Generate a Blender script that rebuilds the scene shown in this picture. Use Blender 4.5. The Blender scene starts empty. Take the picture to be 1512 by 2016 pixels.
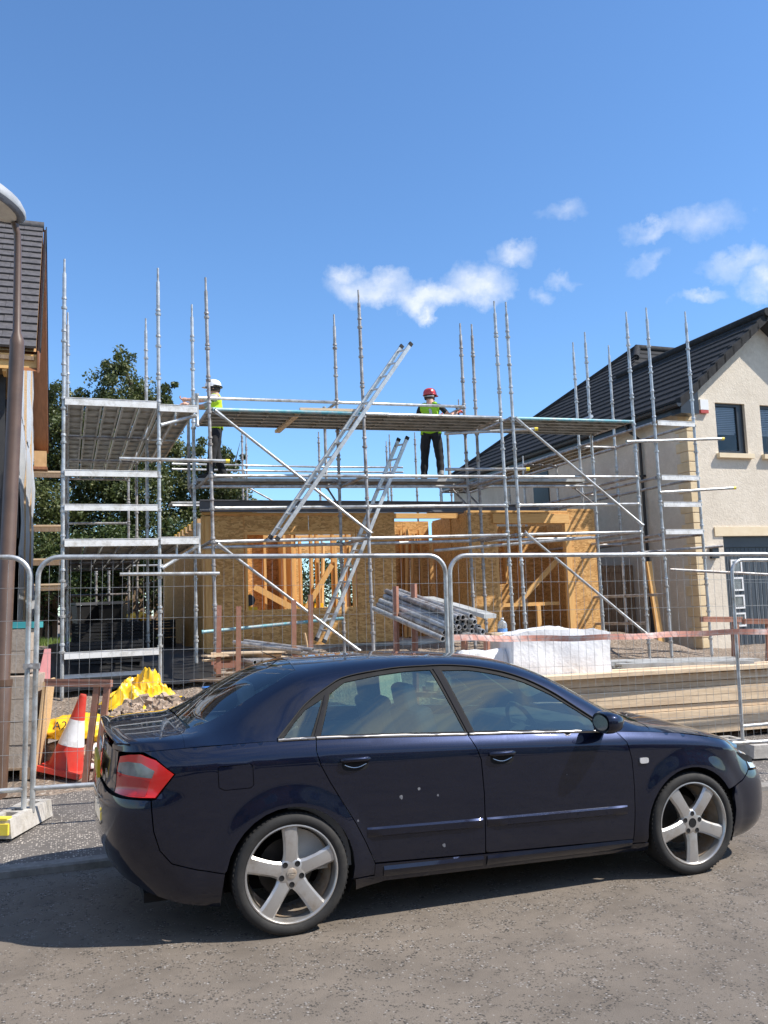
import bpy, bmesh, math, random
from math import sin, cos, pi, radians as rad, sqrt, atan2, hypot
from mathutils import Vector, Matrix, Euler
from mathutils.geometry import delaunay_2d_cdt
from mathutils import noise as mnoise
random.seed(7)
scene = bpy.context.scene
COL = scene.collection
# ------------------------------------------------------------------ camera
CAM_H, PITCH, ROLL = 1.7206, .1128, -.0198
cam_d = bpy.data.cameras.new('camera'); cam = bpy.data.objects.new('camera', cam_d); COL.objects.link(cam)
cam_d.sensor_fit = 'VERTICAL'; cam_d.sensor_height = 36; cam_d.lens = 36*1701.8/2016
cam_d.clip_start = .05; cam_d.clip_end = 3000
_f = Vector((0, cos(PITCH), sin(PITCH))); _u = Vector((0, -sin(PITCH), cos(PITCH))); _r = Vector((1, 0, 0))
_r2 = cos(ROLL)*_r + sin(ROLL)*_u; _u2 = -sin(ROLL)*_r + cos(ROLL)*_u
cam.matrix_world = Matrix(((_r2.x, _u2.x, -_f.x, 0), (_r2.y, _u2.y, -_f.y, 0), (_r2.z, _u2.z, -_f.z, CAM_H), (0, 0, 0, 1)))
scene.camera = cam
# ------------------------------------------------------------------ light and sky
SUN = Vector((.626, -.12, .771)).normalized()
sl = bpy.data.lights.new('sun', 'SUN'); sl.energy = 5.0; sl.angle = rad(.53); sl.color = (1, .945, .87)
so = bpy.data.objects.new('sun', sl); COL.objects.link(so)
so.rotation_euler = SUN.to_track_quat('Z', 'Y').to_euler(); so.location = (30, -6, 40)
world = bpy.data.worlds.new('World'); scene.world = world; world.use_nodes = True
scene.view_settings.view_transform = 'Standard'; scene.view_settings.look = 'None'
scene.view_settings.exposure = 0.5; scene.view_settings.gamma = 1
def build_world():
    nt = world.node_tree; N = nt.nodes; L = nt.links; N.clear()
    out = N.new('ShaderNodeOutputWorld'); bg = N.new('ShaderNodeBackground')
    sky = N.new('ShaderNodeTexSky'); sky.sky_type = 'NISHITA'; sky.sun_disc = False
    sky.sun_elevation = math.asin(SUN.z); sky.sun_rotation = atan2(SUN.x, SUN.y)
    sky.air_density = 1.0; sky.dust_density = .1; sky.ozone_density = 3.0; sky.altitude = 0
    tc = N.new('ShaderNodeTexCoord')
    def math_(op, a, b=None, clamp=False):
        n = N.new('ShaderNodeMath'); n.operation = op; n.use_clamp = clamp
        for i, v in enumerate((a, b)):
            if v is None: continue
            if hasattr(v, 'links'): L.new(v, n.inputs[i])
            else: n.inputs[i].default_value = v
        return n.outputs[0]
    def noise(scale, detail, mapscale, rough=.6, dist=0, loc=(0, 0, 0)):
        mp = N.new('ShaderNodeMapping'); mp.inputs['Scale'].default_value = mapscale; mp.inputs['Location'].default_value = loc
        L.new(tc.outputs['Generated'], mp.inputs[0])
        n = N.new('ShaderNodeTexNoise'); n.inputs['Scale'].default_value = scale; n.inputs['Detail'].default_value = detail
        n.inputs['Roughness'].default_value = rough; n.inputs['Distortion'].default_value = dist
        L.new(mp.outputs[0], n.inputs['Vector']); return n.outputs['Fac']
    # small fair-weather clouds: each blob is an ellipse of directions broken up by noise
    def d_of(px, py):
        return (_r2*((px-756)/1701.8) + _u2*(-(py-1008)/1701.8) + _f)
    blobs = [(735, 572, 105, 40, 1.0), (680, 545, 45, 30, .8), (850, 582, 110, 36, .95), (930, 560, 95, 48, 1.0), (1010, 500, 55, 28, .6), (840, 610, 40, 20, .8),
             (1110, 412, 55, 26, .38), (1385, 440, 85, 42, .5), (1290, 465, 60, 24, .5), (1470, 515, 110, 30, .5),
             (1510, 548, 70, 34, .8), (1375, 580, 55, 16, .5), (1270, 525, 42, 18, .3), (1065, 590, 30, 24, .45), (1105, 557, 30, 16, .32)]
    mask = None
    off = N.new('ShaderNodeTexNoise'); off.inputs['Scale'].default_value = 19; off.inputs['Detail'].default_value = 8; off.inputs['Roughness'].default_value = .62
    L.new(tc.outputs['Generated'], off.inputs['Vector'])
    vs = N.new('ShaderNodeVectorMath'); vs.operation = 'SUBTRACT'; L.new(off.outputs['Color'], vs.inputs[0]); vs.inputs[1].default_value = (.5, .5, .5)
    vm = N.new('ShaderNodeVectorMath'); vm.operation = 'SCALE'; L.new(vs.outputs[0], vm.inputs[0]); vm.inputs['Scale'].default_value = .075
    va = N.new('ShaderNodeVectorMath'); va.operation = 'ADD'; L.new(tc.outputs['Generated'], va.inputs[0]); L.new(vm.outputs[0], va.inputs[1])
    for px, py, rx, ry, w in blobs:
        d = d_of(px, py); k = d.length; c = d/k
        R = Vector((c.y, -c.x, 0)).normalized(); U = R.cross(c).normalized()
        mp = N.new('ShaderNodeMapping'); mp.vector_type = 'TEXTURE'; L.new(va.outputs[0], mp.inputs['Vector'])
        mp.inputs['Location'].default_value = c; mp.inputs['Rotation'].default_value = Matrix((R, c, U)).transposed().to_euler()
        mp.inputs['Scale'].default_value = (rx/(1701.8*k), .25, ry/(1701.8*k))
        g = N.new('ShaderNodeTexGradient'); g.gradient_type = 'SPHERICAL'; L.new(mp.outputs[0], g.inputs[0])
        v = math_('MULTIPLY', g.outputs['Fac'], w*1.25, True)
        mask = v if mask is None else math_('MAXIMUM', mask, v)
    fluff = noise(22, 6, (1, 1, 1.6), .58)
    cl = math_('MULTIPLY', mask, math_('ADD', math_('MULTIPLY', fluff, 1.2), .08), True)
    # thin streaks of higher cloud over the rest of the sky, strongest away from the view
    st = noise(3.4, 8, (1, 1, 4.5), .6, .8, (2.3, .7, 1.1))
    rs = N.new('ShaderNodeValToRGB'); rs.color_ramp.elements[0].position = .42; rs.color_ramp.elements[1].position = .66
    L.new(st, rs.inputs[0])
    sx = N.new('ShaderNodeSeparateXYZ'); L.new(tc.outputs['Generated'], sx.inputs[0])
    back = N.new('ShaderNodeMapRange'); back.inputs['From Min'].default_value = .35; back.inputs['From Max'].default_value = -.3
    L.new(sx.outputs['Y'], back.inputs['Value'])
    cl = math_('MAXIMUM', cl, math_('MULTIPLY', math_('MULTIPLY', rs.outputs[0], back.outputs[0]), .7))
    tint = N.new('ShaderNodeMix'); tint.data_type = 'RGBA'; tint.blend_type = 'MULTIPLY'; tint.inputs['Factor'].default_value = 1
    L.new(sky.outputs[0], tint.inputs[6]); tint.inputs[7].default_value = (.72, .94, 1.12, 1)
    mix = N.new('ShaderNodeMix'); mix.data_type = 'RGBA'; mix.inputs[7].default_value = (5.4, 5.6, 5.9, 1)
    L.new(cl, mix.inputs['Factor']); L.new(tint.outputs[2], mix.inputs[6])
    L.new(mix.outputs[2], bg.inputs['Color']); bg.inputs['Strength'].default_value = .138
    L.new(bg.outputs[0], out.inputs[0])
build_world()
world.cycles.sampling_method = 'MANUAL'; world.cycles.sample_map_resolution = 256
# ------------------------------------------------------------------ frames
YAW, TILT = rad(20.2), .018
SITE = Matrix.Translation((-2.62, 13.0, 0)) @ Matrix.Rotation(YAW, 4, 'Z') @ Matrix.Rotation(-TILT, 4, 'Y')   # the building plot: level with its own scaffold, the road falls a little
CAR = Matrix.Translation((-.8339, 5.6575, 0)) @ Matrix.Rotation(.3533, 4, 'Z')
FENCE = Matrix.Translation((-2.806, 6.996, 0)) @ Matrix.Rotation(.2416, 4, 'Z')
WORLD = Matrix.Identity(4)
def S(a, b, z=0): return SITE @ Vector((a, b, z))
# ------------------------------------------------------------------ mesh helpers
class MB:
    def __init__(s): s.v = []; s.f = []; s.m = []; s.cm = 0
    def add(s, vs, fs):
        n = len(s.v); s.v += [Vector(p) for p in vs]
        for f in fs: s.f.append(tuple(i+n for i in f)); s.m.append(s.cm)
        return s
    def box(s, c, d, rot=None, taper=None):
        x, y, z = (t/2 for t in d); M = rot.to_matrix() if isinstance(rot, Euler) else rot
        vs = [Vector((i*x, j*y, k*z)) for k in (-1, 1) for j in (-1, 1) for i in (-1, 1)]
        if taper: vs = [Vector((p.x*taper, p.y*taper, p.z)) if p.z > 0 else p for p in vs]
        if M: vs = [M @ p for p in vs]
        return s.add([p + Vector(c) for p in vs], [(0, 2, 3, 1), (4, 5, 7, 6), (0, 1, 5, 4), (2, 6, 7, 3), (0, 4, 6, 2), (1, 3, 7, 5)])
    def bb(s, x0, x1, y0, y1, z0, z1): return s.box(((x0+x1)/2, (y0+y1)/2, (z0+z1)/2), (x1-x0, y1-y0, z1-z0))
    def beam(s, p, q, w, h, up=(0, 0, 1)):
        p, q = Vector(p), Vector(q); d = (q-p); L = d.length; d.normalize(); u = Vector(up)
        if abs(d.dot(u)) > .98: u = Vector((0, 1, 0))
        r = d.cross(u).normalized(); u = r.cross(d)
        M = Matrix((r, d, u)).transposed()
        return s.box((p+q)/2, (w, L, h), M)
    def tube(s, p, q, r, r2=None, n=10, caps=True):
        return s.path([p, q], [r, r if r2 is None else r2], n, caps)
    def path(s, pts, r, n=8, caps=True, closed=False):
        pts = [Vector(p) for p in pts]; k = len(pts)
        rs = r if isinstance(r, (list, tuple)) else [r]*k
        base = len(s.v); t0 = (pts[1]-pts[0]).normalized()
        u = t0.orthogonal().normalized(); vs = []
        for i in range(k):
            if closed: t = (pts[(i+1) % k]-pts[i-1]).normalized()
            else: t = (pts[min(i+1, k-1)]-pts[max(i-1, 0)]).normalized()
            u = (u - t*u.dot(t)).normalized(); w = t.cross(u)
            for j in range(n):
                a = 2*pi*j/n; vs.append(pts[i] + (u*cos(a) + w*sin(a))*rs[i])
        fs = []
        for i in range(k if closed else k-1):
            for j in range(n):
                a, b = i*n+j, i*n+(j+1) % n; c, d = ((i+1) % k)*n+(j+1) % n, ((i+1) % k)*n+j
                fs.append((a, b, c, d))
        if caps and not closed: fs += [tuple(range(n))[::-1], tuple((k-1)*n+j for j in range(n))]
        return s.add(vs, fs)
    def lathe(s, prof, n=32, M=None, closed=False):
        M = M or Matrix.Identity(4); k = len(prof)
        vs = [M @ Vector((r*cos(2*pi*j/n), r*sin(2*pi*j/n), z)) for r, z in prof for j in range(n)]
        fs = [(i*n+j, i*n+(j+1) % n, ((i+1) % k)*n+(j+1) % n, ((i+1) % k)*n+j) for i in range(k if closed else k-1) for j in range(n)]
        return s.add(vs, fs)
    def poly(s, pts, vec):
        """flat polygon pts (3d) extruded by vec"""
        n = len(pts); vec = Vector(vec); p = [Vector(q) for q in pts]
        vs = p + [q+vec for q in p]
        return s.add(vs, [tuple(range(n))[::-1], tuple(range(n, 2*n))] + [(i, (i+1) % n, n+(i+1) % n, n+i) for i in range(n)])
    def build(s, name, mats, parent=None, smooth=None, frame=None, base=None, kind=None, label=None, fix=False):
        me = bpy.data.meshes.new(name)
        b = BASE.get(parent, Vector((0, 0, 0))) if parent else (Vector(base) if base is not None else Vector((0, 0, 0)))
        me.from_pydata([p-b for p in s.v], [], s.f)
        mats = mats if isinstance(mats, (list, tuple)) else [mats]
        for m in mats: me.materials.append(MATS[m] if isinstance(m, str) else m)
        if len(mats) > 1: me.polygons.foreach_set('material_index', s.m)
        if fix:
            bm = bmesh.new(); bm.from_mesh(me); bmesh.ops.recalc_face_normals(bm, faces=bm.faces); bm.to_mesh(me); bm.free()
        if smooth:
            me.polygons.foreach_set('use_smooth', [True]*len(me.polygons)); me.set_sharp_from_angle(angle=rad(smooth))
        me.update()
        o = bpy.data.objects.new(name, me); COL.objects.link(o)
        if parent: o.parent = parent; BASE[o] = b
        else:
            o.matrix_world = (frame or WORLD) @ Matrix.Translation(b); BASE[o] = b; FR[o] = frame or WORLD
        if kind: o['kind'] = kind
        if label: o['label'] = label
        return o
BASE = {}; FR = {}; MATS = {}
def thing(name, label, cat, base=(0, 0, 0), frame=None, group=None):
    o = bpy.data.objects.new(name, None); COL.objects.link(o); o.empty_display_size = .1
    o.matrix_world = (frame or WORLD) @ Matrix.Translation(Vector(base)); BASE[o] = Vector(base); FR[o] = frame or WORLD
    return tag(o, label, cat, group)
def tag(o, label=None, cat=None, group=None, kind=None):
    if label: o['label'] = label
    if cat: o['category'] = cat
    if group: o['group'] = group
    if kind: o['kind'] = kind
    return o
def inst(name, mesh, parent, loc, rot=None):
    """a piece that shares mesh data; loc in the thing's frame coordinates"""
    o = bpy.data.objects.new(name, mesh); COL.objects.link(o); o.parent = parent
    o.location = Vector(loc)-BASE[parent]
    if rot is not None: o.rotation_euler = rot
    BASE[o] = BASE[parent]
    return o
def mesh_of(mb, name, mats, smooth=None):
    o = mb.build(name, mats, smooth=smooth); me = o.data; bpy.data.objects.remove(o); return me
# ------------------------------------------------------------------ materials
def mat(name, c1, c2=None, scale=6, rough=.6, metal=0, bump=0, bscale=60, detail=5, lo=.35, hi=.65, stretch=(1, 1, 1), spec=.5, coat=0, rvar=0, dirt=None, dscale=2, trans=0, sheen=0, alpha=None):
    m = bpy.data.materials.new(name); m.use_nodes = True; nt = m.node_tree; N = nt.nodes; L = nt.links
    b = N['Principled BSDF']; b.inputs['Roughness'].default_value = rough; b.inputs['Metallic'].default_value = metal
    b.inputs['Specular IOR Level'].default_value = spec; b.inputs['Coat Weight'].default_value = coat; b.inputs['Coat Roughness'].default_value = .03
    b.inputs['Base Color'].default_value = (*c1, 1)
    if trans: b.inputs['Transmission Weight'].default_value = trans
    if alpha is not None: b.inputs['Alpha'].default_value = alpha
    tc = N.new('ShaderNodeTexCoord'); mp = N.new('ShaderNodeMapping'); mp.inputs['Scale'].default_value = stretch
    L.new(tc.outputs['Object'], mp.inputs[0])
    oi = N.new('ShaderNodeObjectInfo'); va = N.new('ShaderNodeVectorMath'); va.operation = 'ADD'
    sc = N.new('ShaderNodeMath'); sc.operation = 'MULTIPLY'; L.new(oi.outputs['Random'], sc.inputs[0]); sc.inputs[1].default_value = 37
    L.new(mp.outputs[0], va.inputs[0]); L.new(sc.outputs[0], va.inputs[1])
    def nz(s, d=5, r=.6):
        n = N.new('ShaderNodeTexNoise'); n.inputs['Scale'].default_value = s; n.inputs['Detail'].default_value = d; n.inputs['Roughness'].default_value = r
        L.new(va.outputs[0], n.inputs['Vector']); return n.outputs['Fac']
    def ramp(f, a, bb, ca=(0, 0, 0), cb=(1, 1, 1)):
        r = N.new('ShaderNodeValToRGB'); r.color_ramp.elements[0].position = a; r.color_ramp.elements[1].position = bb
        r.color_ramp.elements[0].color = (*ca, 1); r.color_ramp.elements[1].color = (*cb, 1); L.new(f, r.inputs[0]); return r.outputs[0]
    col = None
    if c2:
        col = ramp(nz(scale, detail), lo, hi, c1, c2)
        if dirt:
            mx = N.new('ShaderNodeMix'); mx.data_type = 'RGBA'; L.new(ramp(nz(dscale, 6, .7), .48, .68), mx.inputs['Factor'])
            L.new(col, mx.inputs[6]); mx.inputs[7].default_value = (*dirt, 1); col = mx.outputs[2]
        L.new(col, b.inputs['Base Color'])
    if rvar:
        mr = N.new('ShaderNodeMapRange'); mr.inputs['To Min'].default_value = max(0, rough-rvar); mr.inputs['To Max'].default_value = min(1, rough+rvar)
        L.new(nz(scale*1.7, 4), mr.inputs['Value']); L.new(mr.outputs[0], b.inputs['Roughness'])
    if bump:
        bp = N.new('ShaderNodeBump'); bp.inputs['Strength'].default_value = 1; bp.inputs['Distance'].default_value = bump
        L.new(nz(bscale, 4), bp.inputs['Height']); L.new(bp.outputs[0], b.inputs['Normal'])
    MATS[name] = m
    return m
mat('galv', (.42, .43, .43), (.62, .63, .62), 9, .38, .55, .0008, 40, dirt=(.3, .27, .23), dscale=7, rvar=.12)
mat('galv_old', (.28, .27, .26), (.5, .49, .48), 9, .5, .45, .0012, 50, dirt=(.2, .15, .12), dscale=6, rvar=.15)
mat('galv_deck', (.36, .36, .34), (.52, .52, .5), 5, .55, .25, .001, 60, dirt=(.27, .25, .2), dscale=4)
mat('teal_paint', (.1, .36, .42), (.3, .45, .48), 10, .5, .1, .0008, 60, dirt=(.4, .4, .4), dscale=5)
mat('white_paint', (.72, .72, .69), (.8, .8, .78), 6, .5, 0, .0005, 60, dirt=(.5, .48, .43), dscale=7)
mat('brown_steel', (.3, .135, .09), (.4, .19, .13), 12, .62, .1, .0015, 70, dirt=(.3, .17, .1), dscale=8)
mat('lamp_brown', (.085, .05, .032), (.115, .068, .044), 6, .42, 0, .0004, 30, coat=.15)
mat('lamp_grey', (.3, .31, .32), (.4, .41, .42), 4, .4)
mat('lamp_lens', (.62, .6, .55), (.7, .68, .62), 12, .25)
mat('yellow_cap', (.8, .62, .05), (.85, .68, .1), 9, .5)
mat('orange_cap', (.8, .3, .05), rough=.5)
mat('alu', (.55, .57, .58), (.68, .7, .7), 14, .38, .55, .0006, 60, dirt=(.45, .45, .43), dscale=9)
mat('rubber', (.02, .02, .022), (.035, .034, .033), 20, .8, bump=.0006, bscale=90)
mat('wood', (.5, .33, .17), (.6, .42, .24), 10, .7, 0, .001, 40, stretch=(1, 1, 9))
mat('wood_x', (.6, .45, .29), (.74, .58, .4), 9, .75, 0, .0015, 30, stretch=(.6, 7, 7), dirt=(.5, .36, .23), dscale=2)
mat('stud', (.66, .36, .115), (.76, .46, .17), 7, .65, 0, .001, 30, stretch=(6, 6, .7))
mat('stud_x', (.66, .36, .115), (.76, .46, .17), 7, .65, 0, .001, 30, stretch=(.7, 6, 6))
mat('old_wood', (.2, .13, .08), (.31, .22, .14), 8, .85, 0, .002, 30, stretch=(5, 5, .8))
mat('steel_grey', (.13, .14, .165), (.165, .175, .2), 4, .55, .1, .0006, 40)
mat('render_cream', (.66, .58, .465), (.74, .655, .535), 9, .92, 0, .009, 30, dirt=(.61, .53, .42), dscale=.8)
mat('quoin_stone', (.66, .5, .29), (.75, .6, .38), 5, .85, 0, .003, 40)
mat('sill_stone', (.72, .58, .38), (.78, .65, .45), 5, .8, 0, .001, 60)
mat('tile_dark', (.02, .02, .021), (.034, .034, .035), 9, .8, 0, .002, 60, rvar=.08, spec=.2)
mat('tile_brown', (.066, .06, .061), (.108, .1, .1), 11, .62, 0, .002, 50, rvar=.1)
mat('anthracite', (.022, .025, .03), (.03, .033, .038), 5, .35, spec=.5)
mat('soffit_dark', (.018, .019, .021), (.026, .027, .03), 5, .6)
mat('garage_grey', (.045, .055, .068), (.055, .066, .08), 3, .4, bump=.0008, bscale=120)
mat('white_plastic', (.78, .78, .77), (.82, .82, .81), 5, .4)
mat('red_plastic', (.45, .06, .05), (.5, .08, .06), 5, .4)
mat('barge_brown', (.22, .085, .032), (.3, .12, .05), 5, .5, 0, .001, 40, stretch=(6, 1, 1))
mat('soffit_ply', (.42, .24, .1), (.52, .31, .14), 6, .65, 0, .001, 30)
mat('membrane', (.46, .48, .5), (.58, .59, .6), 5, .45, 0, .006, 7, dirt=(.38, .4, .43), dscale=2.5)
mat('opening', (.02, .02, .022), (.035, .034, .034), 3, .7)
mat('concrete', (.4, .37, .33), (.52, .49, .44), 14, .95, 0, .004, 60, dirt=(.3, .27, .22), dscale=3)
mat('kerb_concrete', (.2, .185, .165), (.28, .26, .235), 14, .95, 0, .004, 60, dirt=(.15, .135, .115), dscale=3)
mat('block', (.33, .27, .215), (.44, .37, .3), 30, .95, 0, .005, 90, dirt=(.25, .2, .16), dscale=4)
mat('rubble', (.3, .22, .155), (.44, .34, .26), 14, .95, 0, .012, 25, dirt=(.19, .14, .1), dscale=5)
mat('yellow_plastic', (.8, .47, .012), (.86, .55, .02), 4, .38, 0, .004, 16, sheen=.2, dirt=(.7, .4, .015), dscale=5)
mat('print_dark', (.05, .05, .05), rough=.6)
mat('cone_red', (.55, .035, .022), (.62, .05, .03), 8, .5, 0, .001, 50, dirt=(.45, .08, .05), dscale=6)
mat('cone_white', (.66, .66, .66), (.76, .76, .76), 8, .45, dirt=(.5, .48, .45), dscale=6)
mat('white_wrap', (.78, .78, .79), (.88, .88, .88), 3, .28, 0, .02, 5)
mat('white_bag', (.68, .68, .69), (.78, .78, .78), 5, .55, 0, .01, 12, dirt=(.5, .47, .43), dscale=4)
mat('pink_board', (.62, .26, .27), (.68, .32, .32), 5, .7)
mat('teal_strap', (.05, .32, .34), rough=.5)
mat('brick_red', (.42, .17, .09), (.52, .24, .14), 14, .9, 0, .002, 60)
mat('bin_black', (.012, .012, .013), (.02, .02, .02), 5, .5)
mat('blue_plastic', (.03, .13, .42), (.04, .17, .5), 5, .4)
mat('clear_plastic', (.75, .83, .86), rough=.08, trans=.85)
mat('label_blue', (.1, .25, .55), rough=.4)
mat('tape_red', (.66, .3, .22), (.72, .38, .3), 5, .45, dirt=(.78, .7, .65), dscale=5)
mat('bark', (.06, .045, .032), (.11, .085, .06), 9, .95, 0, .012, 18, stretch=(1, 1, .3))
mat('skin', (.56, .31, .22), (.62, .36, .26), 20, .55, spec=.4)
mat('trouser', (.010, .011, .014), (.02, .02, .024), 14, .85, 0, .003, 22)
mat('shirt_grey', (.33, .34, .34), (.4, .41, .41), 12, .9, 0, .003, 30)
mat('shirt_black', (.012, .012, .013), (.022, .022, .022), 12, .9, 0, .003, 30)
mat('hivis', (.46, .72, .02), (.54, .8, .035), 8, .75, 0, .003, 30)
mat('hivis_green', (.25, .52, .015), (.32, .6, .02), 8, .75, 0, .003, 30)
mat('reflective', (.5, .5, .5), rough=.35, metal=.3)
mat('helmet_white', (.76, .76, .76), (.8, .8, .8), 4, .3, coat=.4)
mat('helmet_red', (.5, .025, .025), (.56, .04, .035), 4, .28, coat=.5)
mat('hair_dark', (.03, .02, .014), rough=.7)
mat('boot_black', (.015, .014, .013), (.03, .028, .025), 10, .6)
mat('boot_tan', (.3, .29, .27), (.38, .37, .35), 10, .7)
mat('glove_red', (.6, .09, .05), (.66, .13, .08), 10, .7)
mat('tool_black', (.02, .02, .02), rough=.5)
# ------------------------------------------------------------------ special materials
def nodemat(name):
    m = bpy.data.materials.new(name); m.use_nodes = True; MATS[name] = m
    nt = m.node_tree; N = nt.nodes; L = nt.links; b = N['Principled BSDF']
    tc = N.new('ShaderNodeTexCoord')
    class K: pass
    k = K(); k.N, k.L, k.b, k.tc = N, L, b, tc
    def nz(s, d=5, r=.6, vec=None, dist=0):
        n = N.new('ShaderNodeTexNoise'); n.inputs['Scale'].default_value = s; n.inputs['Detail'].default_value = d; n.inputs['Roughness'].default_value = r
        n.inputs['Distortion'].default_value = dist; L.new(vec or tc.outputs['Object'], n.inputs['Vector']); return n.outputs['Fac']
    def vor(s, feat='F1', out='Distance', vec=None, rnd=1):
        n = N.new('ShaderNodeTexVoronoi'); n.feature = feat; n.inputs['Scale'].default_value = s; n.inputs['Randomness'].default_value = rnd
        L.new(vec or tc.outputs['Object'], n.inputs['Vector']); return n.outputs[out]
    def ramp(f, stops):
        r = N.new('ShaderNodeValToRGB'); e = r.color_ramp.elements
        while len(e) < len(stops): e.new(.5)
        for q, (p, c) in zip(e, stops): q.position = p; q.color = (*c, 1) if len(c) == 3 else c
        L.new(f, r.inputs[0]); return r.outputs[0]
    def mix(f, a, c, mode='MIX'):
        n = N.new('ShaderNodeMix'); n.data_type = 'RGBA'; n.blend_type = mode
        for i, v in ((0, f), (6, a), (7, c)):
            if hasattr(v, 'links'): L.new(v, n.inputs[i])
            else: n.inputs[i].default_value = v if i == 0 else (*v, 1)
        return n.outputs[2]
    def m_(op, a, c=0, clamp=False):
        n = N.new('ShaderNodeMath'); n.operation = op; n.use_clamp = clamp
        for i, v in enumerate((a, c)):
            if hasattr(v, 'links'): L.new(v, n.inputs[i])
            else: n.inputs[i].default_value = v
        return n.outputs[0]
    def mapping(scale=(1, 1, 1), rot=(0, 0, 0), vec=None):
        n = N.new('ShaderNodeMapping'); n.inputs['Scale'].default_value = scale; n.inputs['Rotation'].default_value = rot
        L.new(vec or tc.outputs['Object'], n.inputs[0]); return n.outputs[0]
    def bump(h, dist):
        n = N.new('ShaderNodeBump'); n.inputs['Distance'].default_value = dist; L.new(h, n.inputs['Height']); L.new(n.outputs[0], b.inputs['Normal'])
    k.nz, k.vor, k.ramp, k.mix, k.m, k.map, k.bump = nz, vor, ramp, mix, m_, mapping, bump
    return k
# worn hot-rolled asphalt: smooth dusty mortar with clusters of exposed stones
k = nodemat('asphalt'); k.b.inputs['Roughness'].default_value = .85
wear = k.nz(.5, 4, .6); blot = k.nz(2.2, 9, .68)
base = k.ramp(blot, [(.28, (.118, .095, .073)), (.5, (.177, .145, .113)), (.66, (.214, .175, .136)), (.8, (.265, .214, .164))])
grain = k.nz(230, 3, .6); base = k.mix(k.ramp(grain, [(.33, (.55, .55, .55)), (.62, (0, 0, 0))]), base, (.062, .055, .048))
clus = k.m('MULTIPLY', k.ramp(k.nz(8.5, 5, .75), [(.48, (0, 0, 0)), (.57, (1, 1, 1))]), k.ramp(wear, [(.3, (.35, .35, .35)), (.6, (1, 1, 1))]))
V_ = k.map((1, 1, 1)); cell = k.vor(78, 'F1', 'Color', V_); dd = k.vor(78, 'F1', 'Distance', V_)
sepc = k.N.new('ShaderNodeSeparateColor'); k.L.new(cell, sepc.inputs[0]); rnd = sepc.outputs[0]
cm = k.m('MULTIPLY', clus, k.m('LESS_THAN', dd, .5))
dark = k.m('MULTIPLY', cm, k.m('LESS_THAN', rnd, .48)); lite = k.m('MULTIPLY', cm, k.m('GREATER_THAN', rnd, .84))
c = k.mix(k.m('MULTIPLY', dark, .92), base, (.022, .02, .018)); c = k.mix(k.m('MULTIPLY', lite, .75), c, (.33, .31, .29))
stray = k.m('MULTIPLY', k.m('GREATER_THAN', sepc.outputs[1], .965), k.m('LESS_THAN', dd, .38)); c = k.mix(k.m('MULTIPLY', stray, .5), c, (.36, .34, .31))
stain = k.ramp(k.nz(1.1, 3, .5), [(.56, (0, 0, 0)), (.72, (1, 1, 1))]); c = k.mix(k.m('MULTIPLY', stain, .28), c, (.06, .055, .05))
k.L.new(c, k.b.inputs['Base Color'])
k.bump(k.m('ADD', k.m('SUBTRACT', k.m('MULTIPLY', grain, .25), k.m('MULTIPLY', dark, .9)), k.m('MULTIPLY', lite, .6)), .006)
# pavement asphalt with pale chippings rolled in
k = nodemat('pavement_asphalt'); k.b.inputs['Roughness'].default_value = .9
base = k.ramp(k.nz(3, 7, .65), [(.3, (.09, .08, .072)), (.7, (.145, .128, .112))])
vd = k.vor(60, 'F1', 'Distance'); vc = k.vor(60, 'F1', 'Color')
sep = k.N.new('ShaderNodeSeparateColor'); k.L.new(vc, sep.inputs[0])
pick = k.m('GREATER_THAN', sep.outputs[0], .62); dot = k.m('LESS_THAN', vd, .42)
dens = k.ramp(k.nz(4, 3), [(.3, (.3, .3, .3)), (.6, (1, 1, 1))])
w = k.m('MULTIPLY', k.m('MULTIPLY', pick, dot), dens)
c = k.mix(w, base, (.55, .49, .42)); k.L.new(c, k.b.inputs['Base Color']); k.bump(k.m('ADD', k.m('MULTIPLY', w, .6), k.nz(150, 3)), .004)
# bare earth, hardcore and dust of the plot
k = nodemat('earth'); k.b.inputs['Roughness'].default_value = .97
c = k.ramp(k.nz(1.7, 9, .7), [(.3, (.14, .105, .075)), (.52, (.24, .185, .14)), (.72, (.37, .3, .24))])
c = k.mix(k.m('GREATER_THAN', k.nz(28, 3), .62), c, (.45, .4, .34)); k.L.new(c, k.b.inputs['Base Color'])
k.bump(k.m('ADD', k.nz(9, 6, .7), k.m('MULTIPLY', k.vor(22), .6)), .05)
k = nodemat('far_ground'); k.b.inputs['Roughness'].default_value = .95
k.L.new(k.ramp(k.nz(.15, 6), [(.35, (.06, .085, .03)), (.65, (.13, .13, .06))]), k.b.inputs['Base Color'])
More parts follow.
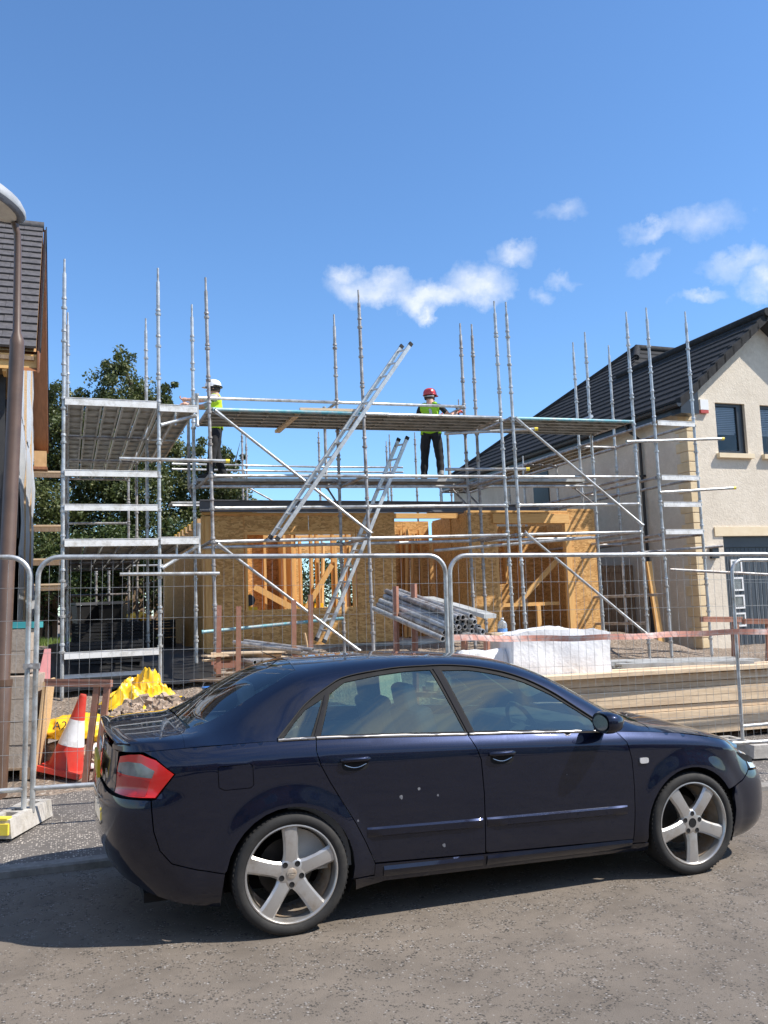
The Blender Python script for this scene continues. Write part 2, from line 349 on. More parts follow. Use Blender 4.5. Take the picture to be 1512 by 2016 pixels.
# oriented strand board: overlapping flakes in three directions
def osb(name, tone=1.0):
    k = nodemat(name); k.b.inputs['Roughness'].default_value = .6; k.b.inputs['Specular IOR Level'].default_value = .35
    oi = k.N.new('ShaderNodeObjectInfo'); va = k.N.new('ShaderNodeVectorMath'); va.operation = 'ADD'
    k.L.new(k.tc.outputs['Object'], va.inputs[0]); k.L.new(k.m('MULTIPLY', oi.outputs['Random'], 21), va.inputs[1])
    vals = []
    for r, s in ((.5, 1), (-.35, 1.25), (1.35, .9)):
        v = k.map((13*s, 40*s, 30*s), (0, r*1.6, r*.3), va.outputs[0])
        sepc = k.N.new('ShaderNodeSeparateColor'); k.L.new(k.vor(1.0, 'F1', 'Color', v), sepc.inputs[0]); vals.append(sepc)
    a = k.m('GREATER_THAN', vals[2].outputs[1], .5)
    t = k.N.new('ShaderNodeMix'); k.L.new(a, t.inputs[0]); k.L.new(vals[0].outputs[0], t.inputs[2]); k.L.new(vals[1].outputs[0], t.inputs[3])
    v = k.m('ADD', k.m('MULTIPLY', t.outputs[0], .7), k.m('MULTIPLY', k.nz(3, 5, .6, va.outputs[0]), .45))
    T = lambda c: tuple(x*tone for x in c)
    c = k.ramp(v, [(.2, T((.32, .165, .05))), (.42, T((.42, .22, .07))), (.62, T((.5, .275, .093))), (.88, T((.57, .335, .125)))])
    k.L.new(c, k.b.inputs['Base Color']); k.bump(v, .003)
osb('osb', 1.24); osb('osb_inner', 1.32)
k = nodemat('grass_blade'); k.b.inputs['Roughness'].default_value = .8
oi = k.nz(3, 4); k.L.new(k.ramp(oi, [(.3, (.07, .13, .02)), (.7, (.17, .24, .05))]), k.b.inputs['Base Color'])
def leafmat(name, a, b_, cc):
    k = nodemat(name); k.b.inputs['Roughness'].default_value = .5
    at = k.N.new('ShaderNodeAttribute'); at.attribute_name = 'tone'
    k.L.new(k.ramp(at.outputs['Fac'], [(0, a), (.55, b_), (1, cc)]), k.b.inputs['Base Color'])
    tr = k.N.new('ShaderNodeBsdfTranslucent'); tr.inputs['Color'].default_value = (*[x*1.3 for x in b_], 1)
    mx = k.N.new('ShaderNodeMixShader'); mx.inputs[0].default_value = .22
    k.L.new(k.b.outputs[0], mx.inputs[1]); k.L.new(tr.outputs[0], mx.inputs[2]); k.L.new(mx.outputs[0], k.N['Material Output'].inputs[0])
leafmat('leaf', (.036, .052, .014), (.088, .112, .032), (.185, .19, .07))
leafmat('leaf_hedge', (.025, .045, .012), (.05, .08, .02), (.09, .12, .03))
def glassmat(name, tint, ior=1.5, extra=0.0, rough=0.0, gcol=(1, 1, 1)):
    m = bpy.data.materials.new(name); m.use_nodes = True; MATS[name] = m; N = m.node_tree.nodes; L = m.node_tree.links
    N.remove(N['Principled BSDF']); tr = N.new('ShaderNodeBsdfTransparent'); tr.inputs[0].default_value = (*tint, 1)
    gl = N.new('ShaderNodeBsdfGlossy'); gl.inputs['Roughness'].default_value = rough; gl.inputs['Color'].default_value = (*gcol, 1)
    fr = N.new('ShaderNodeFresnel'); fr.inputs[0].default_value = ior
    ad = N.new('ShaderNodeMath'); ad.inputs[1].default_value = extra; ad.use_clamp = True; L.new(fr.outputs[0], ad.inputs[0])
    mx = N.new('ShaderNodeMixShader'); L.new(ad.outputs[0], mx.inputs[0]); L.new(tr.outputs[0], mx.inputs[1]); L.new(gl.outputs[0], mx.inputs[2])
    L.new(mx.outputs[0], N['Material Output'].inputs[0])
glassmat('car_glass', (.6, .78, .68), 1.5, .15, gcol=(.9, .97, .86))
glassmat('car_glass_rear', (.6, .72, .69), 1.5, .07)
glassmat('house_glass', (.86, .88, .9), 1.5, .0)
glassmat('film', (.93, .93, .93), 1.4, .05)
# car paint: dark metallic blue under clear coat, faint dust
k = nodemat('car_paint')
k.b.inputs['Metallic'].default_value = .6; k.b.inputs['Specular IOR Level'].default_value = .05; k.b.inputs['Roughness'].default_value = .33; k.b.inputs['Coat Weight'].default_value = 1; k.b.inputs['Coat Roughness'].default_value = .02
fl = k.vor(900, 'F1', 'Color'); sepc = k.N.new('ShaderNodeSeparateColor'); k.L.new(fl, sepc.inputs[0])
c = k.mix(sepc.outputs[0], (.0045, .0065, .0165), (.0098, .0145, .037))
sx = k.N.new('ShaderNodeSeparateXYZ'); k.L.new(k.tc.outputs['Object'], sx.inputs[0])
low = k.ramp(sx.outputs['Z'], [(.15, (1, 1, 1)), (.62, (0, 0, 0))])
dust = k.m('MULTIPLY', k.m('ADD', k.m('MULTIPLY', low, .06), .006), k.ramp(k.nz(2.2, 7, .7), [(.3, (.25, .25, .25)), (.7, (1, 1, 1))]))
c = k.mix(dust, c, (.17, .155, .135)); k.L.new(c, k.b.inputs['Base Color'])
rg = k.m('ADD', k.m('MULTIPLY', dust, .9), .015); k.L.new(rg, k.b.inputs['Coat Roughness'])
mat('trim_black', (.012, .012, .013), (.02, .02, .021), 9, .65, spec=.12)
mat('gap_black', (.004, .004, .005), rough=.9)
mat('trim_grey', (.035, .034, .033), rough=.7, spec=.1)
mat('belt_metal', (.3, .29, .28), rough=.35, metal=.8)
mat('chrome', (.62, .61, .58), rough=.22, metal=1)
mat('pillar_satin', (.022, .022, .025), rough=.75, spec=.08)
mat('tyre', (.012, .0115, .011), (.022, .021, .02), 9, .8, 0, .0008, 80, dirt=(.04, .036, .031), dscale=5)
mat('alloy', (.5, .49, .475), (.6, .59, .575), 6, .34, .75, rvar=.08, dirt=(.4, .36, .31), dscale=6)
mat('alloy_dirty', (.36, .28, .2), (.5, .44, .37), 8, .5, .5, dirt=(.4, .25, .14), dscale=5)
mat('brake', (.03, .028, .026), (.055, .05, .045), 9, .5, .6)
mat('lamp_red', (.6, .012, .008), rough=.25, coat=.6)
mat('lamp_red_dark', (.4, .008, .008), rough=.25, coat=.6)
mat('lamp_smoke', (.1, .1, .11), (.2, .2, .21), 10, .2, .3, coat=1)
mat('lamp_clear', (.62, .63, .64), (.75, .75, .75), 14, .15, .4, coat=1)
mat('interior_light', (.42, .43, .41), (.5, .5, .48), 5, .8)
mat('interior_dark', (.03, .03, .032), (.05, .05, .05), 5, .75)
mat('plate_yellow', (.72, .5, .02), rough=.4)
mat('scuff', (.1, .105, .125), (.19, .195, .21), 40, .6)

# ------------------------------------------------------------------ ground, road, pavement
def sheet(name, pts, z, m, frame, kind='structure', sub=1):
    b = MB(); b.add([(x, y, z) for x, y in pts], [tuple(range(len(pts)))])
    o = b.build(name, m, frame=frame); o['kind'] = kind; return o
sheet('ground', [(-900, -900), (900, -900), (900, 900), (-900, 900)], -.12, 'far_ground', WORLD)
sheet('road', [(-160, -9), (160, -9), (160, .885), (-160, .885)], 0, 'asphalt', CAR)
def road_strip():
    o = sheet('pavement', [(-160, -12.5), (160, -12.5), (160, -9.1), (-160, -9.1)], .06, 'pavement_asphalt', CAR)
road_strip()
KZ = .055
kb = MB()
for i in range(-9, 12):                                  # kerb stones, each about 0.9 m
    x0 = i*.915+.2
    kb = MB(); dz = random.uniform(-.002, .002)
    prof = [(.885, -.1), (.885, KZ-.014+dz), (.898, KZ+dz), (1.01, KZ+dz), (1.01, -.1)]
    n = len(prof); vs = [(x0, y, z) for y, z in prof] + [(x0+.909, y, z) for y, z in prof]
    kb.add(vs, [tuple(range(n)), tuple(range(n, 2*n))[::-1]] + [(j, n+j, n+(j+1) % n, (j+1) % n) for j in range(n)])
    if i == -9:
        kerb = kb.build('kerb', 'kerb_concrete', frame=CAR, fix=True); kerb['kind'] = 'structure'
    else:
        kb.build('kerb_stone', 'kerb_concrete', kerb, fix=True)
def pave_z(y): return .05 + .028*(y-1.01) if y < 3 else .1057
pm = MB()
ys = [1.01, 1.5, 2.0, 2.5, 3.0, 3.3]
pm.v = [Vector((x, y, pave_z(y))) for y in ys for x in (-160, -20, 20, 160)]
pm.f = [(j*4+i, j*4+i+1, j*4+i+5, j*4+i+4) for j in range(len(ys)-1) for i in range(3)]; pm.m = [0]*len(pm.f)
pm.build('pavement', 'pavement_asphalt', frame=CAR)['kind'] = 'structure'
def lerp_tab(t, x):
    if x <= t[0][0]: return t[0][1]
    for (a, p), (b, q) in zip(t, t[1:]):
        if x <= b:
            u = (x-a)/(b-a); return p+(q-p)*u
    return t[-1][1]
def sm(t, a, b):
    t = min(1, max(0, (t-a)/(b-a))); return t*t*(3-2*t)
G1 = [(-5.2, .085), (-4.4, .12), (-3, .28), (-1.6, .44), (0, .6), (1.2, .85), (2, 1.0), (10, 1.05), (30, 1.3), (60, 1.5)]
G2 = [(-5.2, .085), (-4.4, .11), (-3, .22), (0, .5), (1.5, .62), (2.2, .64), (60, .7)]
def GZ(a, b, rough=True):
    """site height at plot coordinates a (along the road) and b (away from it)"""
    w = sm(a, 8.9, 9.8); z = lerp_tab(G1, b)*(1-w) + lerp_tab(G2, b)*w
    if rough: z += (mnoise.noise(Vector((a*.8, b*.8, 3)))*.07 + mnoise.noise(Vector((a*2.7, b*2.7, 9)))*.035)*sm(b, -4.9, -4.0)
    return z - TILT*a*(1-sm(b, -5, 0))
tm = MB(); A = [-60, -30, -15] + [-9+.22*i for i in range(110)] + [18, 25, 40, 80]; B = [-4.45+.22*i for i in range(46)] + [6, 7, 8, 10, 12, 15, 20, 30, 60]
tm.v = [Vector((a, b, GZ(a, b))) for b in B for a in A]; na = len(A)
tm.f = [(j*na+i, j*na+i+1, (j+1)*na+i+1, (j+1)*na+i) for j in range(len(B)-1) for i in range(na-1)]; tm.m = [0]*len(tm.f)
tm.build('terrain', 'earth', frame=SITE, smooth=60)['kind'] = 'structure'
# ------------------------------------------------------------------ the parked saloon
def build_car():
    root = thing('parked_car', 'dark blue four-door saloon with silver five-spoke wheels parked at the kerb', 'car', (1.3, 0, 0), CAR)
    def crv(t, x):                                        # smooth (monotone cubic) table lookup
        n = len(t)
        if x <= t[0][0]: return t[0][1]
        if x >= t[-1][0]: return t[-1][1]
        i = 0
        while t[i+1][0] < x: i += 1
        def sl(j):
            if j <= 0: return (t[1][1]-t[0][1])/(t[1][0]-t[0][0])
            if j >= n-1: return (t[-1][1]-t[-2][1])/(t[-1][0]-t[-2][0])
            a = (t[j][1]-t[j-1][1])/(t[j][0]-t[j-1][0]); b = (t[j+1][1]-t[j][1])/(t[j+1][0]-t[j][0])
            return 0 if a*b <= 0 else 2*a*b/(a+b)
        h = t[i+1][0]-t[i][0]; u = (x-t[i][0])/h; m0, m1 = sl(i)*h, sl(i+1)*h
        return (2*u**3-3*u*u+1)*t[i][1] + (u**3-2*u*u+u)*m0 + (3*u*u-2*u**3)*t[i+1][1] + (u**3-u*u)*m1
    # plan outline of the widest part, from the middle of the tail round the side to the middle of the nose
    ctl = [(-.992, 0), (-.985, .25), (-.965, .46), (-.93, .61), (-.875, .71), (-.78, .785), (-.62, .832), (-.38, .858), (0, .869), (.5, .877), (1.2, .881), (2.0, .879), (2.6, .872),
           (2.92, .858), (3.12, .83), (3.27, .78), (3.38, .70), (3.46, .58), (3.515, .40), (3.54, .2), (3.548, 0)]
    pts = []
    for i in range(len(ctl)-1):
        p0 = Vector(ctl[max(i-1, 0)]); p1 = Vector(ctl[i]); p2 = Vector(ctl[i+1]); p3 = Vector(ctl[min(i+2, len(ctl)-1)])
        if i == 0: p0 = Vector((p2.x, -p2.y))
        if i == len(ctl)-2: p3 = Vector((p1.x, -p1.y))
        for q in range(10):
            t = q/10; d1 = (p2-p0)/2*1.0; d2 = (p3-p1)/2
            w = (p2-p1).length; d1 = (p2-p0).normalized()*w; d2 = (p3-p1).normalized()*w
            pts.append((2*t**3-3*t*t+1)*p1 + (t**3-2*t*t+t)*d1 + (3*t*t-2*t**3)*p2 + (t**3-t*t)*d2)
    pts.append(Vector(ctl[-1]))
    arc = [0]
    for a, b in zip(pts, pts[1:]): arc.append(arc[-1]+(b-a).length)
    LEN = arc[-1]
    import bisect
    def plan(s):
        s = min(max(s, 0), LEN-1e-6); i = max(0, bisect.bisect_right(arc, s)-1); i = min(i, len(pts)-2)
        u = (s-arc[i])/(arc[i+1]-arc[i]); p = pts[i].lerp(pts[i+1], u)
        j0, j1 = max(i-1, 0), min(i+2, len(pts)-1); t = (pts[j1]-pts[j0]).normalized()
        return p, Vector((-t.y, t.x))                     # outward normal
    # s coordinate at a given x along the flank
    flank = [(plan(k*LEN/800)[0].x, k*LEN/800) for k in range(801)]
    def s_of_x(x):
        lo, hi = 0, 800
        xs = flank
        if x <= xs[0][0]: return 0
        if x >= xs[-1][0]: return LEN
        while hi-lo > 1:
            mid = (lo+hi)//2
            if xs[mid][0] < x: lo = mid
            else: hi = mid
        u = (x-xs[lo][0])/max(1e-9, xs[hi][0]-xs[lo][0]); return xs[lo][1]+(xs[hi][1]-xs[lo][1])*u
    ZB = [(-1, .985), (-.9, .99), (-.7, 1.003), (-.4, 1.014), (-.07, 1.016), (1.09, .975), (2.14, .924), (2.45, .9), (2.75, .865), (3.0, .81), (3.2, .755), (3.4, .69), (3.55, .66)]
    ZC = [(-1, .87), (-.68, .9), (-.39, .91), (.14, .907), (1.09, .884), (2.19, .835), (2.82, .79), (3.2, .71), (3.5, .62)]
    DS = [(.12, .13), (.17, .085), (.22, .045), (.28, .022), (.36, .012), (.5, .004), (.66, 0), (.8, .001), (.92, .002)]
    DR = [(.12, .3), (.2, .19), (.3, .1), (.4, .045), (.5, .012), (.6, 0), (.7, .002), (.755, .012), (.79, .035), (.86, .042), (.95, .05), (1.02, .052)]
    DF = [(.12, .2), (.17, .09), (.24, .03), (.32, .006), (.42, 0), (.52, .006), (.58, .03), (.63, .065), (.69, .12), (.75, .2), (.8, .27)]
    WH = [(0, .318), (2.65, .318)]
    def F(s, z):
        p, n = plan(s); x = p.x
        wr = sm(-x, .5, .9); wf = sm(x, 2.95, 3.4)
        zc, zb = crv(ZC, x), crv(ZB, x)
        d = crv(DS, z*(.9/zc) if z > .7 else z)
        if z > zc: t = (z-zc)/max(.02, zb-zc); d = .003 + .052*t**1.55
        elif z > zc-.05: d = .0015+.0015*sm(z, zc-.05, zc)
        d = d*(1-wr)*(1-wf) + crv(DR, z)*wr + crv(DF, z)*wf
        for wx, wz in WH:                                  # flared arches
            r = hypot(x-wx, z-wz)
            if r < .5: d -= .017*sm(-r, -.475, -.36) * (1 if z > .15 else 0)
        q = p - n*d
        return Vector((q.x, q.y, z))
    # belt curve by x for the upper body
    belt = []
    for kx in range(0, 401):
        s = kx*LEN/400; x = plan(s)[0].x; v = F(s, crv(ZB, x)); belt.append((v.x, v.y, v.z))
    belt.sort()
    def belt_at(x):
        for a, b in zip(belt, belt[1:]):
            if b[0] >= x:
                u = (x-a[0])/max(1e-6, b[0]-a[0]); u = min(max(u, 0), 1); return a[1]+(b[1]-a[1])*u, a[2]+(b[2]-a[2])*u
        return belt[-1][1], belt[-1][2]
    ZT = [(-.95, 1.062), (-.85, 1.085), (-.7, 1.098), (-.56, 1.105), (-.5, 1.13), (-.286, 1.262), (-.026, 1.382), (.175, 1.424), (.665, 1.445), (1.1, 1.432), (1.4, 1.408), (1.6, 1.378), (1.733, 1.345), (2.016, 1.225), (2.264, 1.09), (2.42, 1.0), (2.5, .978), (2.7, .945), (3.0, .87), (3.2, .80), (3.36, .735), (3.46, .68)]
    YE = [(-.95, .70), (-.56, .70), (-.42, .655), (-.3, .625), (-.086, .59), (.157, .57), (.4, .55), (.8, .55), (1.2, .562), (1.5, .585), (1.75, .618), (2.0, .66), (2.2, .70), (2.42, .73), (2.7, .71), (3.1, .64), (3.3, .56), (3.5, .45)]
    ZE = [(-.95, 1.03), (-.85, 1.043), (-.7, 1.052), (-.56, 1.055), (-.42, 1.075), (-.3, 1.12), (-.086, 1.24), (.157, 1.352), (.4, 1.394), (.8, 1.414), (1.2, 1.402), (1.5, 1.358), (1.75, 1.27), (2.0, 1.13), (2.2, 1.01), (2.36, .945), (2.5, .925), (2.7, .9), (3.0, .835), (3.2, .775), (3.36, .715), (3.5, .67)]
    NS = 25
    seccache = {}
    def section(x):
        key = round(x*500)
        if key in seccache: return seccache[key]
        yb, zb = belt_at(x); ye, ze, zt = crv(YE, x), crv(ZE, x), crv(ZT, x)
        ye = min(ye, yb*.97); raw = []
        gh = sm(ze-zb, .05, .2)
        for i in range(9):
            t = i/8; raw.append((yb+(ye-yb)*t + gh*.018*t*(1-t), zb+(ze-zb)*t))
        for i in range(1, 9):
            t = i/8; y = ye*(1-t); raw.append((y, zt-(zt-ze)*(y/ye)**2))
        for _ in range(3):                                 # round the cantrail
            raw = [raw[0]] + [((a[0]+2*b[0]+c[0])/4, (a[1]+2*b[1]+c[1])/4) for a, b, c in zip(raw, raw[1:], raw[2:])] + [raw[-1]]
        seccache[key] = raw
        return raw
    NSEC = 16
    def P(x, s):
        a = section(x); t = min(max(s, 0), 1)*NSEC; i = min(int(t), NSEC-1); u = t-i
        x0 = math.floor(x*500)/500
        def at(sec):
            p, q = sec[i], sec[i+1]; return Vector((p[0]+(q[0]-p[0])*u, p[1]+(q[1]-p[1])*u))
        p = at(a); return Vector((x, p.x, p.y))
    def s_of_z(x, z):
        sec = section(x)
        for i in range(NSEC):
            if sec[i+1][1] >= z: return (i+min(1, max(0, (z-sec[i][1])/max(1e-6, sec[i+1][1]-sec[i][1]))))/NSEC
        return 1
    # ---- panels: a polygon in surface coordinates, triangulated and laid on the surface
    def densify(poly, step):
        out = []
        for a, b in zip(poly, poly[1:]+poly[:1]):
            a, b = Vector(a), Vector(b); n = max(1, int((b-a).length/step))
            out += [a.lerp(b, i/n) for i in range(n)]
        return out
    def offset(poly, d):
        n = len(poly); ar = sum(poly[i].x*poly[(i+1) % n].y-poly[(i+1) % n].x*poly[i].y for i in range(n)); sg = 1 if ar > 0 else -1
        out = []
        for i in range(n):
            e1 = (poly[i]-poly[i-1]); e2 = (poly[(i+1) % n]-poly[i])
            n1 = Vector((-e1.y, e1.x)).normalized()*sg; n2 = Vector((-e2.y, e2.x)).normalized()*sg
            m = n1+n2; m = m/max(.4, m.dot(n1)) if m.length > 1e-6 else n1
            out.append(poly[i]+m*d)
        return out
    def inside(p, poly):
        c = False; j = len(poly)-1
        for i in range(len(poly)):
            a, b = poly[i], poly[j]
            if (a.y > p.y) != (b.y > p.y) and p.x < (b.x-a.x)*(p.y-a.y)/(b.y-a.y)+a.x: c = not c
            j = i
        return c
    def panel(name, polys, surf, m, parent, step=.03, gap=.0022, lift=0, lip=.014, hs=(), scale=(1, 1), sides=(1, -1), smooth_all=True, nm=None, thick=False):
        """polys[0] outline, the rest holes; returns the object per side"""
        loops = []
        for i, pl in enumerate(polys):
            q = [Vector((p[0]*scale[0], p[1]*scale[1])) for p in pl]
            q = densify(q, step)
            q = offset(q, gap if i == 0 else -gap); loops.append(q)
        xs = [p.x for p in loops[0]]; ysv = [p.y for p in loops[0]]
        vs, es = [], []
        for q in loops:
            n0 = len(vs); vs += q; es += [(n0+i, n0+(i+1) % len(q)) for i in range(len(q))]
        gx = int((max(xs)-min(xs))/step)+1; gy = int((max(ysv)-min(ysv))/step)+1
        rows = [min(ysv)+(j+.5)*step for j in range(gy)] + list(hs)
        for y in rows:
            for i in range(gx):
                p = Vector((min(xs)+(i+.5)*step, y))
                if inside(p, loops[0]) and not any(inside(p, h) for h in loops[1:]):
                    if min((p-e).length for q in loops for e in q) > step*.45: vs.append(p)
        r = delaunay_2d_cdt(vs, es, [], 0, 1e-6); V, E_, T = r[0], r[1], r[2]
        tris = []
        for t in T:
            c = sum((V[i] for i in t), Vector((0, 0)))/len(t)
            if inside(c, loops[0]) and not any(inside(c, h) for h in loops[1:]): tris.append(tuple(t))
        cnt = {}
        for t in tris:
            for i in range(3):
                e = (t[i], t[(i+1) % 3]); cnt[frozenset(e)] = None if frozenset(e) in cnt else e
        bedges = [e for e in cnt.values() if e]
        P3 = [surf(p.x/scale[0], p.y/scale[1]) for p in V]
        nrm = [Vector((0, 0, 0)) for _ in V]
        for t in tris:
            a, b, c = (P3[i] for i in t); nn = (b-a).cross(c-a)
            for i in t: nrm[i] += nn
        ctr = sum((P3[i] for t in tris for i in t), Vector((0, 0, 0)))/max(1, 3*len(tris)); out_dir = Vector((0, 1, .3)) if ctr.y > .25 else Vector((0, 0, 1))
        flip = sum(n.dot(nm or out_dir) for n in nrm) < 0
        nrm = [(-n if flip else n).normalized() for n in nrm]
        if flip: tris = [t[::-1] for t in tris]; bedges = [(b, a) for a, b in bedges]
        objs = []
        for sd in sides:
            b = MB(); b.v = [Vector((p.x, p.y, p.z))+n*lift for p, n in zip(P3, nrm)]
            used = len(b.v); b.f = list(tris); b.m = [0]*len(tris)
            mp = {}
            for a_, c_ in bedges:
                for i in (a_, c_):
                    if i not in mp:
                        k0 = len(b.v); b.v += [b.v[i].copy(), b.v[i]-nrm[i]*lip]; mp[i] = (k0, k0+1)
                (u0, u1), (w0, w1) = mp[a_], mp[c_]; b.f.append((u0, u1, w1, w0)); b.m.append(0)
            # flank side +y is the left of the car: mirror for the right
            if sd == 1: b.v = [Vector((p.x, -p.y, p.z)) for p in b.v]; b.f = [f[::-1] for f in b.f]
            # drop unused verts
            o = b.build(name, m, parent, smooth=50); objs.append(o)
        return objs
    fl = lambda x, z: (s_of_x(x), z)                       # flank coordinates
    def FX(pl): return [fl(x, z) for x, z in pl]
    def arch(cx, r, a0, a1, n=16): return [(cx+r*cos(rad(a0+(a1-a0)*i/n)), .318+r*sin(rad(a0+(a1-a0)*i/n))) for i in range(n+1)]
    bl = lambda x: crv(ZB, x)
    Rr = .352
    # door, wing and quarter outlines (x forward of the rear axle, z up)
    rdoor = [(.155, bl(.155)), (.146, .95), (.165, .88), (.219, .78), (.29, .665), (.363, .548), (.42, .44), (.478, .318), (1.162, .296), (1.16, .45), (1.157, .642), (1.145, .83), (1.12, .9), (1.085, bl(1.085))]
    fdoor = [(1.085, bl(1.085)), (1.12, .9), (1.145, .83), (1.157, .642), (1.16, .45), (1.162, .296), (2.198, .262), (2.208, .45), (2.208, .581), (2.2, .75), (2.175, .86), (2.125, bl(2.125))]
    a_in = math.degrees(math.asin((.262-.318)/Rr))
    wing = [(2.125, bl(2.125)), (2.175, .86), (2.2, .75), (2.208, .581), (2.208, .45), (2.198, .262), (2.195, .235)] + [(2.65-.352*1.0, .235)] + arch(2.65, Rr, 180-a_in+0, 32) + [(3.02, .52), (3.1, .545), (3.2, .6), (3.235, .66), (3.24, crv(ZB, 3.24)-.02), (3.1, bl(3.1)), (2.9, bl(2.9)), (2.6, bl(2.6)), (2.35, bl(2.35))]
    quarter = [(.155, bl(.155)), (.146, .95), (.165, .88), (.219, .78), (.29, .665), (.363, .548), (.42, .44), (.478, .318), (.478, .25), (Rr-.012, .25)] + arch(0, Rr, -11, 171)[0:] + [(-.36, .36), (-.5, .39), (-.63, .43), (-.69, .5), (-.72, .6), (-.735, .755), (-.713, .76), (-.617, .882), (-.72, .96), (-.80, bl(-.8)), (-.6, bl(-.6)), (-.3, bl(-.3)), (-.07, bl(-.07))]
    sill = [(.36, .245), (.478, .245), (.478, .312), (1.162, .29), (2.198, .256), (2.198, .23), (2.31, .23), (2.33, .17), (2.0, .178), (1.2, .195), (.55, .205), (.38, .17)]
    hs = ()
    # flank body panels
    step = .032
    q_ = panel('rear_quarter_panel', [FX(quarter), FX(arch(0, .0, 0, 360))[:0] or FX([(-.396, .9), (-.385, .907), (-.225, .912), (-.211, .9), (-.206, .8), (-.222, .787), (-.36, .785), (-.39, .8)])], F, 'car_paint', root, .021)
    panel('fuel_flap', [FX([(-.396, .9), (-.385, .907), (-.225, .912), (-.211, .9), (-.206, .8), (-.222, .787), (-.36, .785), (-.39, .8)])], F, 'car_paint', root, .03, gap=.0015, sides=(1,))
    panel('sill_panel', [FX(sill)], F, 'car_paint', root, .03, gap=.001)
    rd = panel('rear_door', [FX(rdoor)], F, 'car_paint', root, step, gap=.003)
    fd = panel('front_door', [FX(fdoor)], F, 'car_paint', root, step, gap=.003)
    panel('front_wing', [FX(wing)], F, 'car_paint', root, .021)
    # bumpers wrap round the ends
    sx = s_of_x
    rb = [(sx(-.358), .358), (sx(-.5), .388), (sx(-.63), .428), (sx(-.69), .498), (sx(-.722), .6), (sx(-.738), .755), (sx(-.8), .757), (sx(-.9), .76), (.3, .775), (0, .775), (0, .40), (.25, .39), (.5, .36), (sx(-.9), .31), (sx(-.75), .255), (sx(-.6), .215), (sx(-.45), .185), (sx(-.375), .17), (sx(-.372), .25)]
    panel('rear_bumper', [rb], F, 'car_paint', root, .035, lip=.02, nm=Vector((-.6, .6, 0)))
    tl = [(sx(-.713), .765), (sx(-.622), .882), (sx(-.725), .957), (sx(-.80), .984), (sx(-.875), .98), (.52, .962), (.40, .90), (.42, .775), (sx(-.9), .768), (sx(-.8), .764)]
    tl = [(sx(-.716), .764), (sx(-.62), .882), (sx(-.72), .955), (sx(-.81), .985), (sx(-.88), .98), (sx(-.925), .965), (sx(-.935), .90), (sx(-.93), .775), (sx(-.85), .766)]
    panel('boot_face', [[(sx(-.937), .985), (sx(-.94), .9), (sx(-.935), .775), (.3, .785), (0, .785), (0, 1.0), (.3, .998)]], F, 'car_paint', root, .035, nm=Vector((-1, .2, 0)))
    lamps = panel('tail_lamp', [tl], F, 'lamp_red', root, .03, lift=.004, nm=Vector((-.4, 1, 0)))
    lo_ = [(sx(-.765), .772), (sx(-.755), .80), (sx(-.742), .852), (sx(-.80), .862), (sx(-.93), .872), (sx(-.93), .78), (sx(-.85), .771)]
    up_ = [(sx(-.735), .862), (sx(-.72), .902), (sx(-.80), .94), (sx(-.88), .945), (sx(-.928), .93), (sx(-.93), .88), (sx(-.82), .868)]
    for lp, n_ in ((lamps, 0),):
        for sd, o in zip((1, -1), lamps):
            panel('brake_lens', [lo_], F, 'lamp_red_dark', o, .03, lift=.0065, sides=(sd,), lip=.003, nm=Vector((-.4, 1, 0)))
            panel('indicator_lens', [up_], F, 'lamp_smoke', o, .03, lift=.0065, sides=(sd,), lip=.003, nm=Vector((-.4, 1, 0)))
    fb = [(sx(3.0), .235), (sx(3.01), .37), (sx(2.995), .46), (sx(3.02), .515), (sx(3.1), .54), (sx(3.2), .595), (sx(3.235), .59), (sx(3.3), .585), (sx(3.4), .575), (LEN-.4, .565), (LEN, .565), (LEN, .16), (LEN-.4, .155), (sx(3.4), .15), (sx(3.2), .15), (sx(2.99), .16)]
    panel('front_bumper', [fb], F, 'car_paint', root, .035, lip=.02, nm=Vector((.6, .6, 0)))
    hl = [(sx(3.245), .66), (sx(3.238), .60), (sx(3.3), .592), (sx(3.4), .582), (LEN-.42, .575), (LEN-.40, .64), (sx(3.42), .672), (sx(3.3), .70), (sx(3.25), .715)]
    panel('headlamp', [hl], F, 'lamp_clear', root, .03, lift=.003, nm=Vector((.8, .4, .2)))
    panel('grille', [[(LEN-.37, .57), (LEN, .57), (LEN, .66), (LEN-.37, .655)]], F, 'trim_black', root, .04, nm=Vector((1, .1, 0)))
    # upper body: s runs 0 (belt) to 1 (centre line)
    SC = (1, 1.0)
    def X(pl): return [(x, s_of_z(x, z)) for x, z in pl]
    def xs(tab): return [(x, s) for x, s in tab]
    dlo_top = [(-.066, 1.02), (-.017, 1.062), (.05, 1.122), (.12, 1.184), (.254, 1.265), (.39, 1.324), (.589, 1.353), (.792, 1.368), (1.015, 1.370), (1.205, 1.358), (1.413, 1.322), (1.582, 1.268), (1.745, 1.186), (1.898, 1.081), (2.006, 1.005), (2.12, .932)]
    dlo = [(x, s_of_z(x, z)) for x, z in dlo_top]
    dlo_poly = [(-.066, .0)] + dlo[1:] + [(2.12, 0)]
    def es(x): return .5                                   # cantrail / pillar edge in s
    back_edge = [(-.50, .60), (-.40, .575), (-.2, .56), (0, .56), (.13, .60)]
    wind_edge = [(1.60, .60), (1.75, .57), (2.0, .55), (2.2, .54), (2.36, .53)]
    shell = [(-.56, 0), (-.066, 0)] + dlo[1:] + [(2.12, 0), (2.36, 0), (2.36, .53), (2.2, .54), (2.0, .55), (1.75, .57), (1.60, .60), (1.55, .8), (1.53, 1.0), (.16, 1.0), (.15, .8), (.13, .60), (0, .56), (-.2, .56), (-.40, .575), (-.50, .60), (-.56, .60)]
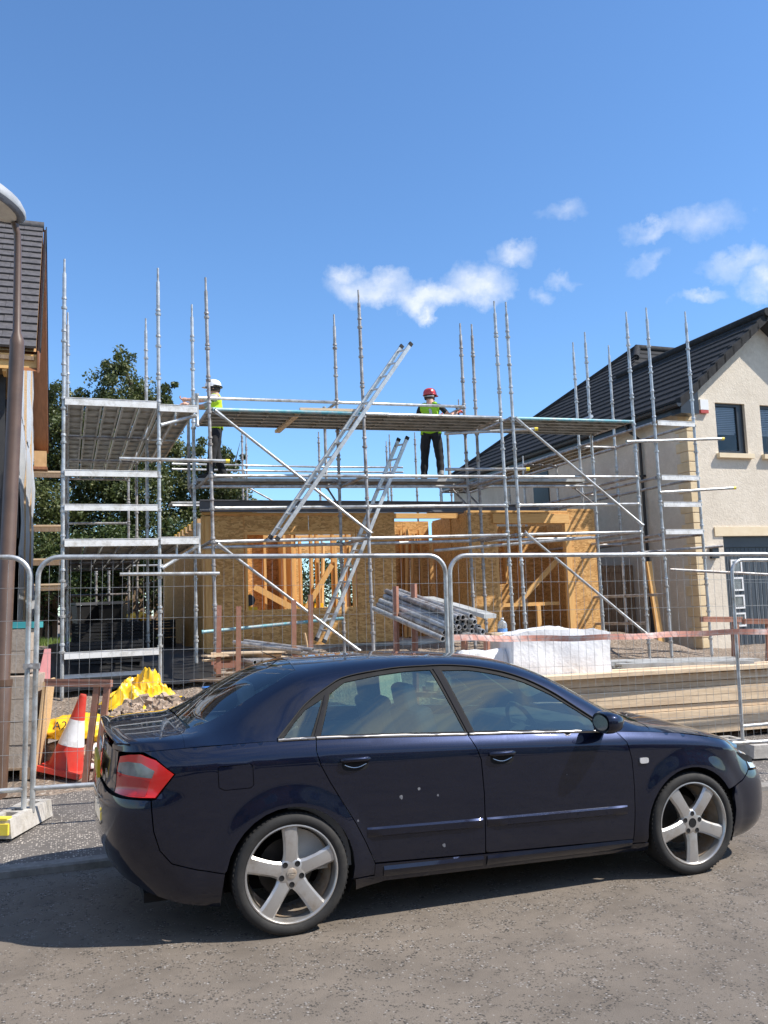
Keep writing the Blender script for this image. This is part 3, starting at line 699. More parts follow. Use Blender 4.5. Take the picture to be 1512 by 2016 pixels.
    panel('roof', [shell], P, 'car_paint', root, .03, gap=.0005, lip=.01, scale=(1, .9), nm=Vector((0, .7, .7)))
    # windscreen and rear window
    bw = [(-.50, .60), (-.40, .575), (-.2, .56), (0, .56), (.13, .60), (.15, .8), (.16, 1.0), (-.53, 1.0), (-.525, .8)]
    ws = [(1.60, .60), (1.75, .57), (2.0, .55), (2.2, .54), (2.36, .53), (2.40, .75), (2.42, 1.0), (1.53, 1.0), (1.55, .8)]
    def one(name, poly, m, mp=root, st=.04, lift=-.002, lip=.003, nm=None, gap=.001):   # a panel across the centre line: both halves in one mesh
        os_ = panel(name, [poly], P, m, mp, st, gap=gap, lift=lift, lip=lip, scale=(1, .9), nm=nm or Vector((0, .2, 1)))
        a, b_ = os_; bm = bmesh.new(); bm.from_mesh(a.data); bm.from_mesh(b_.data)
        bmesh.ops.remove_doubles(bm, verts=[v for v in bm.verts if abs(v.co.y) < .004], dist=.004)
        bm.to_mesh(a.data); bm.free(); bpy.data.objects.remove(b_); return a
    rw = one('rear_window', bw, 'car_glass_rear')
    one('windscreen', ws, 'car_glass')
    bon = [(2.40, .12), (2.43, .53), (2.45, .8), (2.46, 1.0), (3.42, 1.0), (3.40, .8), (3.34, .5), (3.26, .30), (3.1, .22), (2.8, .16)]
    one('bonnet', bon, 'car_paint', st=.035, lift=0, lip=.012, gap=.002)
    panel('wing_top', [[(2.36, 0), (2.36, .53), (2.42, .53), (2.40, .12), (2.8, .16), (3.1, .22), (3.26, .30), (3.31, .42), (3.24, 0), (2.8, 0)]], P, 'car_paint', root, .035, gap=.0005, scale=(1, .9), nm=Vector((0, .4, 1)))
    boot = [(-.535, 1.0), (-.53, .8), (-.52, .61), (-.56, .55), (-.66, .5), (-.8, .46), (-.905, .42), (-.935, .7), (-.94, 1.0)]
    bt = one('boot_lid', boot, 'car_paint', st=.03, lift=0, lip=.012, gap=.002)
    panel('rear_deck_edge', [[(-.56, 0), (-.56, .55), (-.66, .5), (-.8, .46), (-.905, .42), (-.915, .2), (-.915, 0), (-.75, 0)]], P, 'car_paint', root, .03, gap=.0005, scale=(1, .9), nm=Vector((0, .4, 1)))
    # boot spoiler lip
    b = MB(); lipn = 24; prof = [(.055, -.006), (.02, .01), (-.012, .03), (-.028, .028), (-.03, .012), (-.008, -.02)]
    rows = []
    for i in range(lipn+1):
        y = -.66+1.32*i/lipn; f_ = 1-abs(y/.66)**4*.75; xx = -.925+.05*(abs(y)/.66)**2.5; zz = 1.062-.028*(y/.66)**2
        rows.append([(xx+px, y, zz+pz*f_) for px, pz in prof])
    n = len(prof); b.v = [Vector(p) for r_ in rows for p in r_]
    b.f = [(i*n+j, i*n+(j+1) % n, (i+1)*n+(j+1) % n, (i+1)*n+j) for i in range(lipn) for j in range(n)] + [tuple(range(n)), tuple(lipn*n+j for j in range(n))[::-1]]
    b.m = [0]*len(b.f); b.build('boot_spoiler', 'car_paint', root, smooth=50, fix=True)
    # boot face fill between lip and boot face, dark inner shell behind the gaps
    b = MB(); st_ = 60
    for sd in (-1, 1):
        n0 = len(b.v); zs = [.24, .34, .5, .7, .86]
        for i in range(st_+1):
            s = LEN*i/st_
            for z in zs:
                p, nn = plan(s); q = p-nn*(.05 if z > .4 else .1); x = q.x
                r = min(hypot(x-wx, z-wz) for wx, wz in WH)
                yy = q.y if r > .36 else min(q.y, .60); z = z if x > -.4 else max(z, .25+.3*(-.4-x))
                b.v.append(Vector((x, sd*yy, min(z, crv(ZB, x)-.06))))
        k_ = len(zs)
        for i in range(st_):
            for j in range(k_-1):
                f_ = (n0+i*k_+j, n0+(i+1)*k_+j, n0+(i+1)*k_+j+1, n0+i*k_+j+1)
                b.f.append(f_ if sd == -1 else f_[::-1]); b.m.append(0)
    b.bb(-.75, 3.3, -.62, .62, .19, .24); b.build('inner_body', 'gap_black', root)
    # wheel housings
    for wx, wz in WH:
        for sd in (-1, 1):
            b = MB(); n = 20; vs = []
            for y in (.55, .83):
                for i in range(n+1):
                    a = rad(-25+230*i/n); vs.append((wx+.365*cos(a), sd*y, wz+.365*sin(a)))
            b.add(vs, [(i, i+1, n+2+i, n+1+i) for i in range(n)]); b.build('wheel_housing', 'gap_black', root)
    # ---- side glass, frames and trims
    gl_poly = {'quarter_window': [(-.03, .02)] + [(x, s-.035) for x, s in dlo if -.0 < x < .20] + [(.235, s_of_z(.235, 1.238)-.03), (.13, .02)],
               'rear_door_window': [(.185, .02), (.285, s_of_z(.285, 1.262)-.03)] + [(x, s-.035) for x, s in dlo if .3 < x < .95] + [(.955, s_of_z(.955, 1.36)-.02), (1.075, .02)],
               'front_door_window': [(1.135, .02), (1.03, s_of_z(1.03, 1.36)-.03)] + [(x, s-.035) for x, s in dlo if 1.1 < x < 1.95] + [(1.975, s_of_z(1.975, 1.02)-.03), (2.03, .02)]}
    par = {'quarter_window': (None, None), 'rear_door_window': rd, 'front_door_window': fd}
    for nme, pl in gl_poly.items():
        for i, sd in enumerate((1, -1)):
            panel(nme, [pl], P, 'car_glass', par[nme][i] or root, .035, lift=-.006, lip=.003, scale=(1, .9), sides=(sd,), nm=Vector((0, 1, .3)))
    fr = [(-.066, .0)] + dlo[1:] + [(2.12, 0)]
    panel('window_frame', [fr] + list(gl_poly.values()), P, 'trim_black', root, .03, gap=.0, lift=-.001, lip=.008, scale=(1, .9), nm=Vector((0, 1, .3)))
    panel('door_pillar_cover', [[(1.088, .012), (.972, s_of_z(.972, 1.362)-.015), (1.012, s_of_z(1.012, 1.362)-.015), (1.126, .012)]], P, 'pillar_satin', root, .03, gap=.002, lift=.004, lip=.006, scale=(1, .9), nm=Vector((0, 1, .3)))
    panel('rear_window_post', [[(.145, .012), (.252, s_of_z(.252, 1.25)-.02), (.272, s_of_z(.272, 1.262)-.02), (.178, .012)]], P, 'pillar_satin', root, .03, gap=.001, lift=.004, lip=.006, scale=(1, .9), nm=Vector((0, 1, .3)))
    for sd in (1, -1):
        y = lambda v: Vector((v.x, -sd*v.y, v.z))
        off = Vector((0, -sd*.004, .003))
        # bright strip round the top of the side windows and along the belt
        top = [y(P(x, s_of_z(x, z)))+off for x, z in [(lerp_x, crv([(p[0], p[1]) for p in dlo_top], lerp_x)) for lerp_x in [-.06+2.17*i/60 for i in range(61)]]]
        b = MB(); b.path(top, .0045, 6); b.build('window_trim', 'trim_grey', root, smooth=60)
        b = MB()
        for x0, x1 in ((-.06, .15), (.158, 1.08), (1.095, 2.118)):
            b.path([y(P(x0+(x1-x0)*i/14, 0))+Vector((0, -sd*.001, .002)) for i in range(15)], .0095, 6)
        b.build('belt_trim', 'belt_metal', root, smooth=60)
        # mouldings
        for (x0, x1, z0, z1, o) in ((.43, 1.145, .512, .495, rd), (1.172, 2.15, .495, .474, fd)):
            b = MB(); n = 14; rows = []
            for i in range(n+1):
                t = i/n; x = x0+(x1-x0)*t; z = z0+(z1-z0)*t; e = 1 if 0 < i < n else .2
                for dz, dy in ((.004, 0), (-.006, .013*e), (-.042, .011*e), (-.05, 0)):
                    v = F(s_of_x(x), z+dz); rows.append(Vector((v.x, -sd*(v.y+dy), v.z)))
            b.v = rows; b.f = [(i*4+j, (i+1)*4+j, (i+1)*4+j+1, i*4+j+1) for i in range(n) for j in range(3)] + [(0, 1, 2, 3), (n*4+3, n*4+2, n*4+1, n*4)]
            b.m = [0]*len(b.f); b.build('door_moulding', 'car_paint', o[0 if sd == 1 else 1], smooth=40, fix=True)
        # sill strip highlights (step on the sill)
        for (x0, x1) in ((.53, 1.15), (1.175, 2.19)):
            b = MB(); n = 14; rows = []
            for i in range(n+1):
                x = x0+(x1-x0)*i/n; zt = .302-.034*(x-.5)/1.7-.006
                for dz, dy in ((.0, 0), (-.02, .011), (-.055, .009), (-.07, -.006)):
                    v = F(s_of_x(x), zt+dz); rows.append(Vector((v.x, -sd*(v.y+dy), v.z)))
            b.v = rows; b.f = [(i*4+j, (i+1)*4+j, (i+1)*4+j+1, i*4+j+1) for i in range(n) for j in range(3)] + [(0, 1, 2, 3), (n*4+3, n*4+2, n*4+1, n*4)]
            b.m = [0]*len(b.f); b.build('sill_cover', 'car_paint', root, smooth=40, fix=True)
        # door handles: recessed cup below, bar in front
        for (x0, x1, z, o) in ((.282, .45, .888, rd), (1.2, 1.366, .855, fd)):
            p = o[0 if sd == 1 else 1]
            xm = (x0+x1)/2; v = F(s_of_x(xm), z-.012)
            b = MB(); n = 20; hw = (x1-x0)/2*.93
            ring = [(xm+hw*math.copysign(abs(cos(2*pi*i/n))**.6, cos(2*pi*i/n)), z-.022+.036*math.copysign(abs(sin(2*pi*i/n))**.8, sin(2*pi*i/n))) for i in range(n)]
            vs = []
            for x, zz in ring:
                w_ = F(s_of_x(x), zz); vs.append((w_.x, -sd*(w_.y+.002), w_.z))
            b.add(vs, [tuple(range(n))]); b.build('handle_recess', 'gap_black', p, fix=True)
            b = MB(); hp = []
            for i in range(11):
                t = i/10; x = x0+(x1-x0)*t; w_ = F(s_of_x(x), z+.004); hp.append((w_.x, -sd*(w_.y+.004+.018*sin(pi*t)**.6), w_.z+.002*sin(pi*t)))
            b.path(hp, [.009]+[.0135]*9+[.009], 8); b.build('door_handle', 'car_paint', p, smooth=60)
            b = MB(); b.path([Vector(q)*1 + Vector((0, -sd*.002, -.042 - .018*sin(pi*i/10)+.02)) for i, q in enumerate([(x0+.02+(x1-x0-.04)*j/10, -sd*(F(s_of_x(x0+.02+(x1-x0-.04)*j/10), z-.04).y+.001), z-.0) for j in range(11)])], .0022, 5)
            b.build('handle_rim', 'chrome', p, smooth=60)
        # mirror: stalk and shell
        b = MB()
        c = Vector((1.985, -sd*.955, 1.005)); n = 20; rows = []
        for i, (dx, ry, rz) in enumerate(((-.052, .084, .05), (-.056, .091, .059), (-.04, .1, .066), (-.005, .102, .066), (.038, .09, .056), (.07, .066, .037), (.082, .034, .016))):
            for j in range(n):
                a = 2*pi*j/n; rows.append(c+Vector((dx-.12*0, math.copysign(abs(cos(a))**.75, cos(a))*ry, math.copysign(abs(sin(a))**.75, sin(a))*rz)))
        b.v = rows; b.f = [(i*n+j, i*n+(j+1) % n, (i+1)*n+(j+1) % n, (i+1)*n+j) for i in range(6) for j in range(n)] + [tuple(range(n))[::-1], tuple(6*n+j for j in range(n))]
        b.m = [0]*len(b.f); mr = b.build('door_mirror', 'car_paint', root, smooth=50, fix=True)
        b = MB(); b.path([(2.03, -sd*.79, .955), (2.02, -sd*.86, .962), (2.0, -sd*.93, .97)], [.035, .03, .035], 10); b.build('mirror_stalk', 'trim_black', mr, smooth=60)
        b = MB(); b.path([c+Vector((-.0685, .085*cos(2*pi*j/n), .052*sin(2*pi*j/n))) for j in range(n)], .001, 3, closed=True)
        b = MB(); b.add([c+Vector((-.058, .078*cos(2*pi*j/n), .047*sin(2*pi*j/n))) for j in range(n)], [tuple(range(n))]); b.build('mirror_glass', 'chrome', mr)
        # corner sail of the front window
        b = MB(); w0 = P(2.03, .02); w1 = P(1.985, s_of_z(1.985, 1.01)-.02); w2 = P(2.1, .02)
        b.poly([y(w0)+Vector((0, -sd*.002, 0)), y(w2)+Vector((0, -sd*.002, 0)), y(w1)+Vector((0, -sd*.002, 0))], (0, -sd*.004, 0)); b.build('mirror_sail', 'trim_black', root, fix=True)
        # repeater
        v = F(s_of_x(2.287), .74); b = MB()
        ringv = [(2.287+.033*math.copysign(abs(cos(2*pi*i/16))**.5, cos(2*pi*i/16)), .741+.018*math.copysign(abs(sin(2*pi*i/16))**.5, sin(2*pi*i/16))) for i in range(16)]
        b.poly([(x, -sd*(v.y-.004), z) for x, z in ringv], (0, -sd*.013, 0)); b.build('side_repeater', 'lamp_clear', root, fix=True)
    # scuffs on the near rear door
    for (x, z, r_) in ((.635, .665, .012), (.745, .70, .009), (.86, .655, .006), (.895, .372, .011), (.375, .56, .006), (1.72, .7, .003)):
        b = MB(); v = F(s_of_x(x), z); nn = 9
        b.add([(x+r_*(.7+.5*random.random())*cos(2*pi*i/nn), -(v.y+.0012), z+1.25*r_*(.6+.6*random.random())*sin(2*pi*i/nn)) for i in range(nn)], [tuple(range(nn))[::-1]])
        b.build('scratch', 'scuff', rd[0])
    # number plate, rings and lettering on the boot
    b = MB(); b.bb(-.985, -.968, -.26, .26, .80, .90); b.build('number_plate', 'plate_yellow', root)
    b = MB()
    for i in range(4):
        cy_ = -.085+i*.057; b.path([(-.957, cy_+.033*cos(2*pi*j/18), .955+.033*sin(2*pi*j/18)) for j in range(18)], .004, 6, closed=True)
    b.build('boot_emblem', 'chrome', root, smooth=60)
    b = MB()
    for i in range(3): b = MB(); b.bb(-.951, -.943, -.60+i*.05, -.575+i*.05, .855, .885); b.build('boot_badge', 'chrome', root)
    # roof aerial, wipers line
    b = MB(); b.path([(.12, 0, 1.425), (.02, 0, 1.47)], [.004, .002], 6); b.build('aerial', 'trim_black', root)
    # ---- wheels
    def wheel(wx, sd, spin, cap):
        Y0 = -sd*.885
        M = Matrix.Translation((wx, 0, .318)) @ Matrix.Rotation(pi/2*sd, 4, 'X')       # lathe z -> outward
        hub = root
        def L(prof, name, m, par, n=56, closed=False):
            b = MB(); b.lathe([(r, z) for r, z in prof], n, M, closed); return b.build(name, m, par, smooth=35, fix=True)
        # z measured outward from car centre line
        ty = L([(.253, .862), (.259, .872), (.274, .8805), (.294, .8815), (.308, .874), (.3165, .862), (.319, .84), (.32, .80), (.319, .70), (.316, .672), (.305, .66), (.27, .655), (.253, .665)], 'wheel', 'tyre', root, 64, True)
        b = MB()                                            # tread blocks at the shoulder
        for i in range(72):
            a = 2*pi*i/72
            b.box(M @ Vector((.3175*cos(a), .3175*sin(a), .853)), (.0035, .012, .03), (M.to_3x3() @ Matrix.Rotation(a, 3, 'Z')))
        b.build('tread', 'tyre', ty)
        rim = L([(.257, .864), (.2575, .874), (.251, .8755), (.2445, .868), (.2425, .85), (.23, .80), (.215, .70), (.21, .67)], 'rim', 'alloy', ty, 64)
        L([(.2295, .83), (.2275, .79), (.214, .69)], 'rim_barrel', 'alloy_dirty', ty, 48)
        L([(.0, .70), (.15, .70), (.155, .705), (.155, .725), (.06, .73), (0, .73)], 'brake_disc', 'brake', ty, 32)
        b = MB()
        for i in range(5):                                  # spokes
            a0 = spin+i*2*pi/5; st = []
            for r, w, zo, dp in ((.03, .05, .853, .06), (.06, .047, .857, .06), (.1, .0405, .864, .05), (.16, .041, .868, .04), (.215, .045, .866, .035), (.247, .049, .862, .03)):
                st.append([Vector((r, -w, zo-.014)), Vector((r, -w*.72, zo-.001)), Vector((r, 0, zo+.0025)), Vector((r, w*.72, zo-.001)), Vector((r, w, zo-.014)), Vector((r, w*.8, zo-dp)), Vector((r, -w*.8, zo-dp))])
            Rm = M @ Matrix.Rotation(a0, 4, 'Z'); n = 7
            b.add([Rm @ p for ring in st for p in ring], [(q*n+j, q*n+(j+1) % n, (q+1)*n+(j+1) % n, (q+1)*n+j) for q in range(5) for j in range(n)] + [tuple(range(n)), tuple(5*n+j for j in range(n))[::-1]])
        b.build('spokes', 'alloy', rim, smooth=38, fix=True)
        b = MB(); b.lathe([(0, .859), (.04, .8592), (.072, .8585), (.082, .85), (.085, .83)], 40, M); b.build('wheel_centre', 'alloy', rim, smooth=40, fix=True)
        for i in range(5):
            a = spin+(i+.5)*2*pi/5; c = Vector((.058*cos(a), .058*sin(a), 0))
            b = MB(); b.lathe([(0, .8605), (.0125, .8605), (.0135, .8612), (.0155, .8595)], 14, M @ Matrix.Translation(c)); b.build('bolt_hole', 'gap_black', rim, smooth=40, fix=True)
        b = MB()
        if cap:
            b.lathe([(0, .867), (.02, .8665), (.0275, .864), (.029, .859)], 24, M); cp = b.build('centre_cap', 'alloy_dirty', rim, smooth=40, fix=True)
            b = MB()
            for i in range(4):
                cy_ = -.0135+i*.009; b.path([M @ Vector((cy_+.0055*cos(2*pi*j/12), .0055*sin(2*pi*j/12), .8675)) for j in range(12)], .0008, 4, closed=True)
            b.build('cap_emblem', 'chrome', cp)
        else:
            b.lathe([(0, .8602), (.026, .8602), (.0275, .862), (.03, .8592)], 24, M); b.build('centre_bore', 'gap_black', rim, smooth=40, fix=True)
    wheel(0, 1, pi/2+.02, True); wheel(2.65, 1, -pi/2-.04, False)
    wheel(0, -1, .7, True); wheel(2.65, -1, .2, True)
    # ---- cabin
    def seat(x, y, w, rear=False):
        b = MB()
        def pad(c, d, rot=0): 
            b.box(c, d, Euler((0, rot, 0)))
        pad((x+.1, y, .52), (.52, w, .14), -.1); pad((x-.17, y, .83), (.13, w, .6), -.3)
        o = b.build('rear_seat' if rear else 'front_seat', 'interior_light', root, smooth=None)
        m = o.modifiers.new('bevel', 'BEVEL'); m.width = .045; m.segments = 3
        for yy in ([-.38, .38] if rear else [0]):
            b = MB(); b.box((x-.285, y+yy, 1.17), (.09, .25, .17), Euler((0, -.2, 0))); h = b.build('headrest', 'interior_light', o); mm = h.modifiers.new('bevel', 'BEVEL'); mm.width = .035; mm.segments = 3
    seat(1.15, -.37, .5); seat(1.15, .37, .5); seat(.28, 0, 1.3, True)
    b = MB(); b.box((2.08, 0, .84), (.5, 1.36, .2)); b.box((1.95, -.37, .92), (.25, .42, .1)); o = b.build('dashboard', 'interior_dark', root); mm = o.modifiers.new('bevel', 'BEVEL'); mm.width = .05; mm.segments = 3
    b = MB(); Mw = Matrix.Translation((1.72, -.37, .92)) @ Matrix.Rotation(rad(65), 4, 'Y')
    b.path([Mw @ Vector((.18*cos(2*pi*j/28), .18*sin(2*pi*j/28), 0)) for j in range(28)], .015, 8, closed=True)
    b.tube(Mw @ Vector((0, 0, .0)), Mw @ Vector((0, 0, -.2)), .05, .03); b.beam(Mw @ Vector((0, -.17, 0)), Mw @ Vector((0, .17, 0)), .02, .04); b.build('steering_wheel', 'interior_dark', root, smooth=50)
    b = MB(); b.box((-.33, 0, 1.0), (.34, 1.24, .03)); b.build('parcel_shelf', 'interior_light', root)
    b = MB(); b.bb(-.2, 2.3, -.66, .66, .28, .32); b.build('cabin_floor', 'interior_dark', root)
    for sd in (-1, 1):
        b = MB(); b.bb(.0, 2.1, sd*.765-.012, sd*.765+.012, .3, .9); b.build('door_lining', 'interior_light', root)
build_car()
# ------------------------------------------------------------------ scaffolding (plot coordinates)
RZ = .014                                                   # ledgers climb a little along the run
def lv(z, a): return z + RZ*a
plank_cache = {}
def plank_mesh(length, m='galv_deck'):
    key = (round(length, 2), m)
    if key in plank_cache: return plank_cache[key]
    b = MB(); w = .225; h = .05; L = length
    b.bb(0, L, -w/2, w/2, -.004, 0)
    for s in (-1, 1):
        b.bb(.002, L-.002, s*w/2-.0035 if s > 0 else s*w/2, s*w/2 if s > 0 else s*w/2+.0035, -h, -.004)
        b.bb(.002, L-.002, min(s*w/2, s*(w/2-.03)), max(s*w/2, s*(w/2-.03)), -h-.003, -h)
    n = max(2, int(L/.42))
    for i in range(n+1):
        x = .02+(L-.07)*i/n; b.bb(x, x+.03, -w/2+.004, w/2-.004, -.034, -.004)
    for i in range(n*4):
        x = .08+(L-.16)*i/(n*4-1); b.bb(x-.012, x+.012, -.06, -.045, -.0065, -.004); b.bb(x-.012, x+.012, .045, .06, -.0065, -.004)
    me = mesh_of(b, 'deck_plank', m); plank_cache[key] = me; return me
class Scaf:
    def __init__(s, label, base, group=None):
        s.t = thing('scaffold', label, 'scaffold', base, SITE, 'scaffolding round the new house')
    def pole(s, a, b, zt, zb=None, a_top=None, m='galv', z0=2.79):
        zb = GZ(a, b)+.04 if zb is None else zb; at = a if a_top is None else a_top
        mb = MB(); f = lambda z: (a+(at-a)*(z-zb)/(zt-zb), b, z)
        mb.tube(f(zb), f(zt-.22), .0275, n=10); mb.tube(f(zt-.22), f(zt), .0175, .0165, n=8)
        o = mb.build('standard', m, s.t, smooth=50)
        c = MB(); z = lv(z0, a)
        while z-.5 > zb+.15: z -= .5
        while z < zt-.3:
            p = Vector(f(z)); up = (Vector(f(z+.1))-p).normalized()
            c.path([p-up*.03, p-up*.024, p+up*.008, p+up*.012], [.03, .041, .043, .03], 10)
            q = p+up*random.choice((.055, .06, .1, .14, .15)); c.path([q-up*.018, q-up*.014, q+up*.014, q+up*.02], [.031, .0385, .036, .028], 10)
            z += .5
        c.build('cup_joints', m, o, smooth=40, kind='stuff')
        j = MB(); j.tube((a, b, zb-.05), (a, b, zb+.02), .018, n=8); j.bb(a-.075, a+.075, b-.075, b+.075, zb-.06, zb-.05); j.build('base_jack', 'galv_old', o)
        return o
    def tube(s, p, q, name='ledger', m='galv', r=.0275, caps=None):
        p, q = Vector(p), Vector(q); d = (q-p).normalized()
        mb = MB(); mb.path([p+d*.02, p+d*.05, p+d*.06, q-d*.06, q-d*.05, q-d*.02], [r*1.2, r*1.2, r, r, r*1.2, r*1.2], 10) if caps is None else mb.tube(p, q, r)
        o = mb.build(name, m, s.t, smooth=50)
        if caps:
            for e, dd in ((q, d), (p, -d)):
                if caps in ('both', 'end') and (e is q or caps == 'both'):
                    cb = MB(); cb.tube(e-dd*.05, e+dd*.012, r*1.13); cb.build('end_cap', 'yellow_cap', o, smooth=50)
        return o
    def brace(s, p, q, m='galv'):
        p, q = Vector(p), Vector(q); o = s.tube(p, q, 'diagonal_brace', m, .0235)
        d = (q-p).normalized()
        for e, dd in ((p, d), (q, -d)):
            c = MB(); n = Vector((0, 1, 0)); u = dd.cross(n).normalized()
            c.beam(e+u*.03, e+dd*.2+u*.022, .012, .01); c.beam(e-u*.03, e+dd*.2-u*.022, .012, .01); c.build('brace_fork', m, o)
        return o
    def board(s, a, b, z, length, along='a', m='galv_deck', tilt=0):
        r = Euler((0, -math.atan(RZ) if along == 'a' else 0, 0 if along == 'a' else pi/2))
        o = inst('deck_plank', plank_mesh(length, m), s.t, (a, b, z), r); return o
    def clamp(s, p):
        c = MB(); c.box(p, (.07, .075, .06)); c.tube(Vector(p)+Vector((0, -.04, -.02)), Vector(p)+Vector((0, -.04, .045)), .01, n=6); c.build('coupler', 'galv_old', s.t)
Z1, Z2, Z3, Z4 = 2.79, 3.30, 3.80, 4.83
# --- front run
fr = Scaf('long galvanised scaffold across the front of the new timber house, carrying both workers', (2.5, .6, GZ(2.5, .6)))
front = [(.11, .03), (2.59, 2.54), (5.11, 5.06), (5.34, 5.29), (7.82, 7.82)]
for i, (a0, a1) in enumerate(front): fr.pole(a0, 0, 6.92+RZ*a0, a_top=a1, m='galv_old' if i < 2 else 'galv')
for i, a in enumerate((-.02, 2.48, 4.96, 5.2, 7.7)): fr.pole(a, 1.2, 6.9+RZ*a, m='galv_old' if i in (1, 2, 3) else 'galv')
pos = [.09, 2.57, 5.09]
for z in (Z1, Z2, Z3, Z4):
    for a0, a1 in ((.09, 2.57), (2.57, 5.09), (5.32, 7.82)):
        mt = 'galv'
        if z == Z4 and a0 < 5.2: mt = 'teal_paint' if a0 < 1 else 'galv'
        if z == Z4 and a0 > 5.2: mt = 'teal_paint'
        if z == Z3 and a0 < 0: mt = 'teal_paint'
        fr.tube((a0, 0, lv(z, a0)), (a1, 0, lv(z, a1)), 'ledger', mt)
for z in (Z1, Z3):
    for a0, a1 in ((0, 2.48), (2.48, 4.96), (5.2, 7.7)):
        fr.tube((a0, 1.2, lv(z, a0)), (a1, 1.2, lv(z, a1)))
for a in (.05, 2.53, 5.03, 5.27, 7.76):
    for z in (Z1, Z3, Z4):
        fr.tube((a, 0, lv(z, a)), (a, 1.2, lv(z, a)), 'transom', 'galv_old')
fr.brace((.12, -.04, 4.82), (2.62, -.04, 2.89)); fr.brace((.13, -.04, 2.77), (2.36, -.04, 1.03))
fr.brace((5.33, -.04, 4.91), (7.86, -.04, 3.0)); fr.brace((5.39, -.04, 2.91), (7.80, -.04, 1.03))
# working lift: steel planks along the run, five wide
for a0, L in ((.06, 2.46), (2.56, 2.46), (5.3, 2.46)):
    for j in range(5): fr.board(a0+random.uniform(-.01, .01), .13+j*.236, lv(Z4, a0)+.035, L)
# inner board where the workers stand, on brackets off the inner standards
for a0, L in ((.02, 2.44), (2.5, 2.44), (5.22, 2.44)):
    for j in range(3): fr.board(a0, 1.38+j*.236, lv(3.955, a0), L)
for a in (0, 2.48, 4.96, 5.2, 7.7):
    z = lv(3.885, a); fr.tube((a, 1.2, z), (a, 1.98, z), 'bracket', 'galv_old'); fr.tube((a, 1.22, z-.45), (a, 1.9, z-.03), 'bracket_strut', 'galv_old', .018)
# guard rails inside, at the workers' chest
for b in (1.2, 1.98):
    for a0, a1 in ((0, 2.48), (2.48, 4.98)): fr.tube((a0, b, lv(5.3, a0)), (a1, b, lv(5.3, a1)), 'guard_rail', 'galv' if b < 1.5 or a0 > 1 else 'teal_paint')
for a in (.0, 2.48, 4.96): fr.tube((a, 1.2, lv(5.3, a)), (a, 1.98, lv(5.3, a)), 'transom'); fr.tube((a, 1.98, lv(3.9, a)), (a, 1.98, lv(5.42, a)), 'guard_post', 'galv_old')
# bottom lift planks on the first ledger and loose tubes
fr.tube((-1.27, -.07, 4.02), (.33, -.07, 4.02), 'loose_tube', 'galv', .0275, caps='end'); fr.tube((-1.27, -.07, 2.33), (.16, -.07, 2.31), 'loose_tube', 'galv', .0275, caps='none')
fr.tube((4.2, .5, 4.06), (5.6, .05, 4.02), 'loose_tube', 'galv', .0275, caps='end'); fr.tube((4.15, .35, 4.66), (5.75, -.05, 4.72), 'loose_tube', 'galv', .0275, caps='end')
fr.tube((4.1, .9, 2.67), (6.7, -.08, 2.8), 'loose_tube', 'galv', .0275, caps='none')
fr.tube((0.05, 1.2, 1.42), (2.5, 1.2, 1.55), 'low_ledger', 'teal_paint')
b = MB(); b.beam((1.5, .22, 4.86), (1.42, 1.3, 4.79), .09, .045); b.build('timber_bearer', 'wood_x', fr.t)
b = MB(); b.beam((1.5, .05, 4.91), (2.56, .05, 4.93), .05, .04); b.build('timber_batten', 'wood_x', fr.t)
# raised inner platform past the second worker
for j in range(4): fr.board(5.3, 1.95+j*.236, lv(5.24, 5.3), 2.4)
for b_ in (1.85, 2.8): fr.tube((5.2, b_, lv(5.2, 5.2)), (7.78, b_, lv(5.2, 7.7)), 'ledger', 'galv')
fr.tube((7.76, 1.2, lv(5.2, 7.7)), (7.76, 2.8, lv(5.2, 7.7)), 'transom')
# --- left flank
lf = Scaf('scaffold bay running back along the shaded side of the new house, beside the unfinished roof', (-1.4, 2.4, GZ(-1.4, 2.4)))
for a in (-2.05, -.71): lf.pole(a, 0, 7.0, a_top=a+.02)
for a in (-1.98, -.67):
    lf.pole(a, 2.4, 7.0); lf.pole(a, 4.8, 5.2, m='galv_old'); lf.pole(a, 7.2, 5.3, m='galv_old')
for a in (-1.3, -1.0): lf.pole(a, 9.4, 3.6, m='galv_old')
def flat_ledger(s, a0, a1, b, z, m='white_paint', h=.1, t=.02):
    mb = MB(); mb.bb(a0, a1, b-t-.03, b-.03, z-h/2, z+h/2); mb.bb(a0, a1, b-.055, b-.028, z+h/2, z+h/2+.008); mb.build('toe_board', m, s.t)
for z in (Z4+.02, Z3, Z2, Z1): flat_ledger(lf, -2.02, -.73, 0, z, 'white_paint', .085 if z in (Z3, Z2) else .1)
flat_ledger(lf, -.69, -.13, .0, Z4-.02, h=.1); flat_ledger(lf, -.69, -.13, .0, Z1+.02, h=.1); flat_ledger(lf, -2.02, -.73, 0, 1.2, h=.09); flat_ledger(lf, -2.02, -.73, .6, .87, h=.05)
for k_ in range(3):
    for z in (Z4, Z1):
        for j in range(5): lf.board(-1.87+j*.255, .02+2.4*k_, z+.04, 2.36, 'b')
        if k_ < 3:
            lf.tube((-2.02, 2.4*k_, z), (-2.0, 2.4*k_+2.4, z)); lf.tube((-.7, 2.4*k_, z), (-.68, 2.4*k_+2.4, z))
            lf.tube((-2.0, 2.4*k_+2.4, z-.03), (-.69, 2.4*k_+2.4, z-.03), 'transom', 'galv_old')
    if k_ < 2:
        for j in range(2): lf.board(-.53+j*.25, .05+2.4*k_, Z4+.0, 2.3, 'b')
for j in range(2): lf.board(-.53+j*.25, .05, Z1+.02, 2.3, 'b')
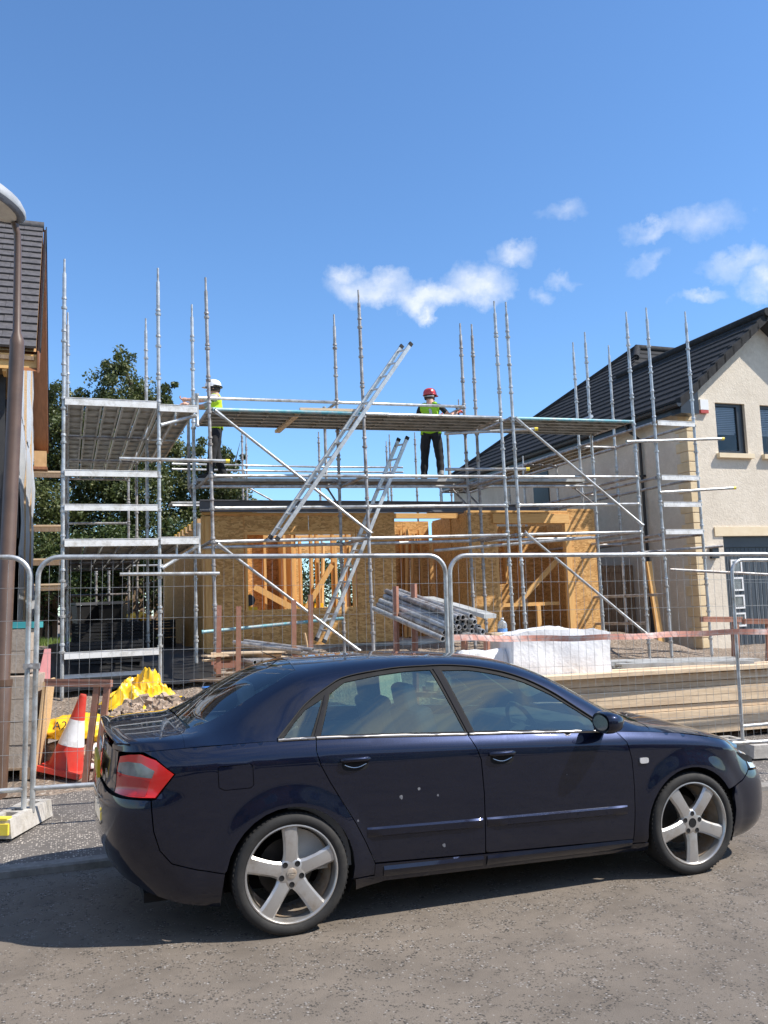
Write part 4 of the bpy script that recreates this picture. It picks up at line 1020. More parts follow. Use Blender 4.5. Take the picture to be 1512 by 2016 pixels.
for z in (3.8, 3.3, 2.2):
    for k_ in range(3): lf.tube((-2.02, 2.4*k_, z), (-2.0, 2.4*k_+2.4, z), m='galv_old')
    lf.tube((-2.0, 7.2, z), (-.68, 7.2, z), m='galv_old')
lf.tube((-.69, 0, 4.55), (-.12, .05, 4.74), 'bracket_strut'); lf.tube((-.69, 0, 2.4), (-.12, .05, 2.74), 'bracket_strut'); lf.tube((-.12, .05, 4.55), (-.12, .05, 5.1), 'bracket_post'); lf.tube((-.12, .05, 2.6), (-.12, .05, 3.1), 'bracket_post')
lf.tube((-.45, .05, 4.55), (-.45, .05, 4.85), 'bracket_post', r=.02); lf.tube((-.45, .05, 2.5), (-.45, .05, 2.85), 'bracket_post', r=.02)
lf.tube((-1.4, 9.4, 2.95), (.8, 9.4, 2.95), 'loose_tube', caps='both'); lf.tube((-1.9, 7.2, 2.85), (-.7, 7.2, 2.9))
for a in (-1.6,): lf.brace((-2.0, .1, 4.7), (-2.0, 2.3, 3.2), 'galv_old')
# --- right flank
rf = Scaf('narrow scaffold tower between the new timber house and the cream rendered gable', (8.75, 1.2, GZ(8.75, 1.2)))
for a in (8.3, 9.2): rf.pole(a, 0, 7.15, a_top=a-.02)
for a in (8.2, 9.1):
    rf.pole(a, 2.4, 7.2); rf.pole(a, 4.8, 5.15 if a < 9 else 5.3); rf.pole(a, 7.2, 5.3); rf.pole(a, 9.6, 5.2)
for z in (Z4+.1, Z3+.1, Z2+.1, Z1+.1):
    flat_ledger(rf, 8.33, 9.17, 0, z, h=.085)
for z in (Z4+.1, Z3+.1, Z1+.05):
    for k_ in range(4):
        for a in (8.25, 9.15): rf.tube((a, 2.4*k_, z), (a-.03, 2.4*k_+2.4, z), m='galv_old')
        rf.tube((8.2, 2.4*k_+2.4, z), (9.1, 2.4*k_+2.4, z), 'transom', 'galv_old')
for k_ in range(1, 4):
    for j in range(3): rf.board(8.35+j*.26, 2.4*k_+.03, Z4+.15, 2.34, 'b')
rf.tube((7.6, -.05, 4.55), (9.75, -.12, 4.66), 'loose_tube', caps='end'); rf.tube((8.25, -.06, 3.62), (9.95, -.1, 3.72), 'loose_tube', caps='end')
rf.tube((7.1, .9, 2.5), (9.6, -.05, 2.62), 'loose_tube', m='galv_old', caps='none'); rf.tube((8.35, -.06, 2.2), (10.6, -.4, 2.03), 'loose_tube', m='galv_old', caps='none')
rf.tube((7.82, .0, 1.25), (8.25, 2.4, 1.2), m='galv_old'); rf.tube((8.3, 0, 1.75), (8.2, 2.4, 1.75), m='galv_old')
# --- rear run
rr = Scaf('far scaffold run seen through the gap behind the house, standing against the sky', (5, 10.5, GZ(5, 10.5)))
for a in (2.5, 4.67, 6.8): rr.pole(a, 10, 6.66, m='galv_old'); rr.pole(a+.35, 11.2, 6.7, m='galv_old')
rr.pole(7.6, 10, 6.75, m='galv_old'); rr.pole(8.35, 10, 5.9, m='galv_old'); rr.pole(8.7, 10, 5.8, m='galv_old')
for z in (5.52, 5.66, 4.55):
    rr.tube((.6, 10, z), (2.5, 10, z)); rr.tube((2.5, 10, z), (4.67, 10, z)); rr.tube((4.67, 10, z), (7.2, 10, z+.04))
for a0 in (.6, 2.6, 4.7, 6.9):
    for j in range(3): rr.board(a0, 10.15+j*.25, 4.66, 2.1)
for a in (2.5, 4.67, 6.8): rr.tube((a, 10, 5.55), (a+.3, 11.2, 5.55), 'transom', 'galv_old')
rr.brace((2.0, 10, 5.4), (4.6, 10, 4.0), 'galv_old')
# ------------------------------------------------------------------ ladders
def ladder(label, p0, p1, off, n, r=.03, base=None):
    t = thing('ladder', label, 'ladder', p0, SITE, 'aluminium ladders on the scaffold')
    p0, p1, off = Vector(p0), Vector(p1), Vector(off); d = (p1-p0)
    for o in (Vector((0, 0, 0)), off):
        b = MB(); b.beam(p0+o, p1+o, .028, .062, up=off.cross(d)); st = b.build('stile', 'alu', t)
        for e, s in ((p0, -1), (p1, 1)):
            c = MB(); c.beam(e+o-d.normalized()*.03, e+o+d.normalized()*.03, .034, .068, up=off.cross(d)); c.build('end_cap', 'rubber', st)
    for i in range(n):
        q = p0+d*((i+.6)/n); b = MB(); b.tube(q-off*.04, q+off*1.04, .0165, n=8); b.build('rung', 'alu', t, smooth=50)
    return t
ladder('long aluminium ladder slanting up past the working deck into the sky', (.96, -.50, 2.79), (3.23, -.50, 5.93), (-.035, .31, .052), 14)
ladder('aluminium ladder leaning from the ground, its top just below the upper deck', (1.94, .55, 1.2), (3.53, .55, 4.6), (-.045, .3, .027), 13)
# ------------------------------------------------------------------ site fence panels
wire_cache = {}
def fence_panel(label, x0, y0, L=3.45, rot=0, z0=.2):
    fr_ = FENCE @ Matrix.Translation((x0, y0, 0)) @ Matrix.Rotation(rot, 4, 'Z')
    t = thing('site_fence', label, 'fence', (L/2, 0, z0), fr_, 'mesh site fence panels')
    zb, zt, r, R = z0+.18, z0+2.0, .0205, .16
    b = MB(); pts = [(0, 0, z0)] + [(R-R*cos(a), 0, zt-R+R*sin(a)) for a in [pi/2*i/8 for i in range(9)]] + [(L-R+R*sin(a), 0, zt-R+R*cos(a)) for a in [pi/2*i/8 for i in range(9)]] + [(L, 0, z0)]
    b.path(pts, r, 10); b.build('frame', 'galv', t, smooth=50)
    b = MB(); b.tube((0, 0, zb), (L, 0, zb), r*.95); b.build('bottom_rail', 'galv', t, smooth=50)
    b = MB(); n = int(L/.082); w = .0015
    for i in range(1, n):
        x = L*i/n + random.uniform(-.003, .003); bow = random.uniform(-.004, .004)
        zt_ = zt-(.0 if R < x < L-R else R*(1-sqrt(max(0, 1-((R-min(x, L-x))/R)**2))))
        b.path([(x, bow, zb), (x+bow, bow*2, (zb+zt)/2), (x, bow, zt_)], w, 4, False)
    for z in (.27, .53, .79, 1.05, 1.31, 1.57):
        b.path([(L*i/8, -.006+random.uniform(-.004, .004), zb+z+random.uniform(-.003, .003)) for i in range(9)], .002, 4, False)
    b.build('wire_mesh', 'galv', t, kind='stuff')
    return t
fence_panel('mesh fence panel with its right end beside the brown lamp post', -3.51, -.02)
fence_panel('wide mesh fence panel clamped at both ends, behind the car boot', 0, 0)
fence_panel('mesh fence panel in front of the long timber stack, behind the car bonnet', 3.495, .01, rot=.0)
fence_panel('mesh fence panel set further back before the grey garage door', 7.12, 1.0, rot=.12)
def fence_clamp(label, x, z, y=-.012):
    t = thing('pipe_clamp', label, 'clamp', (x, y, z), FENCE, 'steel clamps joining the fence panels')
    b = MB(); b.beam((x-.06, y-.024, z), (x+.06, y-.024, z), .01, .045); b.beam((x-.06, y+.032, z), (x+.06, y+.032, z), .01, .045); b.build('jaw', 'galv_old', t)
    b = MB(); b.tube((x, y-.06, z), (x, y+.05, z), .008); b.tube((x, y-.05, z), (x, y-.037, z), .017, n=6); b.build('bolt', 'galv_old', t)
fence_clamp('steel clamp joining the panels next to the lamp post', -.03, 1.33); fence_clamp('steel clamp joining two panels just above the car roof', 3.47, 1.27)
def foot(label, x, y, capc=True, rz=0):
    fr_ = FENCE @ Matrix.Translation((x, y, 0)) @ Matrix.Rotation(rz, 4, 'Z')
    z = .095
    t = thing('ballast_block', label, 'fence foot', (0, 0, z), fr_, 'fence feet on the pavement')
    b = MB(); w, L, h = .12, .36, .135
    prof = [(-w, 0), (w, 0), (w*.86, h), (-w*.86, h)]
    vs = [(p[0], -L, z+p[1]) for p in prof] + [(p[0], L, z+p[1]) for p in prof]
    b.add(vs, [(0, 1, 2, 3), (7, 6, 5, 4), (1, 5, 6, 2), (3, 7, 4, 0), (0, 4, 5, 1)])
    # top with sunken holes
    hs_ = [(-.26, -.1), (-.05, .05), (.12, .28)]; ys = [-L] + [q for p in hs_ for q in p] + [L]; tw = w*.86; iw = .05; zt = z+h
    for i in range(len(ys)-1):
        y0, y1 = ys[i], ys[i+1]
        if (i % 2) == 0: b.add([(-tw, y0, zt), (tw, y0, zt), (tw, y1, zt), (-tw, y1, zt)], [(0, 1, 2, 3)])
        else:
            for xa, xb in ((-tw, -iw), (iw, tw)): b.add([(xa, y0, zt), (xb, y0, zt), (xb, y1, zt), (xa, y1, zt)], [(0, 1, 2, 3)])
            dz = zt-.06
            b.add([(-iw, y0, zt), (iw, y0, zt), (iw, y1, zt), (-iw, y1, zt), (-iw, y0, dz), (iw, y0, dz), (iw, y1, dz), (-iw, y1, dz)], [(0, 1, 5, 4), (1, 2, 6, 5), (2, 3, 7, 6), (3, 0, 4, 7), (4, 5, 6, 7)])
    b.build('foot_block', 'concrete', t)
    if capc:
        b = MB(); b.box((0, -L-.01, z+.07), (.2, .03, .08)); b.box((0, -L+.03, z+h+.006), (.17, .08, .014)); o = b.build('reflector_end', 'yellow_cap', t)
foot('pale fence foot with a yellow end, under the joint by the lamp post', -.1, .0, True, rad(-16))
foot('pale fence foot hidden beyond the car, under the middle joint', 3.47, 0, True)
foot('pale fence foot under the set-back panel at the timber stack', 7.1, 1.0, False)
# ------------------------------------------------------------------ the new timber-frame house
th = thing('timber_frame_house', 'half-built timber frame house of bare board panels and studs behind the scaffold', 'house', (4.3, 2.2, 1.0), SITE)
FLOOR, WT = 1.07, 3.45
def tbox(name, m, x0, x1, y0, y1, z0, z1, par=None):
    b = MB(); b.bb(x0, x1, y0, y1, z0, z1); return b.build(name, m, par or th)
tbox('floor_slab', 'concrete', .25, 8.5, 2.25, 9, .75, FLOOR)
def stud(a, b_, z0, z1, w=.045, d=.09, m='stud'): return tbox('stud', m, a-w/2, a+w/2, b_, b_+d, z0, z1)
def osbp(a0, a1, z0, z1, b_=2.2, m='osb', name='board_panel'): g = .003; return tbox(name, m, a0+g, a1-g, b_, b_+.015, z0+g, z1-g)
# front wall
osbp(.40, .98, FLOOR, 3.44); osbp(.98, 2.18, 3.13, 3.44); osbp(2.18, 3.08, 3.13, 3.44); osbp(.98, 2.18, FLOOR, 1.72); osbp(2.18, 3.08, FLOOR, 1.70); osbp(3.08, 3.87, FLOOR, 3.45)
tbox('corner_post', 'stud', .24, .40, 2.19, 2.34, FLOOR-.25, 3.42); tbox('corner_batten', 'stud', .285, .345, 2.165, 2.19, FLOOR-.2, 3.40)
for a in (.44, .93, 1.02, 3.04, 3.12, 3.45, 3.83): stud(a, 2.216, FLOOR, 3.44)
tbox('head_plate', 'stud_x', .98, 3.08, 2.217, 2.3, 3.085, 3.13); tbox('sill_plate', 'stud_x', .98, 3.08, 2.217, 2.3, 1.70, 1.74)
tbox('top_plate', 'stud_x', .25, 3.87, 2.2, 2.34, 3.45, 3.49)
# steel over the opening
def ibeam(a0, a1, b_, z0, z1, w=.1):
    b = MB(); b.bb(a0, a1, b_-w/2, b_+w/2, z0, z0+.012); b.bb(a0, a1, b_-w/2, b_+w/2, z1-.012, z1); b.bb(a0, a1, b_-.005, b_+.005, z0+.012, z1-.012); b.build('steel_beam', 'steel_grey', th)
ibeam(.2, 5.3, 2.16, 3.495, 3.70, .14); ibeam(5.0, 7.6, 3.2, 3.6, 3.78, .14); ibeam(4.9, 7.2, 2.9, 3.5, 3.62, .1)
tbox('roof_batten', 'alu', 1.0, 5.2, 2.3, 2.36, 3.665, 3.69)
# left side wall with stepped wallhead and straps
tbox('side_wall', 'osb', .25, .37, 2.35, 8.8, FLOOR-.2, 3.3)
for i in range(7):
    y0 = 2.6+i*.55; z1 = 3.32+.02*i
    tbox('wallhead_block', 'wood', .22, .42, y0, y0+.34, 3.303, 3.42)
    if i > 0: tbox('yellow_strap', 'yellow_plastic', .21, .43, y0+.08, y0+.2, 3.31, 3.432)
# recessed porch walls and the projecting bay
for a0, a1 in ((3.87, 4.7), (4.7, 5.3)): osbp(a0, a1, FLOOR, 3.5, 3.9, 'osb_inner')
tbox('recess_side', 'osb', 3.85, 3.868, 2.23, 3.9, FLOOR, 3.44); tbox('recess_head', 'stud_x', 3.88, 5.38, 2.55, 2.62, 3.42, 3.52)
tbox('bay_side', 'osb_inner', 5.39, 5.41, 2.22, 3.9, FLOOR, 3.5); tbox('bay_side_panel', 'osb_inner', 5.37, 5.389, 2.95, 3.9, FLOOR, 3.46)
for a in (4.3, 4.62, 4.68, 5.05): stud(a, 3.78, FLOOR, 3.3)
b = MB(); b.beam((4.45, 3.3, FLOOR), (4.75, 3.75, 3.3), .05, .12); b.build('leaning_board', 'stud', th)
b = MB(); b.beam((4.55, 3.3, FLOOR), (4.9, 3.8, 3.2), .05, .15); b.build('leaning_board', 'stud', th)
osbp(5.39, 6.0, FLOOR, 3.5); osbp(7.68, 8.32, FLOOR, 3.58); osbp(6.0, 7.68, 3.26, 3.5)
tbox('lintel_board', 'stud_x', 5.95, 7.7, 2.16, 2.2, 3.28, 3.47); tbox('bay_plate', 'stud_x', 5.4, 8.32, 2.2, 2.33, 3.502, 3.54)
tbox('jamb', 'stud', 7.58, 7.66, 2.15, 2.27, FLOOR, 3.27); tbox('jamb', 'stud', 7.67, 7.72, 2.165, 2.2, FLOOR, 3.3); tbox('jamb', 'stud', 6.0, 6.06, 2.217, 2.31, FLOOR, 3.26)
tbox('bay_end', 'osb', 8.32, 8.34, 2.22, 8.8, FLOOR, 3.54)
for a in (6.35, 6.75, 7.15, 7.5): stud(a, 3.95, FLOOR, 3.3, m='stud')
osbp(6.0, 7.0, FLOOR, 3.4, 4.06, 'osb_inner'); osbp(7.0, 8.3, FLOOR, 3.4, 4.06, 'osb_inner')
tbox('stacked_board', 'osb_inner', 6.2, 7.0, 3.5, 3.56, FLOOR, 2.1)
b = MB(); b.beam((6.45, 2.5, 1.55), (7.55, 2.45, 2.55), .05, .1); b.build('raking_brace', 'stud', th)
tbox('cross_rail', 'stud_x', 6.1, 7.5, 2.4, 2.45, 1.62, 1.69); tbox('short_post', 'stud', 6.95, 7.03, 2.35, 2.4, FLOOR, 1.62)
# internal studwork seen through the window opening
for a, y in ((1.35, 4.0), (1.75, 4.0), (2.15, 4.0), (2.32, 4.0), (2.72, 4.0), (2.95, 4.4), (3.3, 4.4), (3.5, 4.0), (1.2, 5.2), (1.6, 5.2), (2.0, 5.2), (2.4, 5.2), (2.8, 5.2), (3.2, 5.2), (3.6, 5.2)):
    stud(a, y, FLOOR, 3.28, .05, .12)
tbox('partition_plate', 'stud_x', 1.1, 4.4, 4.0, 4.12, 3.28, 3.33); tbox('partition_plate', 'stud_x', .5, 4.4, 5.2, 5.32, 3.28, 3.33); tbox('sole_plate', 'stud_x', .5, 4.4, 3.99, 4.13, FLOOR, FLOOR+.05)
osbp(.5, 1.35, FLOOR, 3.28, 4.125, 'osb_inner'); osbp(1.35, 1.75, FLOOR, 3.28, 4.125, 'osb_inner'); osbp(.5, 1.6, FLOOR, 3.28, 5.33, 'osb_inner'); osbp(1.6, 2.4, FLOOR, 3.28, 5.33, 'osb_inner')
tbox('partition_end', 'stud', 2.3, 2.42, 4.13, 5.2, FLOOR, 3.28)
b = MB(); b.beam((1.5, 3.9, 2.2), (2.95, 3.9, 1.35), .04, .12); b.build('raking_brace', 'stud', th)
b = MB(); b.beam((2.3, 3.8, 1.4), (3.1, 3.85, 2.6), .04, .1); b.build('raking_brace', 'stud', th)
# rear wall with openings
for a0, a1, z0, z1 in ((.4, 2.3, FLOOR, 3.4), (2.3, 5.2, FLOOR, 1.75), (2.3, 5.2, 3.15, 3.4), (5.2, 8.3, FLOOR, 3.4), (3.55, 3.75, 1.75, 3.15)): osbp(a0, a1, z0, z1, 8.7)
# floor joists leaning boards lit in the open room
for i in range(4):
    b = MB(); b.beam((3.5+i*.28, 6.2, FLOOR), (3.7+i*.28, 6.5, 3.25), .05, .14); b.build('joist_end', 'stud', th)
# ------------------------------------------------------------------ the finished house on the right
rh = thing('rendered_house', 'finished house with cream textured render, dark tiled roof and grey garage door', 'house', (12.5, 1.5, .6), SITE)
CA, FB = 10.27, 1.5                                          # corner and front plane
def rb(name, m, x0, x1, y0, y1, z0, z1, par=None):
    b = MB(); b.bb(x0, x1, y0, y1, z0, z1); return b.build(name, m, par or rh)
EA, EZ, SLP = 9.9, 5.72, .82
RA = 12.37; gz = lambda a: EZ-.1+SLP*(a-EA if a < RA else 2*RA-EA-a)
wall = MB()
W1, W2, GD = (11.06, 11.86, 4.7, 5.81), (12.28, 13.08, 4.7, 5.81), (11.0, 13.6, .5, 2.93)
AR = 2*RA-CA
xs_ = [CA, GD[0], W1[0], W1[1], W2[0], W2[1], GD[1], AR]
zs_ = [.4, GD[3], W1[2], W1[3]]
def solid(x0, x1, z0, z1):
    for w_ in (W1, W2, GD):
        if x0 >= w_[0]-1e-6 and x1 <= w_[1]+1e-6 and z0 >= w_[2]-.2 and z1 <= w_[3]+1e-6: return False
    return True
for i in range(len(xs_)-1):
    for j in range(3):
        if solid(xs_[i], xs_[i+1], zs_[j], zs_[j+1]): wall.add([(xs_[i], FB, zs_[j]), (xs_[i+1], FB, zs_[j]), (xs_[i+1], FB, zs_[j+1]), (xs_[i], FB, zs_[j+1])], [(0, 1, 2, 3)])
wall.add([(CA, FB, W1[3]), (AR, FB, W1[3]), (AR, FB, gz(AR)), (RA, FB, gz(RA)), (CA, FB, gz(CA))], [(0, 1, 2, 3, 4)])
for x0, x1, z0, z1 in (W1, W2, GD):                            # reveals
    d = .14
    for q in (((x0, z0), (x0, z1)), ((x0, z1), (x1, z1)), ((x1, z1), (x1, z0)), ((x1, z0), (x0, z0))):
        (xa, za), (xb, zb) = q; wall.add([(xa, FB, za), (xa, FB+d, za), (xb, FB+d, zb), (xb, FB, zb)], [(0, 1, 2, 3)])
wall.add([(CA, FB, .4), (CA, FB, gz(CA)), (CA, 13.2, gz(CA)), (CA, 13.2, .4)], [(0, 1, 2, 3)])
wall.add([(AR, FB, .4), (AR, 13, .4), (AR, 13, gz(CA)), (AR, FB, gz(CA))], [(0, 1, 2, 3)])
wall.add([(CA, 13.2, .4), (CA, 13.2, gz(CA)), (AR+3, 13.2, gz(CA)), (AR+3, 13.2, .4)], [(0, 1, 2, 3)])
rw_ = wall.build('wall', 'render_cream', rh)
for i, (x0, x1, z0, z1) in enumerate((W1, W2)):
    b = MB(); y = FB+.1
    for bx in ((x0, x0+.055, z0, z1), (x1-.055, x1, z0, z1), (x0+.055, x1-.055, z1-.06, z1), (x0+.055, x1-.055, z0, z0+.08), (x1-.17, x1-.055, z0+.08, z1-.06)): b.bb(bx[0], bx[1], y-.03, y+.05, bx[2], bx[3])
    wn = b.build('window', 'anthracite', rh)
    gb = MB(); gb.add([(x0+.055, y, z0+.08), (x1-.17, y, z0+.08), (x1-.17, y, z1-.06), (x0+.055, y, z1-.06)], [(0, 1, 2, 3)]); gb.build('pane', 'house_glass', wn)
    for k_ in range(14):
        zz = z1-.09-k_*.04; sb = MB(); sb.box(((x0+x1-.115)/2, y+.04, zz), (x1-x0-.24, .03, .006), Euler((1.1, 0, 0))); sb.build('blind_slat', 'white_plastic', wn)
    rb('blind_bottom', 'white_plastic', x0+.08, x1-.19, y+.06, y+.08, z0+.45, z0+.5, wn)
    rb('room_back', 'interior_light', x0-.3, x1+.3, y+.9, y+.92, z0-.3, z1+.2, wn)
    rb('sill', 'sill_stone', x0-.06, x1+.08, FB-.1, FB+.1, z0-.1, z0-.002)
# garage door
gd = rb('garage_door', 'garage_grey', GD[0]+.002, GD[1]-.002, FB+.13, FB+.17, .45, GD[3]-.24)
rb('door_head', 'garage_grey', GD[0]+.002, GD[1]-.002, FB+.1, FB+.17, GD[3]-.235, GD[3]-.002, gd)
for i in range(26):
    x = GD[0]+.06+i*.1; g = MB(); g.bb(x, x+.088, FB+.118, FB+.13, .5, GD[3]-.26); g.build('door_rib', 'garage_grey', gd)
for i in range(4):
    z0 = 1.02+i*.375; x0 = 11.24; b = MB()
    for q in ((x0, x0+.035, z0, z0+.29), (x0+.255, x0+.29, z0, z0+.29), (x0+.035, x0+.255, z0+.255, z0+.29), (x0+.035, x0+.255, z0, z0+.035)): b.bb(q[0], q[1], FB+.09, FB+.122, q[2], q[3])
    wn = b.build('door_window', 'white_plastic', gd); rb('pane', 'lamp_smoke', x0+.035, x0+.255, FB+.105, FB+.112, z0+.035, z0+.255, wn)
rb('smooth_band', 'sill_stone', 10.78, AR, FB-.03, FB-.002, GD[3]+.0, GD[3]+.19)
# quoins at the corner
for i in range(24):
    z0 = .62+i*.216; long_ = i % 2; b = MB()
    b.bb(CA-.022, CA+.23, FB-.022, FB+(.36 if long_ else .24), z0+.006, z0+.204)
    o = b.build('quoin', 'quoin_stone', rh); mm = o.modifiers.new('bevel', 'BEVEL'); mm.width = .008; mm.segments = 2
# roof: courses of interlocking tiles on the left slope
def hip_b(a): return 13.4-(a-EA)/4.1*5.5
nC = 18; da = 4.12/nC
for i in range(nC):
    a0, a1 = EA+i*da, EA+(i+1)*da+.02; z0 = EZ+SLP*(a0-EA); z1 = EZ+SLP*(a1-EA)
    b0 = 1.2 if a0 < RA else a0-6.1; b1 = hip_b(a0); t = .05
    b0 += .1 if a0 < RA else 0
    if b1-b0 < .2: continue
    b = MB(); n_ = max(1, int((b1-b0)/.33)); 
    for k_ in range(n_):                                       # the tiles of a course share one part: too fine to tell apart
        y0, y1 = b0+(b1-b0)*k_/n_, b0+(b1-b0)*(k_+1)/n_-.004; j = random.uniform(-.003, .003)
        b.add([(a0, y0, z0+t+j), (a0, y1, z0+t+j), (a1, y1, z1+.012), (a1, y0, z1+.012), (a0+.004, y0, z0), (a0+.004, y1, z0)], [(0, 3, 2, 1), (0, 1, 5, 4)])
    b.add([(a0+.02, b0, z0), (a0+.02, b1, z0), (a1, b1, z1), (a1, b0, z1)], [(0, 3, 2, 1)])
    b.build('tile_course', 'tile_dark', rh, kind='stuff')
for i in range(11):                                            # verge tiles, each stepped over the next
    a0, a1 = EA+i*da*1.06, EA+(i+1)*da*1.06+.05; z0 = EZ+SLP*(a0-EA); z1 = EZ+SLP*(a1-EA)
    if a1 > RA+.06: a1 = RA+.03; z1 = EZ+SLP*(a1-EA)
    b = MB(); b.poly([(a0, 1.17, z0+.075), (a1, 1.17, z1+.035), (a1, 1.17, z1-.15), (a0, 1.17, z0-.14)], (0, .16, 0)); b.build('verge_tile', 'tile_dark', rh, fix=True)
b = MB(); b.add([(RA, 1.2, EZ+SLP*(RA-EA)+.03), (RA, 7, EZ+SLP*(RA-EA)+.03), (2*RA-EA, 7, EZ), (2*RA-EA, 1.2, EZ)], [(0, 1, 2, 3)]); b.poly([(RA, 1.17, EZ+SLP*(RA-EA)+.04), (2*RA-EA, 1.17, EZ+.04), (2*RA-EA, 1.17, EZ-.1), (RA, 1.17, EZ+SLP*(RA-EA)-.1)], (0, .12, 0)); b.build('roof_slope', 'tile_dark', rh)
b = MB(); hz = EZ+SLP*4.1                                       # main roof behind: front slope courses and ridge
for i in range(9):
    y0 = 7.9-(i+1)*.3; y1 = 7.9-i*.3+.02; z0 = hz-(i+1)*.3*SLP; z1 = hz-i*.3*SLP
    b.add([(6.1+y0, y0, z0+.045), (20, y0, z0+.045), (20, y1, z1+.01), (6.1+y1, y1, z1+.01), (6.1+y0, y0, z0), (20, y0, z0)], [(0, 1, 2, 3), (0, 4, 5, 1)])
ms = b.build('main_roof_slope', 'tile_dark', rh)
b = MB(); b.path([(14.0, 7.9, hz+.03), (20, 7.9, hz+.03)], .11, 10); b.build('ridge_tile', 'tile_dark', rh, smooth=50)
b = MB(); b.path([(14.0, 7.9, hz+.02), (EA, 13.45, EZ+.02)], .09, 8); b.build('hip_tile', 'tile_dark', rh, smooth=50)
b = MB(); b.path([(14.05, 7.9, hz+.04), (13.45, 7.2, hz-.5)], .1, 10); b.build('hip_tile', 'tile_dark', rh, smooth=50)
b = MB(); b.path([(RA, 1.12, EZ+SLP*(RA-EA)+.06), (RA, 6.6, EZ+SLP*(RA-EA)+.06)], .1, 10); b.build('ridge_tile', 'tile_dark', rh, smooth=50)
# soffit, fascia, boxed end, gutter, downpipe
b = MB(); b.add([(EA+.02, 1.2, EZ-.08), (EA+.02, 13.4, EZ-.08), (CA, 13.4, EZ-.09), (CA, 1.2, EZ-.09)], [(0, 1, 2, 3)]); b.add([(EA+.1, 1.22, EZ-.08+.0), (CA, FB, gz(CA)-.02), (RA, FB, gz(RA)-.02), (RA, 1.22, gz(RA)-.0)], [(0, 1, 2, 3)]); b.add([(RA, 1.22, gz(RA)), (RA, FB, gz(RA)-.02), (AR, FB, gz(AR)-.02), (AR, 1.22, gz(AR))], [(0, 1, 2, 3)]); b.build('soffit', 'soffit_dark', rh)
rb('fascia', 'anthracite', EA-.0, EA+.02, 1.2, 13.4, EZ-.24, EZ-.03)
b = MB(); b.poly([(EA, 1.18, EZ-.26), (CA+.09, 1.18, EZ-.26), (CA+.09, 1.18, gz(CA+.09)-.0), (EA, 1.18, EZ-.03)], (0, .31, 0)); b.build('boxed_end', 'anthracite', rh, fix=True)
b = MB(); n = 9; pr = [(EA-.065+.06*cos(pi+pi*i/n), EZ-.06+.075*sin(pi+pi*i/n)) for i in range(n+1)]
b.add([(x, 1.15, z) for x, z in pr] + [(x, 13.4, z) for x, z in pr], [(i, i+1, n+2+i, n+1+i) for i in range(n)]); b.add([(x, 1.15, z) for x, z in pr], [tuple(range(n+1))]); b.build('gutter', 'anthracite', rh, smooth=50)
b = MB(); b.path([(EA-.06, 3.0, EZ-.12), (EA, 3.0, EZ-.26), (CA-.07, 3.0, EZ-.46), (CA-.07, 3.0, .6)], .035, 10)
b.build('downpipe', 'anthracite', rh, smooth=50)
for z in (4.4, 2.4): rb('pipe_bracket', 'anthracite', CA-.1, CA-.002, 2.95, 3.05, z, z+.05)
b = MB(); b.bb(CA-.03, CA-.003, 7.1, 7.9, 4.2, 5.2); b.build('side_window', 'anthracite', rh)
# alarm box and wall lamp
al = thing('alarm_box', 'small white alarm box with a red strip on the cream gable', 'alarm', (10.72, FB, 5.45), SITE)
b = MB(); b.poly([(10.62, FB-.07, 5.62), (10.83, FB-.07, 5.62), (10.83, FB-.07, 5.84), (10.62, FB-.07, 5.84)], (0, .067, 0)); b.build('case', 'white_plastic', al, fix=True)
b = MB(); b.bb(10.625, 10.825, FB-.068, FB-.003, 5.55, 5.617); b.build('strobe', 'red_plastic', al)
wl = thing('wall_lamp', 'black box lamp on the wall beside the garage door', 'lamp', (10.7, FB, 2.5), SITE)
b = MB(); b.bb(10.62, 10.78, FB-.1, FB-.002, 2.46, 2.68); b.build('body', 'anthracite', wl); b = MB(); b.bb(10.6, 10.8, FB-.12, FB-.002, 2.682, 2.7); b.build('cap', 'white_plastic', wl)
# ------------------------------------------------------------------ the unfinished house on the left
lh = thing('unfinished_house', 'unfinished house with brown tiles, orange bargeboard and grey breather membrane', 'house', (-3, 4.4, .6), SITE)
VA, WA, EB, RBk, BB, LE, LR = -2.42, -2.7, .9, 4.4, 7.95, 5.85, 9.32
def lb(name, m, x0, x1, y0, y1, z0, z1, par=None):
    b = MB(); b.bb(x0, x1, y0, y1, z0, z1); return b.build(name, m, par or lh)
slope = atan2(LR-LE, RBk-EB); Lsl = hypot(LR-LE, RBk-EB); nT = 19; gg = Lsl/nT
tile = MB(); tile.poly([(0, 0, .0), (0, gg+.05, -.012), (0, gg+.05, .006), (0, .0, .042)], (-.328, 0, 0)); tme = mesh_of(tile, 'roof_tile', 'tile_brown')
bmx = bmesh.new(); bmx.from_mesh(tme); bmesh.ops.recalc_face_normals(bmx, faces=bmx.faces); bmx.to_mesh(tme); bmx.free()
for i in range(nT):
    for j in range(9):
        s_ = i*gg; y = EB-.03+s_*cos(slope); z = LE+.02+s_*sin(slope)
        a = VA-.02-j*.332-(.166 if i % 2 else 0)*1.0
        if i % 2 and j == 0: inst('roof_tile', tme, lh, (a+.166, y, z), Euler((slope+random.uniform(-.006, .006), 0, 0)))
        inst('roof_tile', tme, lh, (a, y+random.uniform(-.004, .004), z+random.uniform(-.002, .003)), Euler((slope+random.uniform(-.008, .008), 0, 0)))
b = MB(); th_ = .03
b.add([(VA-.02, EB, LE-.02), (-9, EB, LE-.02), (-9, RBk, LR-.02), (VA-.02, RBk, LR-.02)], [(0, 3, 2, 1)]); b.add([(VA-.02, RBk, LR-.0), (-9, RBk, LR-.0), (-9, BB, LE), (VA-.02, BB, LE)], [(0, 3, 2, 1)]); b.build('roof_deck', 'soffit_ply', lh)
